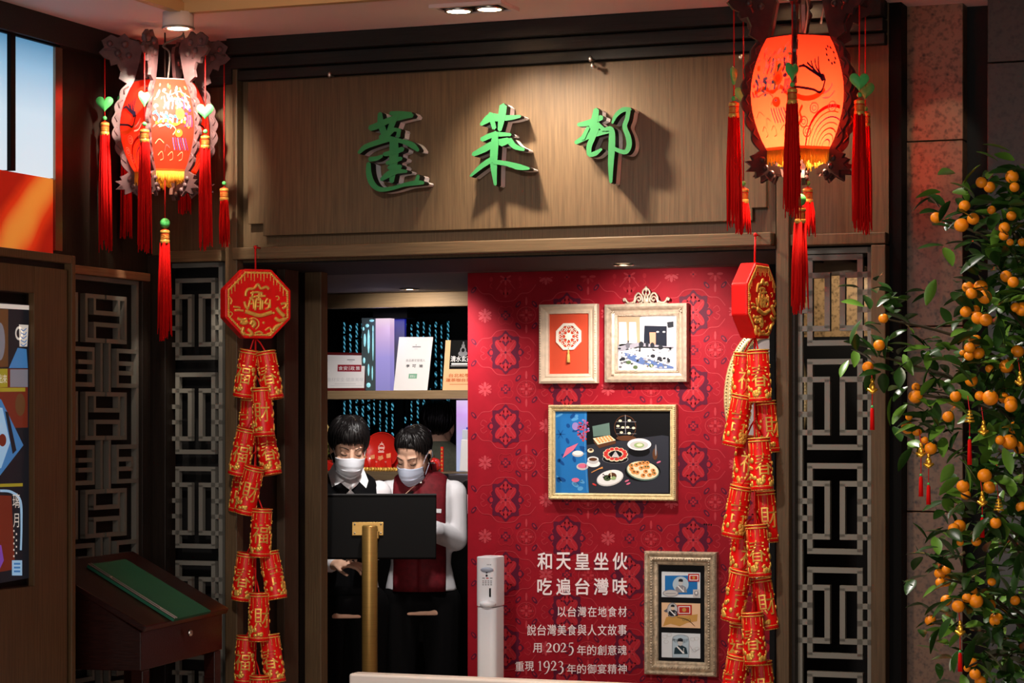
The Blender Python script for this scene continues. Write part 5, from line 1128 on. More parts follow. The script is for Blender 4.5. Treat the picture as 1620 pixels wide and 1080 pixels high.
b = MB(); b.box((sx0, YC+.02, 0), (sx1, YC+.26, zc0-.13)); b.build('base_cabinet', BLK, sh)
b = MB(); b.box((sx0, 3.45, 0), (sx1, 3.5, 2.2)); struct('wall_back_panel', b, BLACK)
for px in (470, 796):
    b = MB(); b.box((X(px, YC), YC+.005, 0), (X(px+6, YC), YC+.26, 2.199)); b.build('side_panel', WOODD, sh)
led = lambda n, z0, z1, st, c: gradlight(n, c, z0, z1, st)
zA0, zA1 = zs1, Z(605, 503, YC+.06)
L1 = led('led_column_a', zA0, zA1, .9, [(0, (136, 128, 196)), (.45, (160, 146, 220)), (.85, (222, 182, 224)), (1, (250, 220, 236))])
L2 = led('led_column_b', Z(730, 745, YC+.06), Z(730, 633, YC+.06), .9, [(0, (170, 186, 216)), (.5, (190, 176, 232)), (.8, (206, 150, 230)), (1, (235, 205, 246))])
L3 = led('led_blue_side', zA0, zA1, .5, [(0, (2, 2, 20)), (.6, (6, 8, 70)), (1, (18, 34, 196))])
L4 = led('led_low', Z(600, 800, YC), Z(600, 762, YC), .9, [(0, (120, 40, 190)), (.6, (230, 150, 236)), (1, (150, 60, 220))])
def panel(px0, py0, px1, py1, Y, t, name, mat, parent):
    a, c = onY(px0, py0, Y), onY(px1, py1, Y); b = MB(); b.box((a.x, Y, c.z), (c.x, Y+t, a.z)); return b.build(name, mat, parent)
panel(593.5, 503, 617, 617.4, YC+.06, .05, 'lit_column', L1, sh); panel(617.4, 505, 640, 617.4, YC+.12, .02, 'blue_lit_side', L3, sh)
panel(722, 633, 760, 745.6, YC+.06, .05, 'lit_column', L2, sh); panel(594, 762, 616, 800, YC+.0, .015, 'lit_column', L4, sh)
panel(590, 486, 644, 502.6, YC+.05, .12, 'column_cap', BLK, sh)
# lights of the shelving
for px, py in ((606, 520), (730, 650)):
    p = onY(px, py, YC+.02); point('shelf_led', (p.x, YC+.0, p.z), .25, (.62, .55, 1), .03)
# fretted panel with glass behind it, beside the column
GLS = M('twisted_glass_glow', (70, 150, 180), .12, emit=.22, emit_rgb=(60, 150, 196), noise=.3, scale=60)  # glow in the material stands in for light the glass reflects
nt = GLS.node_tree; wv = nt.nodes.new('ShaderNodeTexWave'); wv.inputs['Scale'].default_value = 26; wv.bands_direction = 'DIAGONAL'; crr = nt.nodes.new('ShaderNodeValToRGB')
crr.color_ramp.elements[0].color = (.0, .012, .02, 1); crr.color_ramp.elements[1].color = S(96, 190, 220); crr.color_ramp.elements[0].position = .35
tcn = nt.nodes.new('ShaderNodeTexCoord'); nt.links.new(tcn.outputs['Object'], wv.inputs[0]); nt.links.new(wv.outputs[0], crr.inputs[0]); nt.links.new(crr.outputs[0], nt.nodes['Principled BSDF'].inputs['Emission Color'])
GLS.node_tree.nodes['Principled BSDF'].inputs['Emission Strength'].default_value = .85
GLB = M('bright_glass_glow', (150, 214, 224), .12, emit=.55, emit_rgb=(140, 214, 228), noise=.2, scale=60)  # paler glass, reflected light again put in as its own glow
rnd = random.Random(12)
def glasscurtain(label, px0, px1, py0, py1, Y, step, name='glass_curtain'):
    a = onY(px0, py1, Y); r = thing(name, label, 'glass curtain', (a.x, Y, a.z)); px = px0
    fr = MB()
    k = 0
    while px < px1:
        w = rnd.choice([.55, .8, 1.0])*step*.5; y = py0+rnd.uniform(0, 6)
        while y < py1-4:
            l_ = rnd.uniform(8, 26)
            e = min(y+l_, py1)
            if rnd.random() < .84:
                p, q = onY(px, y, Y), onY(px+w, e, Y); m = MB(); xm = (p.x+q.x)/2; rr_ = max((q.x-p.x)/2, .0055)
                if l_ < 14: m.ell((xm, Y, (p.z+q.z)/2), (rr_*1.2, rr_*.5, (p.z-q.z)/2), nu=8, nv=5)
                else: m.tube([(xm, Y, q.z), (xm, Y, p.z)], rr_, 7, flat=.6)
                m.build('glass_piece', GLS, r, True)
            y = e+rnd.uniform(2, 6)
        f0, f1 = onY(px-step*.2, py0-3, Y), onY(px-step*.1, py1, Y); fr.box((f0.x, Y-.006, f1.z), (f1.x+.004, Y+.006, f0.z)); px += step; k += 1
    z0, z1 = onY(0, py0-4, Y).z, onY(0, py0, Y).z
    for q in (px0, px1-4): e0 = onY(q, py0, Y); fr.box((e0.x, Y-.004, z1), (e0.x+.01, Y+.004, 2.199))
    fr.box((onY(px0-4, py0, Y).x, Y-.008, z1), (onY(px1+2, py0, Y).x, Y+.008, z0)); f = fr.build('black_frame', BLK, r)
    return r
glasscurtain('dark curtain of blue twisted glass above the short-haired person, left of the lit column', 543, 628, 508, 694, 3.3, 9.5)
glasscurtain('dark curtain of blue twisted glass behind the white and orange cards', 640, 714, 508, 694, 3.3, 9.5)
r = thing('fretted_glass_panel', 'narrow grey fretted panel with pale blue glass pieces beside the lit purple column', 'glass panel', onY(582, 617.4, YC+.05))
a, c = onY(572, 503, YC+.05), onY(593, 617.4, YC+.05); b = MB(); b.box((a.x, YC+.052, c.z), (c.x, YC+.06, a.z)); b.build('grey_board', M('panel_grey', (70, 84, 88), .5), r)
for x, y, w, l_ in ((588, 507, 8, 4), (581, 515, 6, 6), (577, 538, 4, 22), (583, 540, 4, 40), (590, 545, 2, 54), (590, 520, 2, 12), (576, 570, 4, 10), (583, 585, 3, 20), (576, 596, 4, 30), (583, 609, 7, 8), (589, 590, 2, 24), (575, 520, 3, 6)):
    p = onY(x, y, YC+.05); m = MB(); s_ = 344
    m.ell((p.x, YC+.050, p.z), (w/2/s_*1.1, .004, l_/2/s_), nu=10, nv=6); m.build('glass_piece', GLB, r, True)

# ------------------------------------------------------------------ notices on the shelf
def card(name, label, quad, Y, lean, mat, edge, t=.018, frame=None):
    """quad px: left-bottom, right-bottom, right-top, left-top; the board leans back"""
    lb_, rb_, rt, lt = quad; a = onY(*lb_, Y); c = onY(*rb_, Y); d_ = onY(*rt, Y+lean); e = onY(*lt, Y+lean)
    zlo = zs1+.0005; sft = zlo-min(a.z, c.z); a.z = c.z = zlo
    nrm = (c-a).cross(e-a).normalized(); nrm = nrm if nrm.y > 0 else -nrm
    r = thing(name, label, 'notice', ((a.x+c.x)/2, Y, zlo))
    b = MB(); p = [a, c, d_, e]; b.add(p+[v+nrm*t for v in p], [(0, 1, 2, 3), (7, 6, 5, 4), (0, 4, 5, 1), (1, 5, 6, 2), (2, 6, 7, 3), (3, 7, 4, 0)]); b.build('board', edge, r)
    F_ = lambda u, v, l: a+(c-a)*u*(1-v)+(d_-e)*u*v+(e-a)*v-nrm*(.0006+.0004*l)
    P = Paint(F_); return r, P
WHT = M('paper_white', (236, 234, 236), .5, emit=0); DRED = M('dark_red_frame', (92, 22, 24), .4)
r, P = card('framed_notice', 'white notice in a dark red frame with a red title label', ((509, 615), (576, 615), (578, 558), (511, 557)), YC+.02, .05, DRED, DRED)
P.rect(.055, .07, 1.0, .93, WHT, 0); P.rect(.36, .50, .92, .68, M('label_red', (150, 28, 44), .5), 1)
for ch, u in (('食', .385), ('安', .50), ('|', .63), ('政', .665), ('策', .79)): P.text(ch, u, .64, u+(.10 if ch != '|' else .012), .535, WHT, 2, .01)
FAINT = M('faint_ink', (206, 206, 212), .6)
P.rect(.58, .80, .76, .82, K('grey', (140, 140, 146)), 1); P.rect(.63, .755, .71, .77, FAINT, 1); P.text('食材安全·健康美味', .12, .34, .98, .24, FAINT, 1); P.rect(.3, .17, .8, .185, FAINT, 1); P.rect(.2, .125, .95, .135, FAINT, 1)
P.done('notice_print', r)
r, P = card('white_card', 'white upright card with black name line and green stamp beside the purple column', ((622.5, 616), (677, 616), (686, 533), (631.5, 533)), YC+.02, .06, WHT, BLK, .02)
P.rect(0, 0, .985, 1, WHT, 0); P.text('食品藥安管理人', .27, .585, .83, .535, K('grey', (140, 140, 146)), 1)
for ch, u in (('李', .29), ('可', .47), ('瑜', .67)): P.text(ch, u, .485, u+.11, .425, K('charcoal', (36, 38, 44)), 1, .02)
GS = M('stamp_green', (126, 176, 150), .5); P.rect(.40, .22, .64, .31, GS, 1); P.text('食安心', .44, .29, .60, .24, WHT, 2); P.rect(.42, .805, .66, .825, K('grey', (140, 140, 146)), 1); P.rect(.48, .77, .58, .78, FAINT, 1); P.rect(.51, .84, .53, .86, K('grey', (140, 140, 146)), 1)
P.done('card_print', r)
r, P = card('orange_card', 'orange card with a black upper half and white brush title at the red wall edge', ((700, 616), (754, 616), (757, 538), (705, 538)), YC+.02, .04, M('peach_card', (244, 190, 140), .5), M('peach_card', (244, 190, 140), .5), .012)
P.rect(.16, .42, 1.0, 1.0, BLK, 0)
P.ell(.55, .73, .14, .06, K('grey', (140, 140, 146)), 1); P.ell(.55, .80, .09, .07, K('grey', (140, 140, 146)), 1); P.ell(.55, .88, .05, .05, K('grey', (140, 140, 146)), 1); P.rect(.53, .90, .57, .97, K('grey', (140, 140, 146)), 1); P.ell(.55, .80, .05, .04, BLK, 2)
P.text('清水玄茶巷', .19, .685, .98, .565, WHT, 1, .02); P.rect(.22, .505, .70, .54, WHT, 1); P.rect(.2, .48, .95, .487, WHT, 1)
OR = M('card_orange', (206, 96, 30), .5); P.text('台北松學齋', .16, .33, .95, .255, OR, 1, .015); P.text('蓮茶咖台菜坊', .08, .235, .98, .165, OR, 1, .015); P.rect(.2, .11, .8, .12, OR, 1)
P.done('card_print', r)

# ------------------------------------------------------------------ decorations on the counter
cz = zc1
p = onY(603, 744, YC+.08); r = thing('lacquer_tray', 'round red lacquer tray with a white lantern emblem propped behind red packets', 'tray', (p.x, p.y, cz))
s_ = 340; Rt = 31/s_; Rx = Matrix.Rotation(PI/2-.18, 3, 'X'); cc = Vector((p.x, p.y, cz+Rt*.98+.002))
TR = M('lacquer_red', (216, 40, 30), .3, coat=.5)
b = MB(); b.lathe([(0, .0), (Rt*.93, .0), (Rt*.97, .008), (Rt, .012), (Rt, .004), (Rt*.95, -.006), (0, -.006)], cc, 36, Rx); b.build('tray_body', TR, r, True)
P = Paint(lambda x, z, l: cc+Rx@Vector((x, z, .0006+.0004*l)))
PK = M('emblem_pink', (250, 196, 186), .5)
P.ring(0, .018, .017, .017, .18, PK, 0); P.rect(-.014, .012, .014, .022, PK, 0); P.rect(-.010, .034, .010, .038, PK, 0); P.rect(-.015, -.006, .015, .002, PK, 0); P.rect(-.002, .038, .002, .046, PK, 0)
for q in range(4): P.rect(-.014+q*.008, -.024, -.011+q*.008, -.021, PK, 0)
P.text('春節快樂吉祥', -.032, -.046, .032, -.054, PK, 0, .02); P.done('tray_emblem', r)
p2 = onY(630, 744, YC+.12); b = MB(); r = thing('lacquer_tray', 'second red lacquer tray half hidden behind the face of the person in maroon', 'tray', (p2.x, p2.y, cz)); cc2 = Vector((p2.x, p2.y, cz+Rt*.8))
b.lathe([(0, .0), (Rt*.72, .0), (Rt*.78, .01), (Rt*.8, .012), (Rt*.78, -.004), (0, -.006)], cc2, 30, Rx); b.build('tray_body', TR, r, True)
EN = M('red_packet', (214, 36, 24), .45); GD = M('packet_gold', (244, 160, 110), .5)
for k, (px, h) in enumerate(((581, 24), (591, 22), (600, 20), (609, 22), (618, 25))):
    q = onY(px, 744, YC+.035); r = thing('red_packet', ['red packet with peach flap at the left end of the row before the tray', 'second red packet from the short-haired person, before the tray', 'short red packet at the middle of the row before the tray', 'red packet right of the middle one before the tray', 'tall red packet next to the face of the person in maroon'][k], 'red packet', (q.x, q.y, cz+.012), group='red packets before the lacquer tray')
    R_ = Matrix.Rotation(.25*((k % 3)-1)-.2, 3, 'Y') @ Matrix.Rotation(-.35, 3, 'X'); w_, h_ = .024, h/s_; o_ = Vector((q.x, q.y-.004*k, cz+.016))
    b = MB(); b.obox(o_+R_@Vector((0, 0, h_/2)), (w_, .004, h_), R_); b.build('packet', EN, r)
    b = MB(); b.obox(o_+R_@Vector((0, -.0026, h_*.82)), (w_*.9, .0014, h_*.3), R_); b.build('flap', GD, r)
rnd = random.Random(5)
for k in range(14):
    q = onY(572+k*4.2, 745, YC+.012); t = thing('gold_coin_candy', ['first', 'second', 'third', 'fourth', 'fifth', 'sixth', 'seventh', 'eighth', 'ninth', 'tenth', 'eleventh', 'twelfth', 'thirteenth', 'last'][k]+' gold foil coin along the counter edge, counted from the short-haired person', 'candy', (q.x, q.y, cz), group='gold foil coins along the counter edge')
    b = MB(); b.lathe([(0, -.002), (.009, -.002), (.010, 0), (.009, .002), (0, .002)], (q.x, q.y, cz+.010), 12, Matrix.Rotation(PI/2-.3+rnd.uniform(-.2, .2), 3, 'X')@Matrix.Rotation(rnd.uniform(-.3, .3), 3, 'Y')); b.build('coin', GOLD, t, True)
# lucky coin plant at the left
q = onY(516, 744, YC+.05); r = thing('lucky_plant', 'small potted plant with a cream coin charm behind the post', 'plant', (q.x, q.y, cz))
b = MB(); b.lathe([(.022, 0), (.03, .045), (.033, .05), (.028, .05), (0, .045)], (q.x, q.y, cz), 16); b.build('pot', M('pot_red', (180, 40, 26), .4), r, True)
b = MB(); b.tube(spline([(q.x, q.y, cz+.045), (q.x+.01, q.y, cz+.12), (q.x-.004, q.y, cz+.2)], 4), .004, 6); b.build('stem', M('plant_stem', (110, 96, 50), .6), r, True)
def leafmesh(l, w):
    b = MB(); n_ = 5; vs = []; fs = []
    for i in range(n_+1):
        t = i/n_; ww = w*math.sin(PI*min(.97, t*.93+.04))**.8/2; z = -l*.16*t*t
        vs += [(-ww, l*t, z+ww*.35), (0, l*t, z), (ww, l*t, z+ww*.35)]
    for i in range(n_): fs += [(i*3, i*3+1, i*3+4, i*3+3), (i*3+1, i*3+2, i*3+5, i*3+4)]
    b.add(vs, fs); return b
LFG = M('plant_leaf', (92, 110, 44), .4, noise=.3, scale=30)
lm = leafmesh(.035, .018).mesh('leaf', LFG, smooth=True)
for k in range(26):
    o = bpy.data.objects.new('leaf', lm); COL.objects.link(o); o.parent = r; o.location = (rnd.uniform(-.02, .02), rnd.uniform(-.02, .02), rnd.uniform(.06, .2)); o.rotation_euler = (rnd.uniform(-.3, .9), rnd.uniform(-.5, .5), rnd.uniform(0, 6.28))
q2 = onY(514, 681, YC+.03); b = MB(); b.lathe([(.006, -.003), (.026, -.003), (.028, 0), (.026, .003), (.006, .003)], q2, 22, Matrix.Rotation(PI/2, 3, 'X')@Matrix.Diagonal((.85, 1.25, 1)), closed=True); c_ = b.build('coin_charm', M('cream_coin', (226, 196, 120), .45), r, True)
P = Paint(lambda x, z, l: q2+Vector((x, -.0036, z))); 
for ch, x, z in (('招', -.008, .026), ('財', .002, .026), ('進', -.008, -.016), ('寶', .002, -.016)): P.text(ch, x, z, x+.008, z-.010, BLK, 0, .01)
P.rect(-.006, -.006, .006, .006, BLK, 0); P.done('coin_print', c_)
b = MB(); b.tube([q2+Vector((0, .0, -.034)), (q.x, q.y, cz+.12)], .0015, 5); b.build('coin_thread', CORD, r)
q = onY(520, 736, YC+.02); t = thing('red_ornament', 'glossy red paper fold beside the lucky plant', 'ornament', (q.x, q.y, cz)); b = MB(); b.obox((q.x, q.y, cz+.024), (.045, .02, .040), Matrix.Rotation(.5, 3, 'Y')); b.build('paper_fold', EN, t, bevel=.004)
q = onY(686, 744, YC+.03); t = thing('red_ball', 'shiny red apple-shaped ornament beside the grey-green sleeve', 'ornament', (q.x, q.y, cz))
b = MB(); b.lathe([(0, .004), (.018, 0), (.032, .014), (.036, .034), (.028, .056), (.012, .064), (0, .058)], (q.x, q.y, cz), 20); b.build('apple', M('apple_red', (206, 46, 36), .2, coat=.5), t, True)
b = MB(); b.tube([(q.x, q.y, cz+.058), (q.x+.004, q.y, cz+.076)], .002, 5); b.build('stalk', M('stalk', (80, 50, 30), .6), t)
q = onY(699, 745, YC+.04); t = thing('couplet_strip', 'thin upright red strip with gold flecks standing on the counter', 'decoration', (q.x, q.y, cz))
b = MB(); b.box((q.x-.006, q.y, cz), (q.x+.006, q.y+.008, cz+.115)); b.build('strip', EN, t); b = MB()
for k in range(6): b.ell((q.x, q.y-.001, cz+.012+k*.018), (.004, .002, .006), nu=6, nv=4)
b.build('gold_flecks', GOLD, t)
# bottle and leaflet stand by the second lit column
q = onY(735, 744, YC+.02); t = thing('leaflet_box', 'white leaflet box with a blue cap line against the lit column', 'box', (q.x, q.y, cz))
b = MB(); b.obox((q.x+.016, q.y, cz+.075), (.06, .035, .145), Matrix.Rotation(.06, 3, 'Y')); b.build('box_body', WHT, t, bevel=.002)
b = MB(); b.obox((q.x+.018, q.y, cz+.17), (.05, .03, .05)); b.build('upper_box', M('pale_label', (200, 206, 220), .5), t, bevel=.003); b = MB(); b.obox((q.x+.02, q.y, cz+.20), (.018, .018, .012)); b.build('blue_cap', M('blue_cap', (40, 90, 180), .4), t, bevel=.002)
# black till box and leaflets below
Yb = 2.05; q0, q1 = onY(689, 750, Yb), onY(752, 806, Yb)
t = thing('grey_till', 'dark grey metal till box with a round black dial behind the white sleeve', 'till', ((q0.x+q1.x)/2, Yb, q1.z)); zt0 = onY(720, 812, Yb).z
b = MB(); b.box((q0.x, Yb, zt0), (q1.x, Yb+.2, q0.z)); b.build('case', M('till_grey', (74, 68, 70), .35, .3), t, bevel=.006)
b = MB(); p = onY(705, 751, Yb-.004); b.box((p.x-.012, Yb-.008, p.z-.008), (p.x+.012, Yb, p.z+.006)); b.build('latch', DK, t, bevel=.002)
b = MB(); p = onY(742, 776, Yb-.004); b.lathe([(0, .006), (.040, .006), (.042, 0)], (p.x, Yb, p.z), 28, Matrix.Rotation(PI/2, 3, 'X')@Matrix.Diagonal((.95, 1.15, 1))); b.build('dial', BLK, t, True)
b = MB(); b.tube([(p.x+.0425*math.cos(a), Yb-.003, p.z+.0485*math.sin(a)) for a in [2*PI*i/30 for i in range(31)]], .0022, 5); b.build('dial_ring', CHROME, t, True)
t2 = thing('drawer_unit', 'black drawer unit under the grey till at the red wall', 'drawer unit', ((q0.x+q1.x)/2, Yb, 0))
b = MB(); b.box((q0.x-.01, Yb-.01, .02), (q1.x+.02, Yb+.3, zt0-.001)); b.build('carcass', BLK, t2); b = MB(); zz = onY(730, 846, Yb).z; b.box((q0.x, Yb-.02, zz), (q1.x, Yb-.01, zt0-.01)); b.build('drawer', MAH, t2, bevel=.003)
b = MB(); b.tube([(q0.x+.02, Yb-.03, zz-.006), (q1.x, Yb-.03, zz-.006)], .004, 6); b.build('rail', CHROME, t2)
for k in range(3):
    p = onY(729+k*3.6, 807, Yb-.05); t = thing('leaflet', ['pink leaflet standing left in the holder before the till', 'middle pink leaflet in the holder before the till', 'pink leaflet nearest the red wall in the holder'][k], 'leaflet', (p.x, p.y, p.z), group='leaflets before the till')
    b = MB(); b.obox((p.x, p.y+.012*k-.01, zt0+.045), (.045, .003, .085), Matrix.Rotation(-.1, 3, 'X')); b.build('sheet', M('leaflet_pink', (214, 170, 180), .5), t)
b = MB(); p = onY(734, 807, Yb-.05)

# ------------------------------------------------------------------ menu stand seen from behind
Ym = .86; pc = onY(596, 833, Ym); R_ = Matrix.Rotation(TH+.02, 3, 'Z') @ Matrix.Rotation(-.28, 3, 'X')
t = thing('menu_stand', 'black reading panel on a gold pole, its back turned to the viewer', 'stand', (pc.x, pc.y, 0))
wpan, hpan = .475, .262; b = MB(); b.obox(pc, (wpan, .022, hpan), R_); b.build('panel', BLK, t, bevel=.004)
b = MB(); b.obox(pc+R_@Vector((0, -.012, hpan/2-.002)), (wpan, .008, .006), R_); b.build('top_strip', DK, t)
PG = M('brushed_gold', (158, 124, 66), .42, .55, noise=.12, scale=1, aniso=(6, 6, 500)); pp = onY(585, 838, Ym-.055)
b = MB(); b.obox(pc+R_@Vector((-.035, -.014, -.012)), (.125, .006, .055), R_); b.build('bracket_plate', PG, t, bevel=.002)
b = MB()
for sx in (-1, 1):
    for sz in (-1, 1): b.ell(pc+R_@Vector((-.035+sx*.052, -.018, -.012+sz*.018)), (.004, .003, .004), nu=8, nv=5)
b.build('screws', CHROME, t, True)
b = MB(); rp = .031; b.lathe([(rp, .015), (rp, onY(585, 833, Ym-.055).z), (rp*.9, onY(585, 831, Ym-.055).z), (0, onY(585, 831, Ym-.055).z)], (pp.x, pp.y, 0), 28); b.build('pole', PG, t, True)
b = MB(); b.lathe([(.17, 0), (.17, .012), (.16, .016), (rp, .018)], (pp.x, pp.y, 0), 40); b.build('base_plate', PG, t, True)
b = MB(); b.obox(pp+Vector((0, .03, -.02))+UP*0, (.05, .07, .03), Matrix.Rotation(TH, 3, 'Z')); b.build('neck_block', PG, t, bevel=.003)

# ------------------------------------------------------------------ white barrier at the front
Yf = -.55; p0, p1 = onY(551, 1065, Yf), onY(840, 1081, Yf)
t = thing('white_barrier', 'white rounded top edge of a low barrier at the bottom of the view', 'barrier', (p0.x+.5, Yf, 0))
BW = M('barrier_white', (232, 222, 214), .35); zt_ = p0.z; L_ = 1.15; ww = .07
b = MB(); pl = rr(p0.x, p0.x+L_, Yf, Yf+ww, .012); b.prism(pl, lambda x, y: (x, y, zt_-.04), lambda x, y: (x, y, zt_)); b.build('top_cap', BW, t, bevel=.008, auto=True)
b = MB(); b.box((p0.x+.012, Yf+.012, .06), (p0.x+L_-.012, Yf+ww-.012, zt_-.041)); b.build('panel', BW, t)
for xx in (.1, L_-.16):
    b = MB(); b.box((p0.x+xx, Yf-.12, 0), (p0.x+xx+.06, Yf+ww+.12, .06)); b.build('foot', BW, t, bevel=.004)
# ------------------------------------------------------------------ people
SKIN = M('skin', (214, 168, 142), .5, noise=.04, scale=20); HAIR = M('black_hair', (20, 17, 17), .38, noise=.3, scale=1, aniso=(300, 300, 8)); SHIRT = M('white_shirt', (232, 230, 234), .6, bump=.1, scale=30)
MASKW = M('mask_white', (228, 230, 238), .7); MASKB = M('mask_grey_blue', (188, 196, 216), .7); VESTB = M('black_vest', (13, 13, 15), .85, spec=.08); VESTR = M('maroon_velvet', (104, 16, 26), .7, noise=.25, scale=50); TROU = M('black_trousers', (8, 7, 8), .9, spec=.1)
INKB = M('lash_black', (26, 18, 16), .6); LIP = M('lip', (176, 96, 90), .5)
class HB(MB):
    """shapes given in a frame of their own (the head, the chest, a hand)"""
    def __init__(s, mat): super().__init__(); s.M = mat; s.R = mat.to_3x3()
    def e(s, c, r, R=None, nu=16, nv=11): return s.ell(s.M@Vector(c), r, s.R@(R or Matrix.Identity(3)), nu, nv)
    def c(s, a, b, ra, rb, n=12): return s.cap(s.M@Vector(a), s.M@Vector(b), ra, rb, n)
    def t(s, pts, rad, n=6, flat=1.0): return s.tube([s.M@Vector(p) for p in pts], rad, n, flat)
def headframe(c, yaw, pitch, roll, s=1): return Matrix.Translation(c) @ Matrix.Rotation(yaw, 4, 'Z') @ Matrix.Rotation(pitch, 4, 'X') @ Matrix.Rotation(roll, 4, 'Y') @ Matrix.Diagonal((s, s, s, 1))
def head(b):
    b.e((0, .012, .035), (.073, .092, .085), nu=22, nv=14); b.e((0, -.022, -.03), (.062, .070, .084), nu=20, nv=14); b.e((0, -.058, -.090), (.034, .032, .024)); b.e((0, -.03, -.075), (.052, .05, .04))
    b.c((0, -.086, .012), (0, -.109, -.030), .0085, .0115); b.e((-.010, -.098, -.033), .0085); b.e((.010, -.098, -.033), .0085)
    for s in (-1, 1):
        b.e((s*.034, -.064, -.030), (.028, .026, .022)); b.c((s*.014, -.082, .026), (s*.044, -.070, .022), .008, .007)
        b.e((s*.032, -.076, .004), (.016, .0115, .0115))                    # the lowered lid over the eyeball
        b.e((s*.074, .010, -.010), (.008, .019, .031), Matrix.Rotation(s*.25, 3, 'Z')); b.e((s*.078, .014, .004), (.006, .016, .014))
    b.e((0, -.090, -.058), (.021, .011, .006)); b.e((0, -.088, -.067), (.018, .011, .006))
def hand(b, wrist, d, up, s=1, curl=.5, side=1):
    """wrist point, direction of the palm, back-of-hand normal; four fingers and a thumb"""
    d = Vector(d).normalized(); up = Vector(up); up = (up-d*up.dot(d)).normalized(); sd = d.cross(up)*side; w = Vector(wrist)
    Rm = Matrix((sd, d, up)).transposed()
    b.ell(w+d*.045*s, (.038*s, .052*s, .015*s), Rm, 14, 9); b.cap(w, w+d*.03*s, .024*s, .026*s)
    for k, (o, L, a) in enumerate(((-.027, .072, .10), (-.009, .080, .02), (.009, .076, -.04), (.026, .060, -.12))):
        p = w+d*.086*s+sd*o*s; dd = (d+sd*a*-1).normalized(); nn_ = up
        for seg, (f, r_) in enumerate(((.46, .0088), (.30, .0080), (.24, .0072))):
            ang = curl*(.55+.35*seg); ax_ = dd.cross(nn_); Q = Matrix.Rotation(-ang, 3, ax_); dd = Q@dd; nn_ = Q@nn_
            q = p+dd*L*f*s; b.cap(p, q, r_*s, r_*.93*s, 8); p = q
    p = w+d*.022*s-sd*.026*s; dd = (d*.72-sd*.62-up*.25).normalized()
    for L, r_ in ((.038, .0105), (.030, .0092), (.022, .0082)):
        q = p+dd*L*s; b.cap(p, q, r_*s, r_*.93*s, 8); p = q; dd = (dd+d*.25*curl+sd*.18-up*.1).normalized()
def torso(b, rings, n=28):
    vs = []; fs = []
    for z, cx_, cy_, rx_, ry_ in rings:
        for i in range(n): a = 2*PI*i/n; vs.append(b.M@Vector((cx_+rx_*math.cos(a), cy_+ry_*math.sin(a), z)))
    for k in range(len(rings)-1):
        for i in range(n): j = (i+1) % n; fs.append((k*n+i, k*n+j, (k+1)*n+j, (k+1)*n+i))
    fs.append(tuple(range(n))[::-1]); fs.append(tuple((len(rings)-1)*n+i for i in range(n))); b.add(vs, fs)
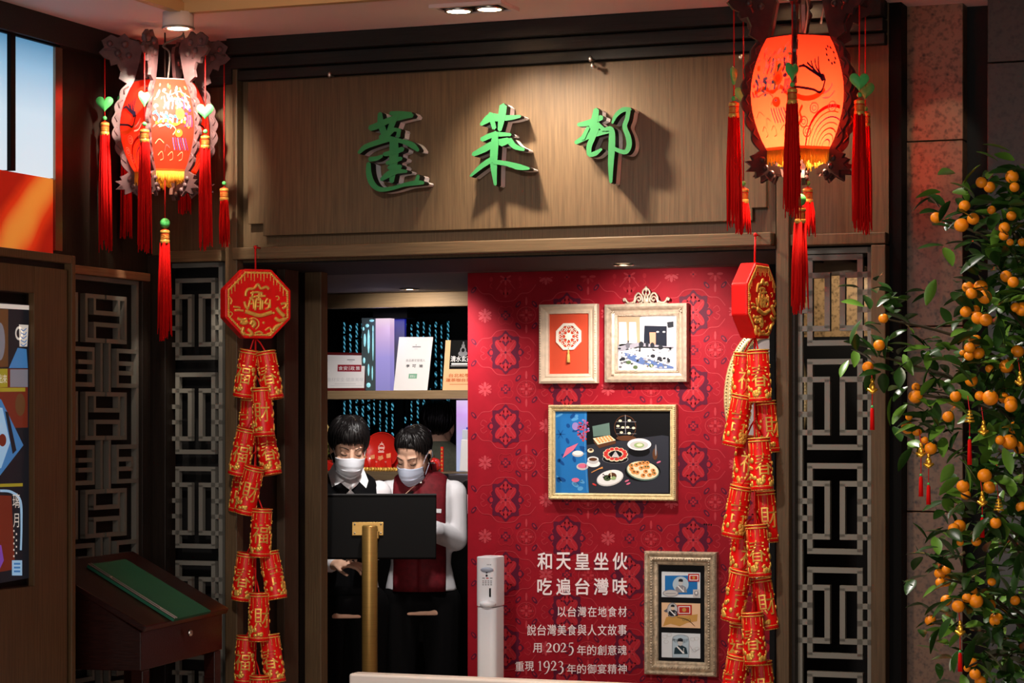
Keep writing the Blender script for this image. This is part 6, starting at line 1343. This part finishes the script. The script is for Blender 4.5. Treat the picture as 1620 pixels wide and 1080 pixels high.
def person(label, loc, rz, c):
    r = thing('person', label, 'person', loc, rz); I4 = Matrix.Identity(4); B4 = Matrix.Translation((c['bx'], 0, 0)) @ Matrix.Rotation(c['byaw'], 4, 'Z'); Hm = headframe(c['head'], *c['rot'])
    k = c.get('w', 1); zs_ = c['zs']        # zs: shoulder height
    R_ = [(z-1.33+zs_ if z > .9 else z, x, y, a*k, d) for z, x, y, a, d in ((.80, 0, .0, .160, .105), (.90, 0, .0, .160, .103), (1.0, 0, .0, .134, .092), (1.10, 0, .0, .140, .098), (1.20, 0, -.004, .155, .107), (1.28, 0, .0, .160, .100), (1.33, 0, .004, .150, .088), (1.362, 0, .004, .112, .072), (1.385, 0, .0, .072, .060), (1.405, 0, -.004, .052, .052))]
    # one continuous body
    b = HB(B4); torso(b, [(z, x, y, a*.9, d*.88) for z, x, y, a, d in R_]); b2 = HB(Hm); b2.v, b2.f, b2.m = b.v, b.f, b.m; head(b2)
    nb_ = B4@Vector((0, .005, zs_+.05)); ht = Hm@Vector((0, .02, -.06)); b.cap(nb_, ht, .050, .048, 16)
    for s, arm in zip((-1, 1), c['arms']):
        sh_, el, wr, hd, hu, cu = [Vector(v) if isinstance(v, (tuple, list)) else v for v in arm]
        b.cap(sh_, el, .042, .034); b.cap(el, wr, .034, .022); hand(b, wr, hd, hu, 1.0*c.get('hs', .95), cu, 1 if s > 0 else -1)
    for s in (-1, 1):
        b.cap((c['bx']+s*.085, 0, .86), (c['bx']+s*.09, -.01, .48), .078, .052); b.cap((c['bx']+s*.09, -.01, .48), (c['bx']+s*.09, .01, .09), .050, .036); b.ell((c['bx']+s*.09, -.05, .04), (.04, .105, .036))
    fuse(b, 'body', SKIN, r, .0055, 3)
    # shirt
    b = HB(B4); torso(b, R_[1:-1])
    for arm in c['arms']:
        sh_, el, wr = [Vector(v) for v in arm[:3]]; b.cap(sh_, el, .056*c.get('sl', 1), .050*c.get('sl', 1), 16); m_ = el.lerp(wr, .86); b.cap(el, m_, .050*c.get('sl', 1), .040*c.get('sl', 1), 16); b.cap(el.lerp(wr, .76), m_, .046, .043, 14)
    fuse(b, 'shirt' if not c.get('jacket') else 'jacket', c.get('shirt', SHIRT), r, .007, 3)
    if 'vest' in c:
        gap, clampx, m = c['vest']; b = HB(B4); n = 56; rows = [(z, x, y, a, d) for z, x, y, a, d in R_[1:-1]]
        fine = []
        for q in range(len(rows)-1):
            for t_ in range(3): fine.append([rows[q][v]+(rows[q+1][v]-rows[q][v])*t_/3 for v in range(5)])
        fine.append(list(rows[-1])); vs = []; fs = []
        for z, x, y, a, d in fine:
            g = gap(z-zs_)
            for i in range(n+1):
                an = -PI/2+g+(2*PI-2*g)*i/n; X_ = (a+.007)*math.cos(an); Y_ = (d+.008)*math.sin(an); X_ = max(-clampx, min(clampx, X_)); vs.append(b.M@Vector((x+X_, y+Y_, z)))
        for q in range(len(fine)-1):
            for i in range(n): fs.append((q*(n+1)+i, q*(n+1)+i+1, (q+1)*(n+1)+i+1, (q+1)*(n+1)+i))
        b.add(vs, fs); b.build('vest', m, r, True, local=True, solid=.006)
    # trousers and shoes
    b = MB(); b.ell((c['bx'], 0, .87), (.165*k, .112, .10))
    for s in (-1, 1): b.cap((c['bx']+s*.085, 0, .85), (c['bx']+s*.09, -.01, .48), .088, .066); b.cap((c['bx']+s*.09, -.01, .48), (c['bx']+s*.09, .01, .10), .066, .056)
    fuse(b, 'trousers', TROU, r, .010, 3)
    for s in (-1, 1):
        b = MB(); b.ell((c['bx']+s*.09, -.052, .042), (.046, .118, .042)); b.box((c['bx']+s*.09-.04, -.15, .0), (c['bx']+s*.09+.04, .055, .014)); b.build('shoe', BLK, r, True, local=True)
    # hair
    b = HB(Hm); hc = Vector((0, .012, .035)); hr = Vector((.073, .092, .085)); tm = c['hairline']; vol = c['hairvol']; rnd = random.Random(c['seed'])
    def hp(a, th, f): return Hm@(hc+Vector((hr.x*f*math.sin(th)*math.cos(a), hr.y*f*math.sin(th)*math.sin(a), hr.z*f*math.cos(th))))
    nu, nv = 60, 12; vs = []; fs = []
    for j in range(nv+1):
        for i in range(nu):
            a = 2*PI*i/nu; t_ = tm(a)*j/nv; edge = 1 if j < nv else .2; f = 1+(vol(a, t_)+.012*math.sin(a*23+j)*c.get('rough', 1))*edge+.012; vs.append(hp(a, t_, f))
    for j in range(nv):
        for i in range(nu): k2 = (i+1) % nu; fs.append((j*nu+i, j*nu+k2, (j+1)*nu+k2, (j+1)*nu+i))
    b.add(vs, fs)
    for q in range(c['tufts']):
        a = rnd.uniform(0, 2*PI); t1 = tm(a)*rnd.uniform(.75, 1.04); t0 = t1*rnd.uniform(.25, .6); sw = rnd.uniform(-.22, .22); f = rnd.uniform(0, .035); pts = []; rad_ = []
        for s in range(6): u = s/5; th = t0+(t1-t0)*u; pts.append(hp(a+sw*u, th, 1.0+vol(a, th)*(1 if u < .9 else .7)+f+.01)); rad_.append([.004, .007, .0075, .006, .004, .0012][s])
        b.tube(pts, rad_, 5)
    if c.get('bun'): b.e((0, .118, .022), (.040, .034, .038), nu=18, nv=12); b.t([(0.03*math.cos(q*PI/6), .112+.006*math.sin(q), .022+.030*math.sin(q*PI/6)) for q in range(13)], .007)
    hname = b.build('hair', HAIR, r, True, local=True)
    # face details
    if c.get('face', True):
        b = HB(Hm)
        for s in (-1, 1):
            b.t([(s*.018, -.0855, .000), (s*.026, -.0885, -.0035), (s*.036, -.0870, -.004), (s*.046, -.078, -.001)], [.0009, .0016, .0018, .0008], 5)
        b.build('eyelashes', INKB, r, True, local=True)['kind'] = 'stuff'
        b = HB(Hm)
        for s in (-1, 1): b.t([(s*.014, -.0925, .0245), (s*.028, -.0895, .0305), (s*.042, -.0800, .0300), (s*.053, -.0675, .025)], [.0016, .0026, .0022, .0008], 6, .8)
        b.build('eyebrows', INKB, r, True, local=True)['kind'] = 'stuff'
        # mask: pleated sheet over nose and mouth
        b = HB(Hm); m = c['mask']; zt_, zb_ = c.get('mz', (-.013, -.108))
        def fm(u, v):
            a = (u*2-1)*1.22; q = 1-abs(u*2-1); z = zt_+(zb_-zt_)*v-(.012*(1-q) if v < .5 else -.022*(1-q)*(v-.5)*2)+.010*q*(1-v)*(1 if v < .2 else 0)
            bulge = .018+.015*math.sin(PI*min(1, v*1.1))*math.cos(a)**2
            y = -.028-(.066+bulge)*math.cos(a)*(1-.16*max(0, v-.6)); pl = .0022*abs(((v*4) % 1)-.5)*2 if .15 < v < .9 else 0
            return b.M@Vector(((.069-.006*v)*math.sin(a), y-pl, z))
        b.grid(fm, 28, 24); mk = b.build('face_mask', m, r, True, local=True, solid=.002)
        b = HB(Hm)
        for s in (-1, 1):
            b.t(spline([(s*.063, -.048, zt_-.006), (s*.072, -.02, .006), (s*.079, .012, .020), (s*.080, .026, .004)], 5), .0012, 5); b.t(spline([(s*.060, -.044, zb_+.03), (s*.070, -.015, -.05), (s*.078, .020, -.024), (s*.080, .026, .0)], 5), .0012, 5)
        b.build('ear_loop', m, r, True, local=True)
    return r, B4, Hm, R_
def at(px, py, Y): return onY(px, py, Y)
YP = 1.27
# the short-haired person
p = onY(550, 720, 1.17); rz = TH+.065
ln = lambda a: math.radians({True: 0}.get(False, 0))
def lerpang(tab):
    def f(a):
        d = abs(((a+PI/2+PI) % (2*PI))-PI)*180/PI          # 0 at the face, 180 at the nape
        for (d0, t0), (d1, t1) in zip(tab, tab[1:]):
            if d0 <= d <= d1: return math.radians(t0+(t1-t0)*(d-d0)/(d1-d0))
        return math.radians(tab[-1][1])
    return f
c1 = dict(bx=0.0, byaw=.12, zs=1.345, w=.84, head=(.004, -.075, 1.503), rot=(.16, .38, .03, .95), seed=3, tufts=420, rough=2.2,
          hairline=lerpang([(0, 80), (35, 84), (55, 96), (70, 118), (90, 126), (110, 140), (180, 148)]), hairvol=lambda a, t: .12+.10*max(0, math.cos(t))+.04*math.sin(3*a),
          arms=[((-.125, .01, 1.31), (-.175, .03, 1.09), (-.055, -.165, 1.025), (.85, -.45, .05), (-.1, -.2, 1), .45), ((.128, .01, 1.31), (.112, .03, 1.08), (.08, -.19, 1.08), (-.5, -.8, .05), (.1, 0, 1), .5)], mask=MASKW, vest=(lambda dz: math.radians(max(0, min(46, 11+dz*560 if dz > -.02 else max(0, 11+(dz+.02)*190)))), .112, VESTB))
r1, B1, H1, R1 = person('person with short black hair, white face mask and black vest over a white shirt', (p.x, p.y, 0), rz, c1)
b = HB(B1); zc_ = 1.345
def flap(pts, y, t=.004): b.prism(pts, lambda x, z: b.M@Vector((x, y+(z-1.38)*.55-abs(x)*-.35, z)), lambda x, z: b.M@Vector((x, y+t+(z-1.38)*.55+abs(x)*.35, z)))
flap([(-.060, 1.440), (-.086, 1.398), (-.074, 1.340), (-.012, 1.372), (-.040, 1.425)], -.088); flap([(.056, 1.428), (.078, 1.365), (.066, 1.335), (.022, 1.378), (.034, 1.420)], -.088)
b.build('collar', SHIRT, r1, False, local=True)
b = HB(B1); b.e((.030, -.121, 1.295), (.006, .003, .007), nu=10, nv=6); b.build('lapel_pin', GOLD, r1, True, local=True)
b = HB(B1)
for z in (1.34, 1.305, 1.27): b.e((0, -.112 if z < 1.33 else -.104, z), (.005, .002, .005), nu=10, nv=6)
b.build('shirt_buttons', WHT, r1, True, local=True)
# the person in maroon
p = onY(664, 720, 1.42); rz = TH+.04
c2 = dict(bx=0.005, byaw=-.10, zs=1.342, w=.95, head=(-.024, -.085, 1.476), rot=(-.50, .58, .08, .92), seed=9, tufts=150, rough=.6, bun=True,
          hairline=lerpang([(0, 61), (30, 66), (52, 84), (66, 106), (80, 112), (100, 124), (180, 140)]), hairvol=lambda a, t: .035+.04*max(0, math.cos(t)),
          arms=[((-.128, .01, 1.305), (-.118, .03, 1.10), (-.045, -.19, 1.16), (.35, -.75, .35), (-.1, -.1, 1), .55), ((.142, .0, 1.305), (.150, -.01, 1.115), (.035, -.175, 1.165), (-.85, -.35, .22), (.1, -.1, 1), .75)], mask=MASKB, mz=(-.016, -.112), sl=1.04,
          vest=(lambda dz: math.radians(max(0, min(16, (dz-.055)*900))), .108, VESTR))
r2, B2, H2, R2 = person('person with black hair tied back, grey-blue mask and maroon vest, looking down', (p.x, p.y, 0), rz, c2)
b = HB(B2)
def ringcol(z0, z1, rx_, ry_, g, off=0):
    n = 30; vs = []; fs = []
    for z in (z0, z1):
        for i in range(n+1): a = -PI/2+g+(2*PI-2*g)*i/n; vs.append(b.M@Vector((rx_*math.cos(a), .0+ry_*math.sin(a)+off-(z-z0)*.25, z)))
    for i in range(n): fs.append((i, i+1, n+1+i+1, n+1+i))
    b.add(vs, fs)
ringcol(1.385, 1.432, .064, .064, .22); b.build('stand_collar', VESTR, r2, True, local=True, solid=.005)
b = HB(B2); ringcol(1.388, 1.438, .059, .059, .10); b.build('inner_collar', SHIRT, r2, True, local=True, solid=.003)
b = HB(B2); b.t([(.0, -.086, 1.372), (-.012, -.106, 1.345), (-.045, -.122, 1.315), (-.06, -.124, 1.30)], .0018, 5); b.build('cord_trim', M('piping', (214, 176, 150), .5), r2, True, local=True)
b = HB(B2); b.obox(b.M@Vector((.008, -.098, 1.362)), (.010, .006, .018), b.R); b.build('clip', CHROME, r2, local=True)
b = HB(B2); b.obox(b.M@Vector((-.030, -.122, 1.314)), (.022, .006, .008), b.R@Matrix.Rotation(-.5, 3, 'Y')); b.build('pen_clip', BLK, r2, local=True)
b = HB(B2); b.obox(b.M@Vector((.074, -.108, 1.238)), (.046, .004, .017), b.R@Matrix.Rotation(.42, 3, 'Z')@Matrix.Rotation(.08, 3, 'Y')); nbg = b.build('name_badge', WHT, r2, local=True, bevel=.001)
b = HB(B2); RR_ = b.R@Matrix.Rotation(.42, 3, 'Z')@Matrix.Rotation(.08, 3, 'Y'); o_ = b.M@Vector((.074, -.108, 1.238))
for k in range(4): b.obox(o_+RR_@Vector((-.016+k*.009, -.0024, .0)), (.005, .0006, .006), RR_)
b.build('badge_print', INKB, nbg)
b = HB(H2); b.t(spline([(.078, -.004, .006), (.076, -.016, -.004), (.075, -.010, -.022), (.072, .0, -.05), (.06, .02, -.10)], 5), .0028, 6); b.e((.079, -.006, -.004), (.006, .011, .013)); b.build('earpiece', BLK, r2, True, local=True)
# a third person behind the shelving, seen from behind
Y3 = 3.0; p = onY(690, 700, Y3); GRN = M('grey_green_jacket', (112, 116, 98), .8, noise=.12, scale=60)
c3 = dict(bx=0, byaw=0, zs=1.46, w=.92, head=(.0, -.03, 1.585), rot=(.1, .1, 0), seed=5, tufts=160, rough=1.5, jacket=True, shirt=GRN, face=False,
          hairline=lerpang([(0, 70), (60, 100), (90, 120), (110, 145), (180, 158)]), hairvol=lambda a, t: .12+.06*max(0, math.cos(t)), sl=1.15,
          arms=[((-.145, .0, 1.42), (-.20, .0, 1.18), (-.16, -.12, .98), (0, -.5, -1), (-1, 0, 0), .4), ((.145, .0, 1.42), (.20, .0, 1.18), (.16, -.12, .98), (0, -.5, -1), (1, 0, 0), .4)])
r3, B3, H3, R3 = person('person in a grey-green jacket with back turned, mostly hidden beyond the counter', (p.x, p.y, 0), TH+PI-.3, c3)

# ------------------------------------------------------------------ kumquat tree at the right
DT = 5.15
LEAF = M('kumquat_leaf', (34, 62, 20), .32, noise=.3, scale=18); LEAFB = M('kumquat_leaf_light', (84, 122, 40), .34, noise=.25, scale=18); FRUIT = M('kumquat_peel', (240, 138, 22), .38, noise=.05, scale=30, bump=.12); BARK = M('kumquat_bark', (66, 54, 36), .8, noise=.3, scale=30)
tc_ = atD(1650, 800, DT); tree = thing('kumquat_tree', 'tall potted kumquat tree full of small orange fruits in front of the granite wall', 'tree', (tc_.x, tc_.y, 0))
def T_(px, py, dz=0): return atD(px, py, DT+dz)
b = MB(); b.lathe([(.16, 0), (.20, .05), (.235, .30), (.25, .36), (.255, .39), (.23, .39), (.22, .34), (0, .33)], (tc_.x, tc_.y, 0), 36); b.build('pot', M('glazed_pot', (110, 22, 18), .25, coat=.4), tree, True)
b = MB(); b.lathe([(0, .345), (.22, .34)], (tc_.x, tc_.y, 0), 30); b.build('soil', M('soil', (40, 30, 22), .95, noise=.4, scale=60), tree)
rnd = random.Random(21)
def limb(mb, pts, r0, r1): s = spline(pts, 6); mb.tube(s, [r0+(r1-r0)*i/(len(s)-1) for i in range(len(s))], 7)
b = MB(); base = Vector((tc_.x, tc_.y, .33)); limb(b, [base, T_(1655, 1100), T_(1645, 800), T_(1640, 520), T_(1632, 300)], .017, .006)
twigs = []
for px, py, dz in ((1380, 560, -.10), (1405, 505, -.05), (1455, 690, -.12), (1480, 345, -.02), (1530, 330, -.10), (1600, 285, -.1), (1535, 470, -.16), (1535, 560, -.2), (1450, 625, -.14), (1560, 630, -.22), (1520, 780, -.2), (1495, 915, -.2), (1540, 950, -.24), (1475, 985, -.15), (1530, 1055, -.22), (1600, 690, -.26), (1575, 830, -.25), (1605, 370, -.2), (1610, 570, -.28), (1600, 960, -.26), (1700, 420, .0), (1740, 600, .05), (1720, 800, .0), (1750, 950, .0), (1660, 700, .25), (1650, 500, .25), (1640, 900, .25), (1680, 300, .05)):
    e = T_(px, py, dz); st = T_(1642+rnd.uniform(-6, 8), min(1060, py+rnd.uniform(70, 150)), 0); mid = st.lerp(e, .5)+UP*.03; limb(b, [st, mid, e], .006, .0018); twigs.append((st, mid, e))
b.build('trunk', BARK, tree, True)
FR = [(1552.6, 288.5, 8), (1565.6, 296, 8), (1601, 279.6, 9.5), (1605, 296, 7), (1526, 325.5, 8), (1481, 344.4, 8), (1521, 356, 10), (1539.6, 346, 8.5), (1568.5, 332, 6), (1572.6, 345.5, 5), (1600, 341.5, 7), (1589, 360, 8), (1588, 372.6, 7), (1598, 383, 5), (1617, 383, 6), (1592, 437, 8.5), (1603, 446, 8), (1531, 454, 8), (1551.5, 454, 10), (1537, 464, 8), (1558, 469.6, 10), (1528, 493, 8), (1542.6, 490, 7), (1547, 503, 9), (1560, 506, 9), (1607, 486, 7), (1617, 489, 10), (1543, 539, 9), (1534, 550, 8), (1548, 558.5, 8.5), (1533, 563, 7), (1523, 558, 4.5), (1610, 555.6, 9), (1592, 579, 10), (1565.6, 583, 6), (1536.7, 601.5, 9), (1448.5, 627, 10), (1449, 612, 6), (1512, 627, 8), (1566.7, 629, 11), (1550, 626, 7), (1588, 629, 8), (1599, 636, 9), (1436, 676.7, 9), (1438, 659.5, 5), (1451, 682, 7), (1500, 659, 8), (1472.5, 709, 9), (1463, 696, 5), (1605, 676, 9), (1599.6, 642, 9), (1582, 696, 7), (1597, 699, 11), (1612.7, 708, 9), (1557.7, 752, 10), (1523.5, 769, 9), (1528, 782.6, 7), (1565, 771, 9), (1616, 802, 8), (1575, 827, 8), (1518, 831.5, 9), (1509, 836, 8), (1544.6, 856, 7), (1519, 858, 5), (1497, 901, 7), (1487, 907, 8), (1487.6, 921, 7), (1496, 919, 8), (1497, 949.6, 8), (1516, 959, 9), (1530, 945.6, 7), (1544, 950.5, 10), (1538.5, 935, 7), (1565, 957, 9), (1576, 980, 10), (1472, 981, 8), (1569, 920, 6), (1606, 949.6, 7), (1538.5, 1047, 7), (1542.6, 1066, 8), (1530, 1057, 5), (1551, 1077, 8), (1397.6, 503.6, 7), (1391, 546, 8), (1373, 580.5, 8)]
for k in range(26): FR.append((rnd.uniform(1630, 1760), rnd.uniform(300, 1100), rnd.uniform(7, 10)))
fm_ = MB().ell((0, 0, 0), (1, 1, .94), nu=18, nv=12).mesh('kumquat', FRUIT, smooth=True); cal = MB()
for q in range(5): a = q*2*PI/5; cal.ell((.16*math.cos(a), .16*math.sin(a), .93), (.17, .09, .05), Matrix.Rotation(a, 3, 'Z'), 6, 4)
cal.tube([(0, 0, .92), (.05, 0, 1.25)], .05, 5); cal = cal.mesh('calyx', LEAF, smooth=True)
fpos = []
for px, py, rr_ in FR:
    dz = rnd.uniform(-.30, -.16) if px < 1625 else rnd.uniform(-.2, .2)
    if px < 1500: dz = rnd.uniform(-.16, -.08)
    c_ = T_(px, py, dz); R_ = rr_*1.16/F*depth(c_); fpos.append((c_, R_))
    o = link('kumquat', fm_, tree, Matrix.Translation(c_-wloc(tree)) @ (Matrix.Rotation(rnd.uniform(-.5, .5), 4, 'X')@Matrix.Rotation(rnd.uniform(-.5, .5), 4, 'Y')) @ Matrix.Diagonal((R_, R_, R_, 1))); link('calyx', cal, o, Matrix.Identity(4))
# leaves: the nearest ones are parts, the rest one mass
lms = [leafmesh(l_, w_).mesh('leaf', m_, smooth=True) for l_, w_, m_ in ((.060, .026, LEAF), (.050, .022, LEAF), (.055, .024, LEAFB), (.044, .020, LEAF))]
def leafmat(p, d, spin): return Matrix.Translation(p) @ (Vector(d).to_track_quat('Y', 'Z').to_matrix() @ Matrix.Rotation(spin, 3, 'Y')).to_4x4()
def leaves_at(c_, n_, spread):
    out = []
    for q in range(n_):
        d = Vector((rnd.gauss(0, 1), rnd.gauss(0, 1), rnd.gauss(.1, .7))).normalized(); p_ = c_+Vector((rnd.gauss(0, spread), rnd.gauss(0, spread), rnd.gauss(0, spread))); out.append((p_, d))
    return out
cand = []
for c_, R_ in fpos: cand += leaves_at(c_+FWD*.03+UP*.012, 3, .030)
for st, mid, e in twigs:
    for q in range(9): u = rnd.uniform(.35, 1); pt = (st.lerp(mid, u*2) if u < .5 else mid.lerp(e, (u-.5)*2)); cand += leaves_at(pt, 1, .018)
CL = [(1395, 480, -.08), (1410, 490, -.08), (1392, 522, -.08), (1380, 545, -.1), (1400, 560, -.1), (1440, 560, -.05), (1475, 575, -.1), (1500, 600, -.1), (1440, 600, -.12), (1480, 640, -.12), (1500, 690, -.12), (1500, 335, -.05), (1545, 390, -.1), (1575, 300, -.1), (1500, 800, -.15), (1490, 840, -.15), (1480, 870, -.15), (1550, 870, -.2), (1590, 850, -.2), (1530, 900, -.2), (1460, 985, -.1), (1560, 1010, -.2), (1600, 1000, -.2), (1600, 1060, -.2), (1480, 1030, -.1), (1570, 520, -.15), (1600, 520, -.15), (1590, 600, -.2), (1570, 660, -.2), (1590, 740, -.2), (1540, 820, -.2), (1520, 700, -.12), (1610, 450, -.1), (1580, 400, -.12), (1610, 320, -.1)]
for px, py, dz in CL: cand += leaves_at(T_(px, py, dz), 6, .032)
cand.sort(key=lambda t: depth(t[0]))
near = [t for t in cand if 810+F*(t[0]-CAM).dot(RGT)/depth(t[0]) < 1640][:285]; ns = set(id(t) for t in near); rest = [t for t in cand if id(t) not in ns]
for p_, d in near: link('leaf', rnd.choice(lms), tree, Matrix.Translation(-wloc(tree)) @ leafmat(p_, d, rnd.uniform(-.8, .8)))
for q in range(1500):
    px = rnd.gauss(1655, 62); py = rnd.uniform(275, 1130); w_ = 1 if py > 420 else (py-200)/220
    if abs(px-1655) > 150*w_ or px < 1505: continue
    rest.append((T_(px, py, rnd.uniform(-.1, .28)), Vector((rnd.gauss(0, 1), rnd.gauss(0, 1), rnd.gauss(.1, .7))).normalized()))
b = MB()
for p_, d in rest:
    m_ = leafmat(p_, d, rnd.uniform(-.8, .8)); lb_ = leafmesh(rnd.uniform(.042, .06), rnd.uniform(.018, .026)); b.mi = 0 if rnd.random() < .75 else 1; b.add([m_@Vector(v) for v in lb_.v], lb_.f)
fo = b.build('foliage', [LEAF, LEAFB], tree, True); fo['kind'] = 'stuff'
# gold charms with red tassels hanging in the tree
def charm(label, gpx, gpy, tas, dz=-.2, kind=0):
    g = T_(gpx, gpy, dz); s_ = depth(g)/F; r = thing('gold_charm', label, 'charm', g, group='gold charms hanging in the tree')
    b = MB()
    if kind == 0:
        b.ell(g+UP*9*s_, (3.2*s_, 3*s_, 5*s_), nu=10, nv=6); b.ell(g, (5*s_, 3*s_, 7*s_), nu=10, nv=6); b.tube([g+Vector((-8*s_, 0, -3*s_)), g-UP*8*s_, g+Vector((8*s_, 0, -3*s_))], [2*s_, 4*s_, 2*s_], 7)
    else:
        for q in range(4): b.tube([g+Vector(((-3-q*1.6)*s_, 0, (9-q*5)*s_)), g+Vector(((3+q*1.6)*s_, 0, (9-q*5)*s_))], 1.9*s_, 6)
        b.tube([g+UP*12*s_, g-UP*10*s_], 1.6*s_, 6)
    b.build('gold_figure', M('charm_gold', (240, 178, 60), .3, .8), r, True)
    b = MB(); b.tube([g+UP*10*s_, g+UP*34*s_+FWD*.02], .0009, 4)
    if tas: b.tube([g, Vector((g.x, g.y, T_(gpx, tas[0], dz).z))], .0009, 4)
    b.build('thread', CORD, r)
    if tas:
        z1, z0 = T_(gpx, tas[0], dz).z, T_(gpx, tas[1], dz).z
        b = MB(); b.ell((g.x, g.y, z1), (2.2*s_,)*3, nu=8, nv=5); b.build('jade_bead', JADE, r, True)
        b = MB(); b.lathe([(1.5*s_, z1-2*s_), (3*s_, z1-5*s_), (3.8*s_, z0), (0, z0)], (g.x, g.y, 0), 9); b.build('tassel', TRED, r, True)
charm('gold figure charm with red tassel on the outermost branch before the lattice', 1380, 612, (643, 680), -.14)
charm('gold bottle charm, left of the pair below the middle fruits', 1457, 713, (751, 785), -.16); charm('gold bottle charm, right of the hanging pair below the middle fruits', 1469, 730, (765, 798), -.16)
charm('gold pine-shaped filigree charm with long red tassel', 1534, 660, (692, 735), -.26, 1); charm('small gold figure charm right of the pine-shaped charm', 1556, 678, None, -.26)
charm('gold charm with red tassel below the fruit cluster at mid height', 1554, 790, (816, 850), -.27); charm('gold charm among leaves near the frame edge at mid height', 1580, 800, None, -.27, 1)
charm('lowest gold charm with red tassel near the bottom fruits', 1519, 995, (1030, 1062), -.26); charm('gold star-like charm high at the edge of the crown', 1614, 600, None, -.28)
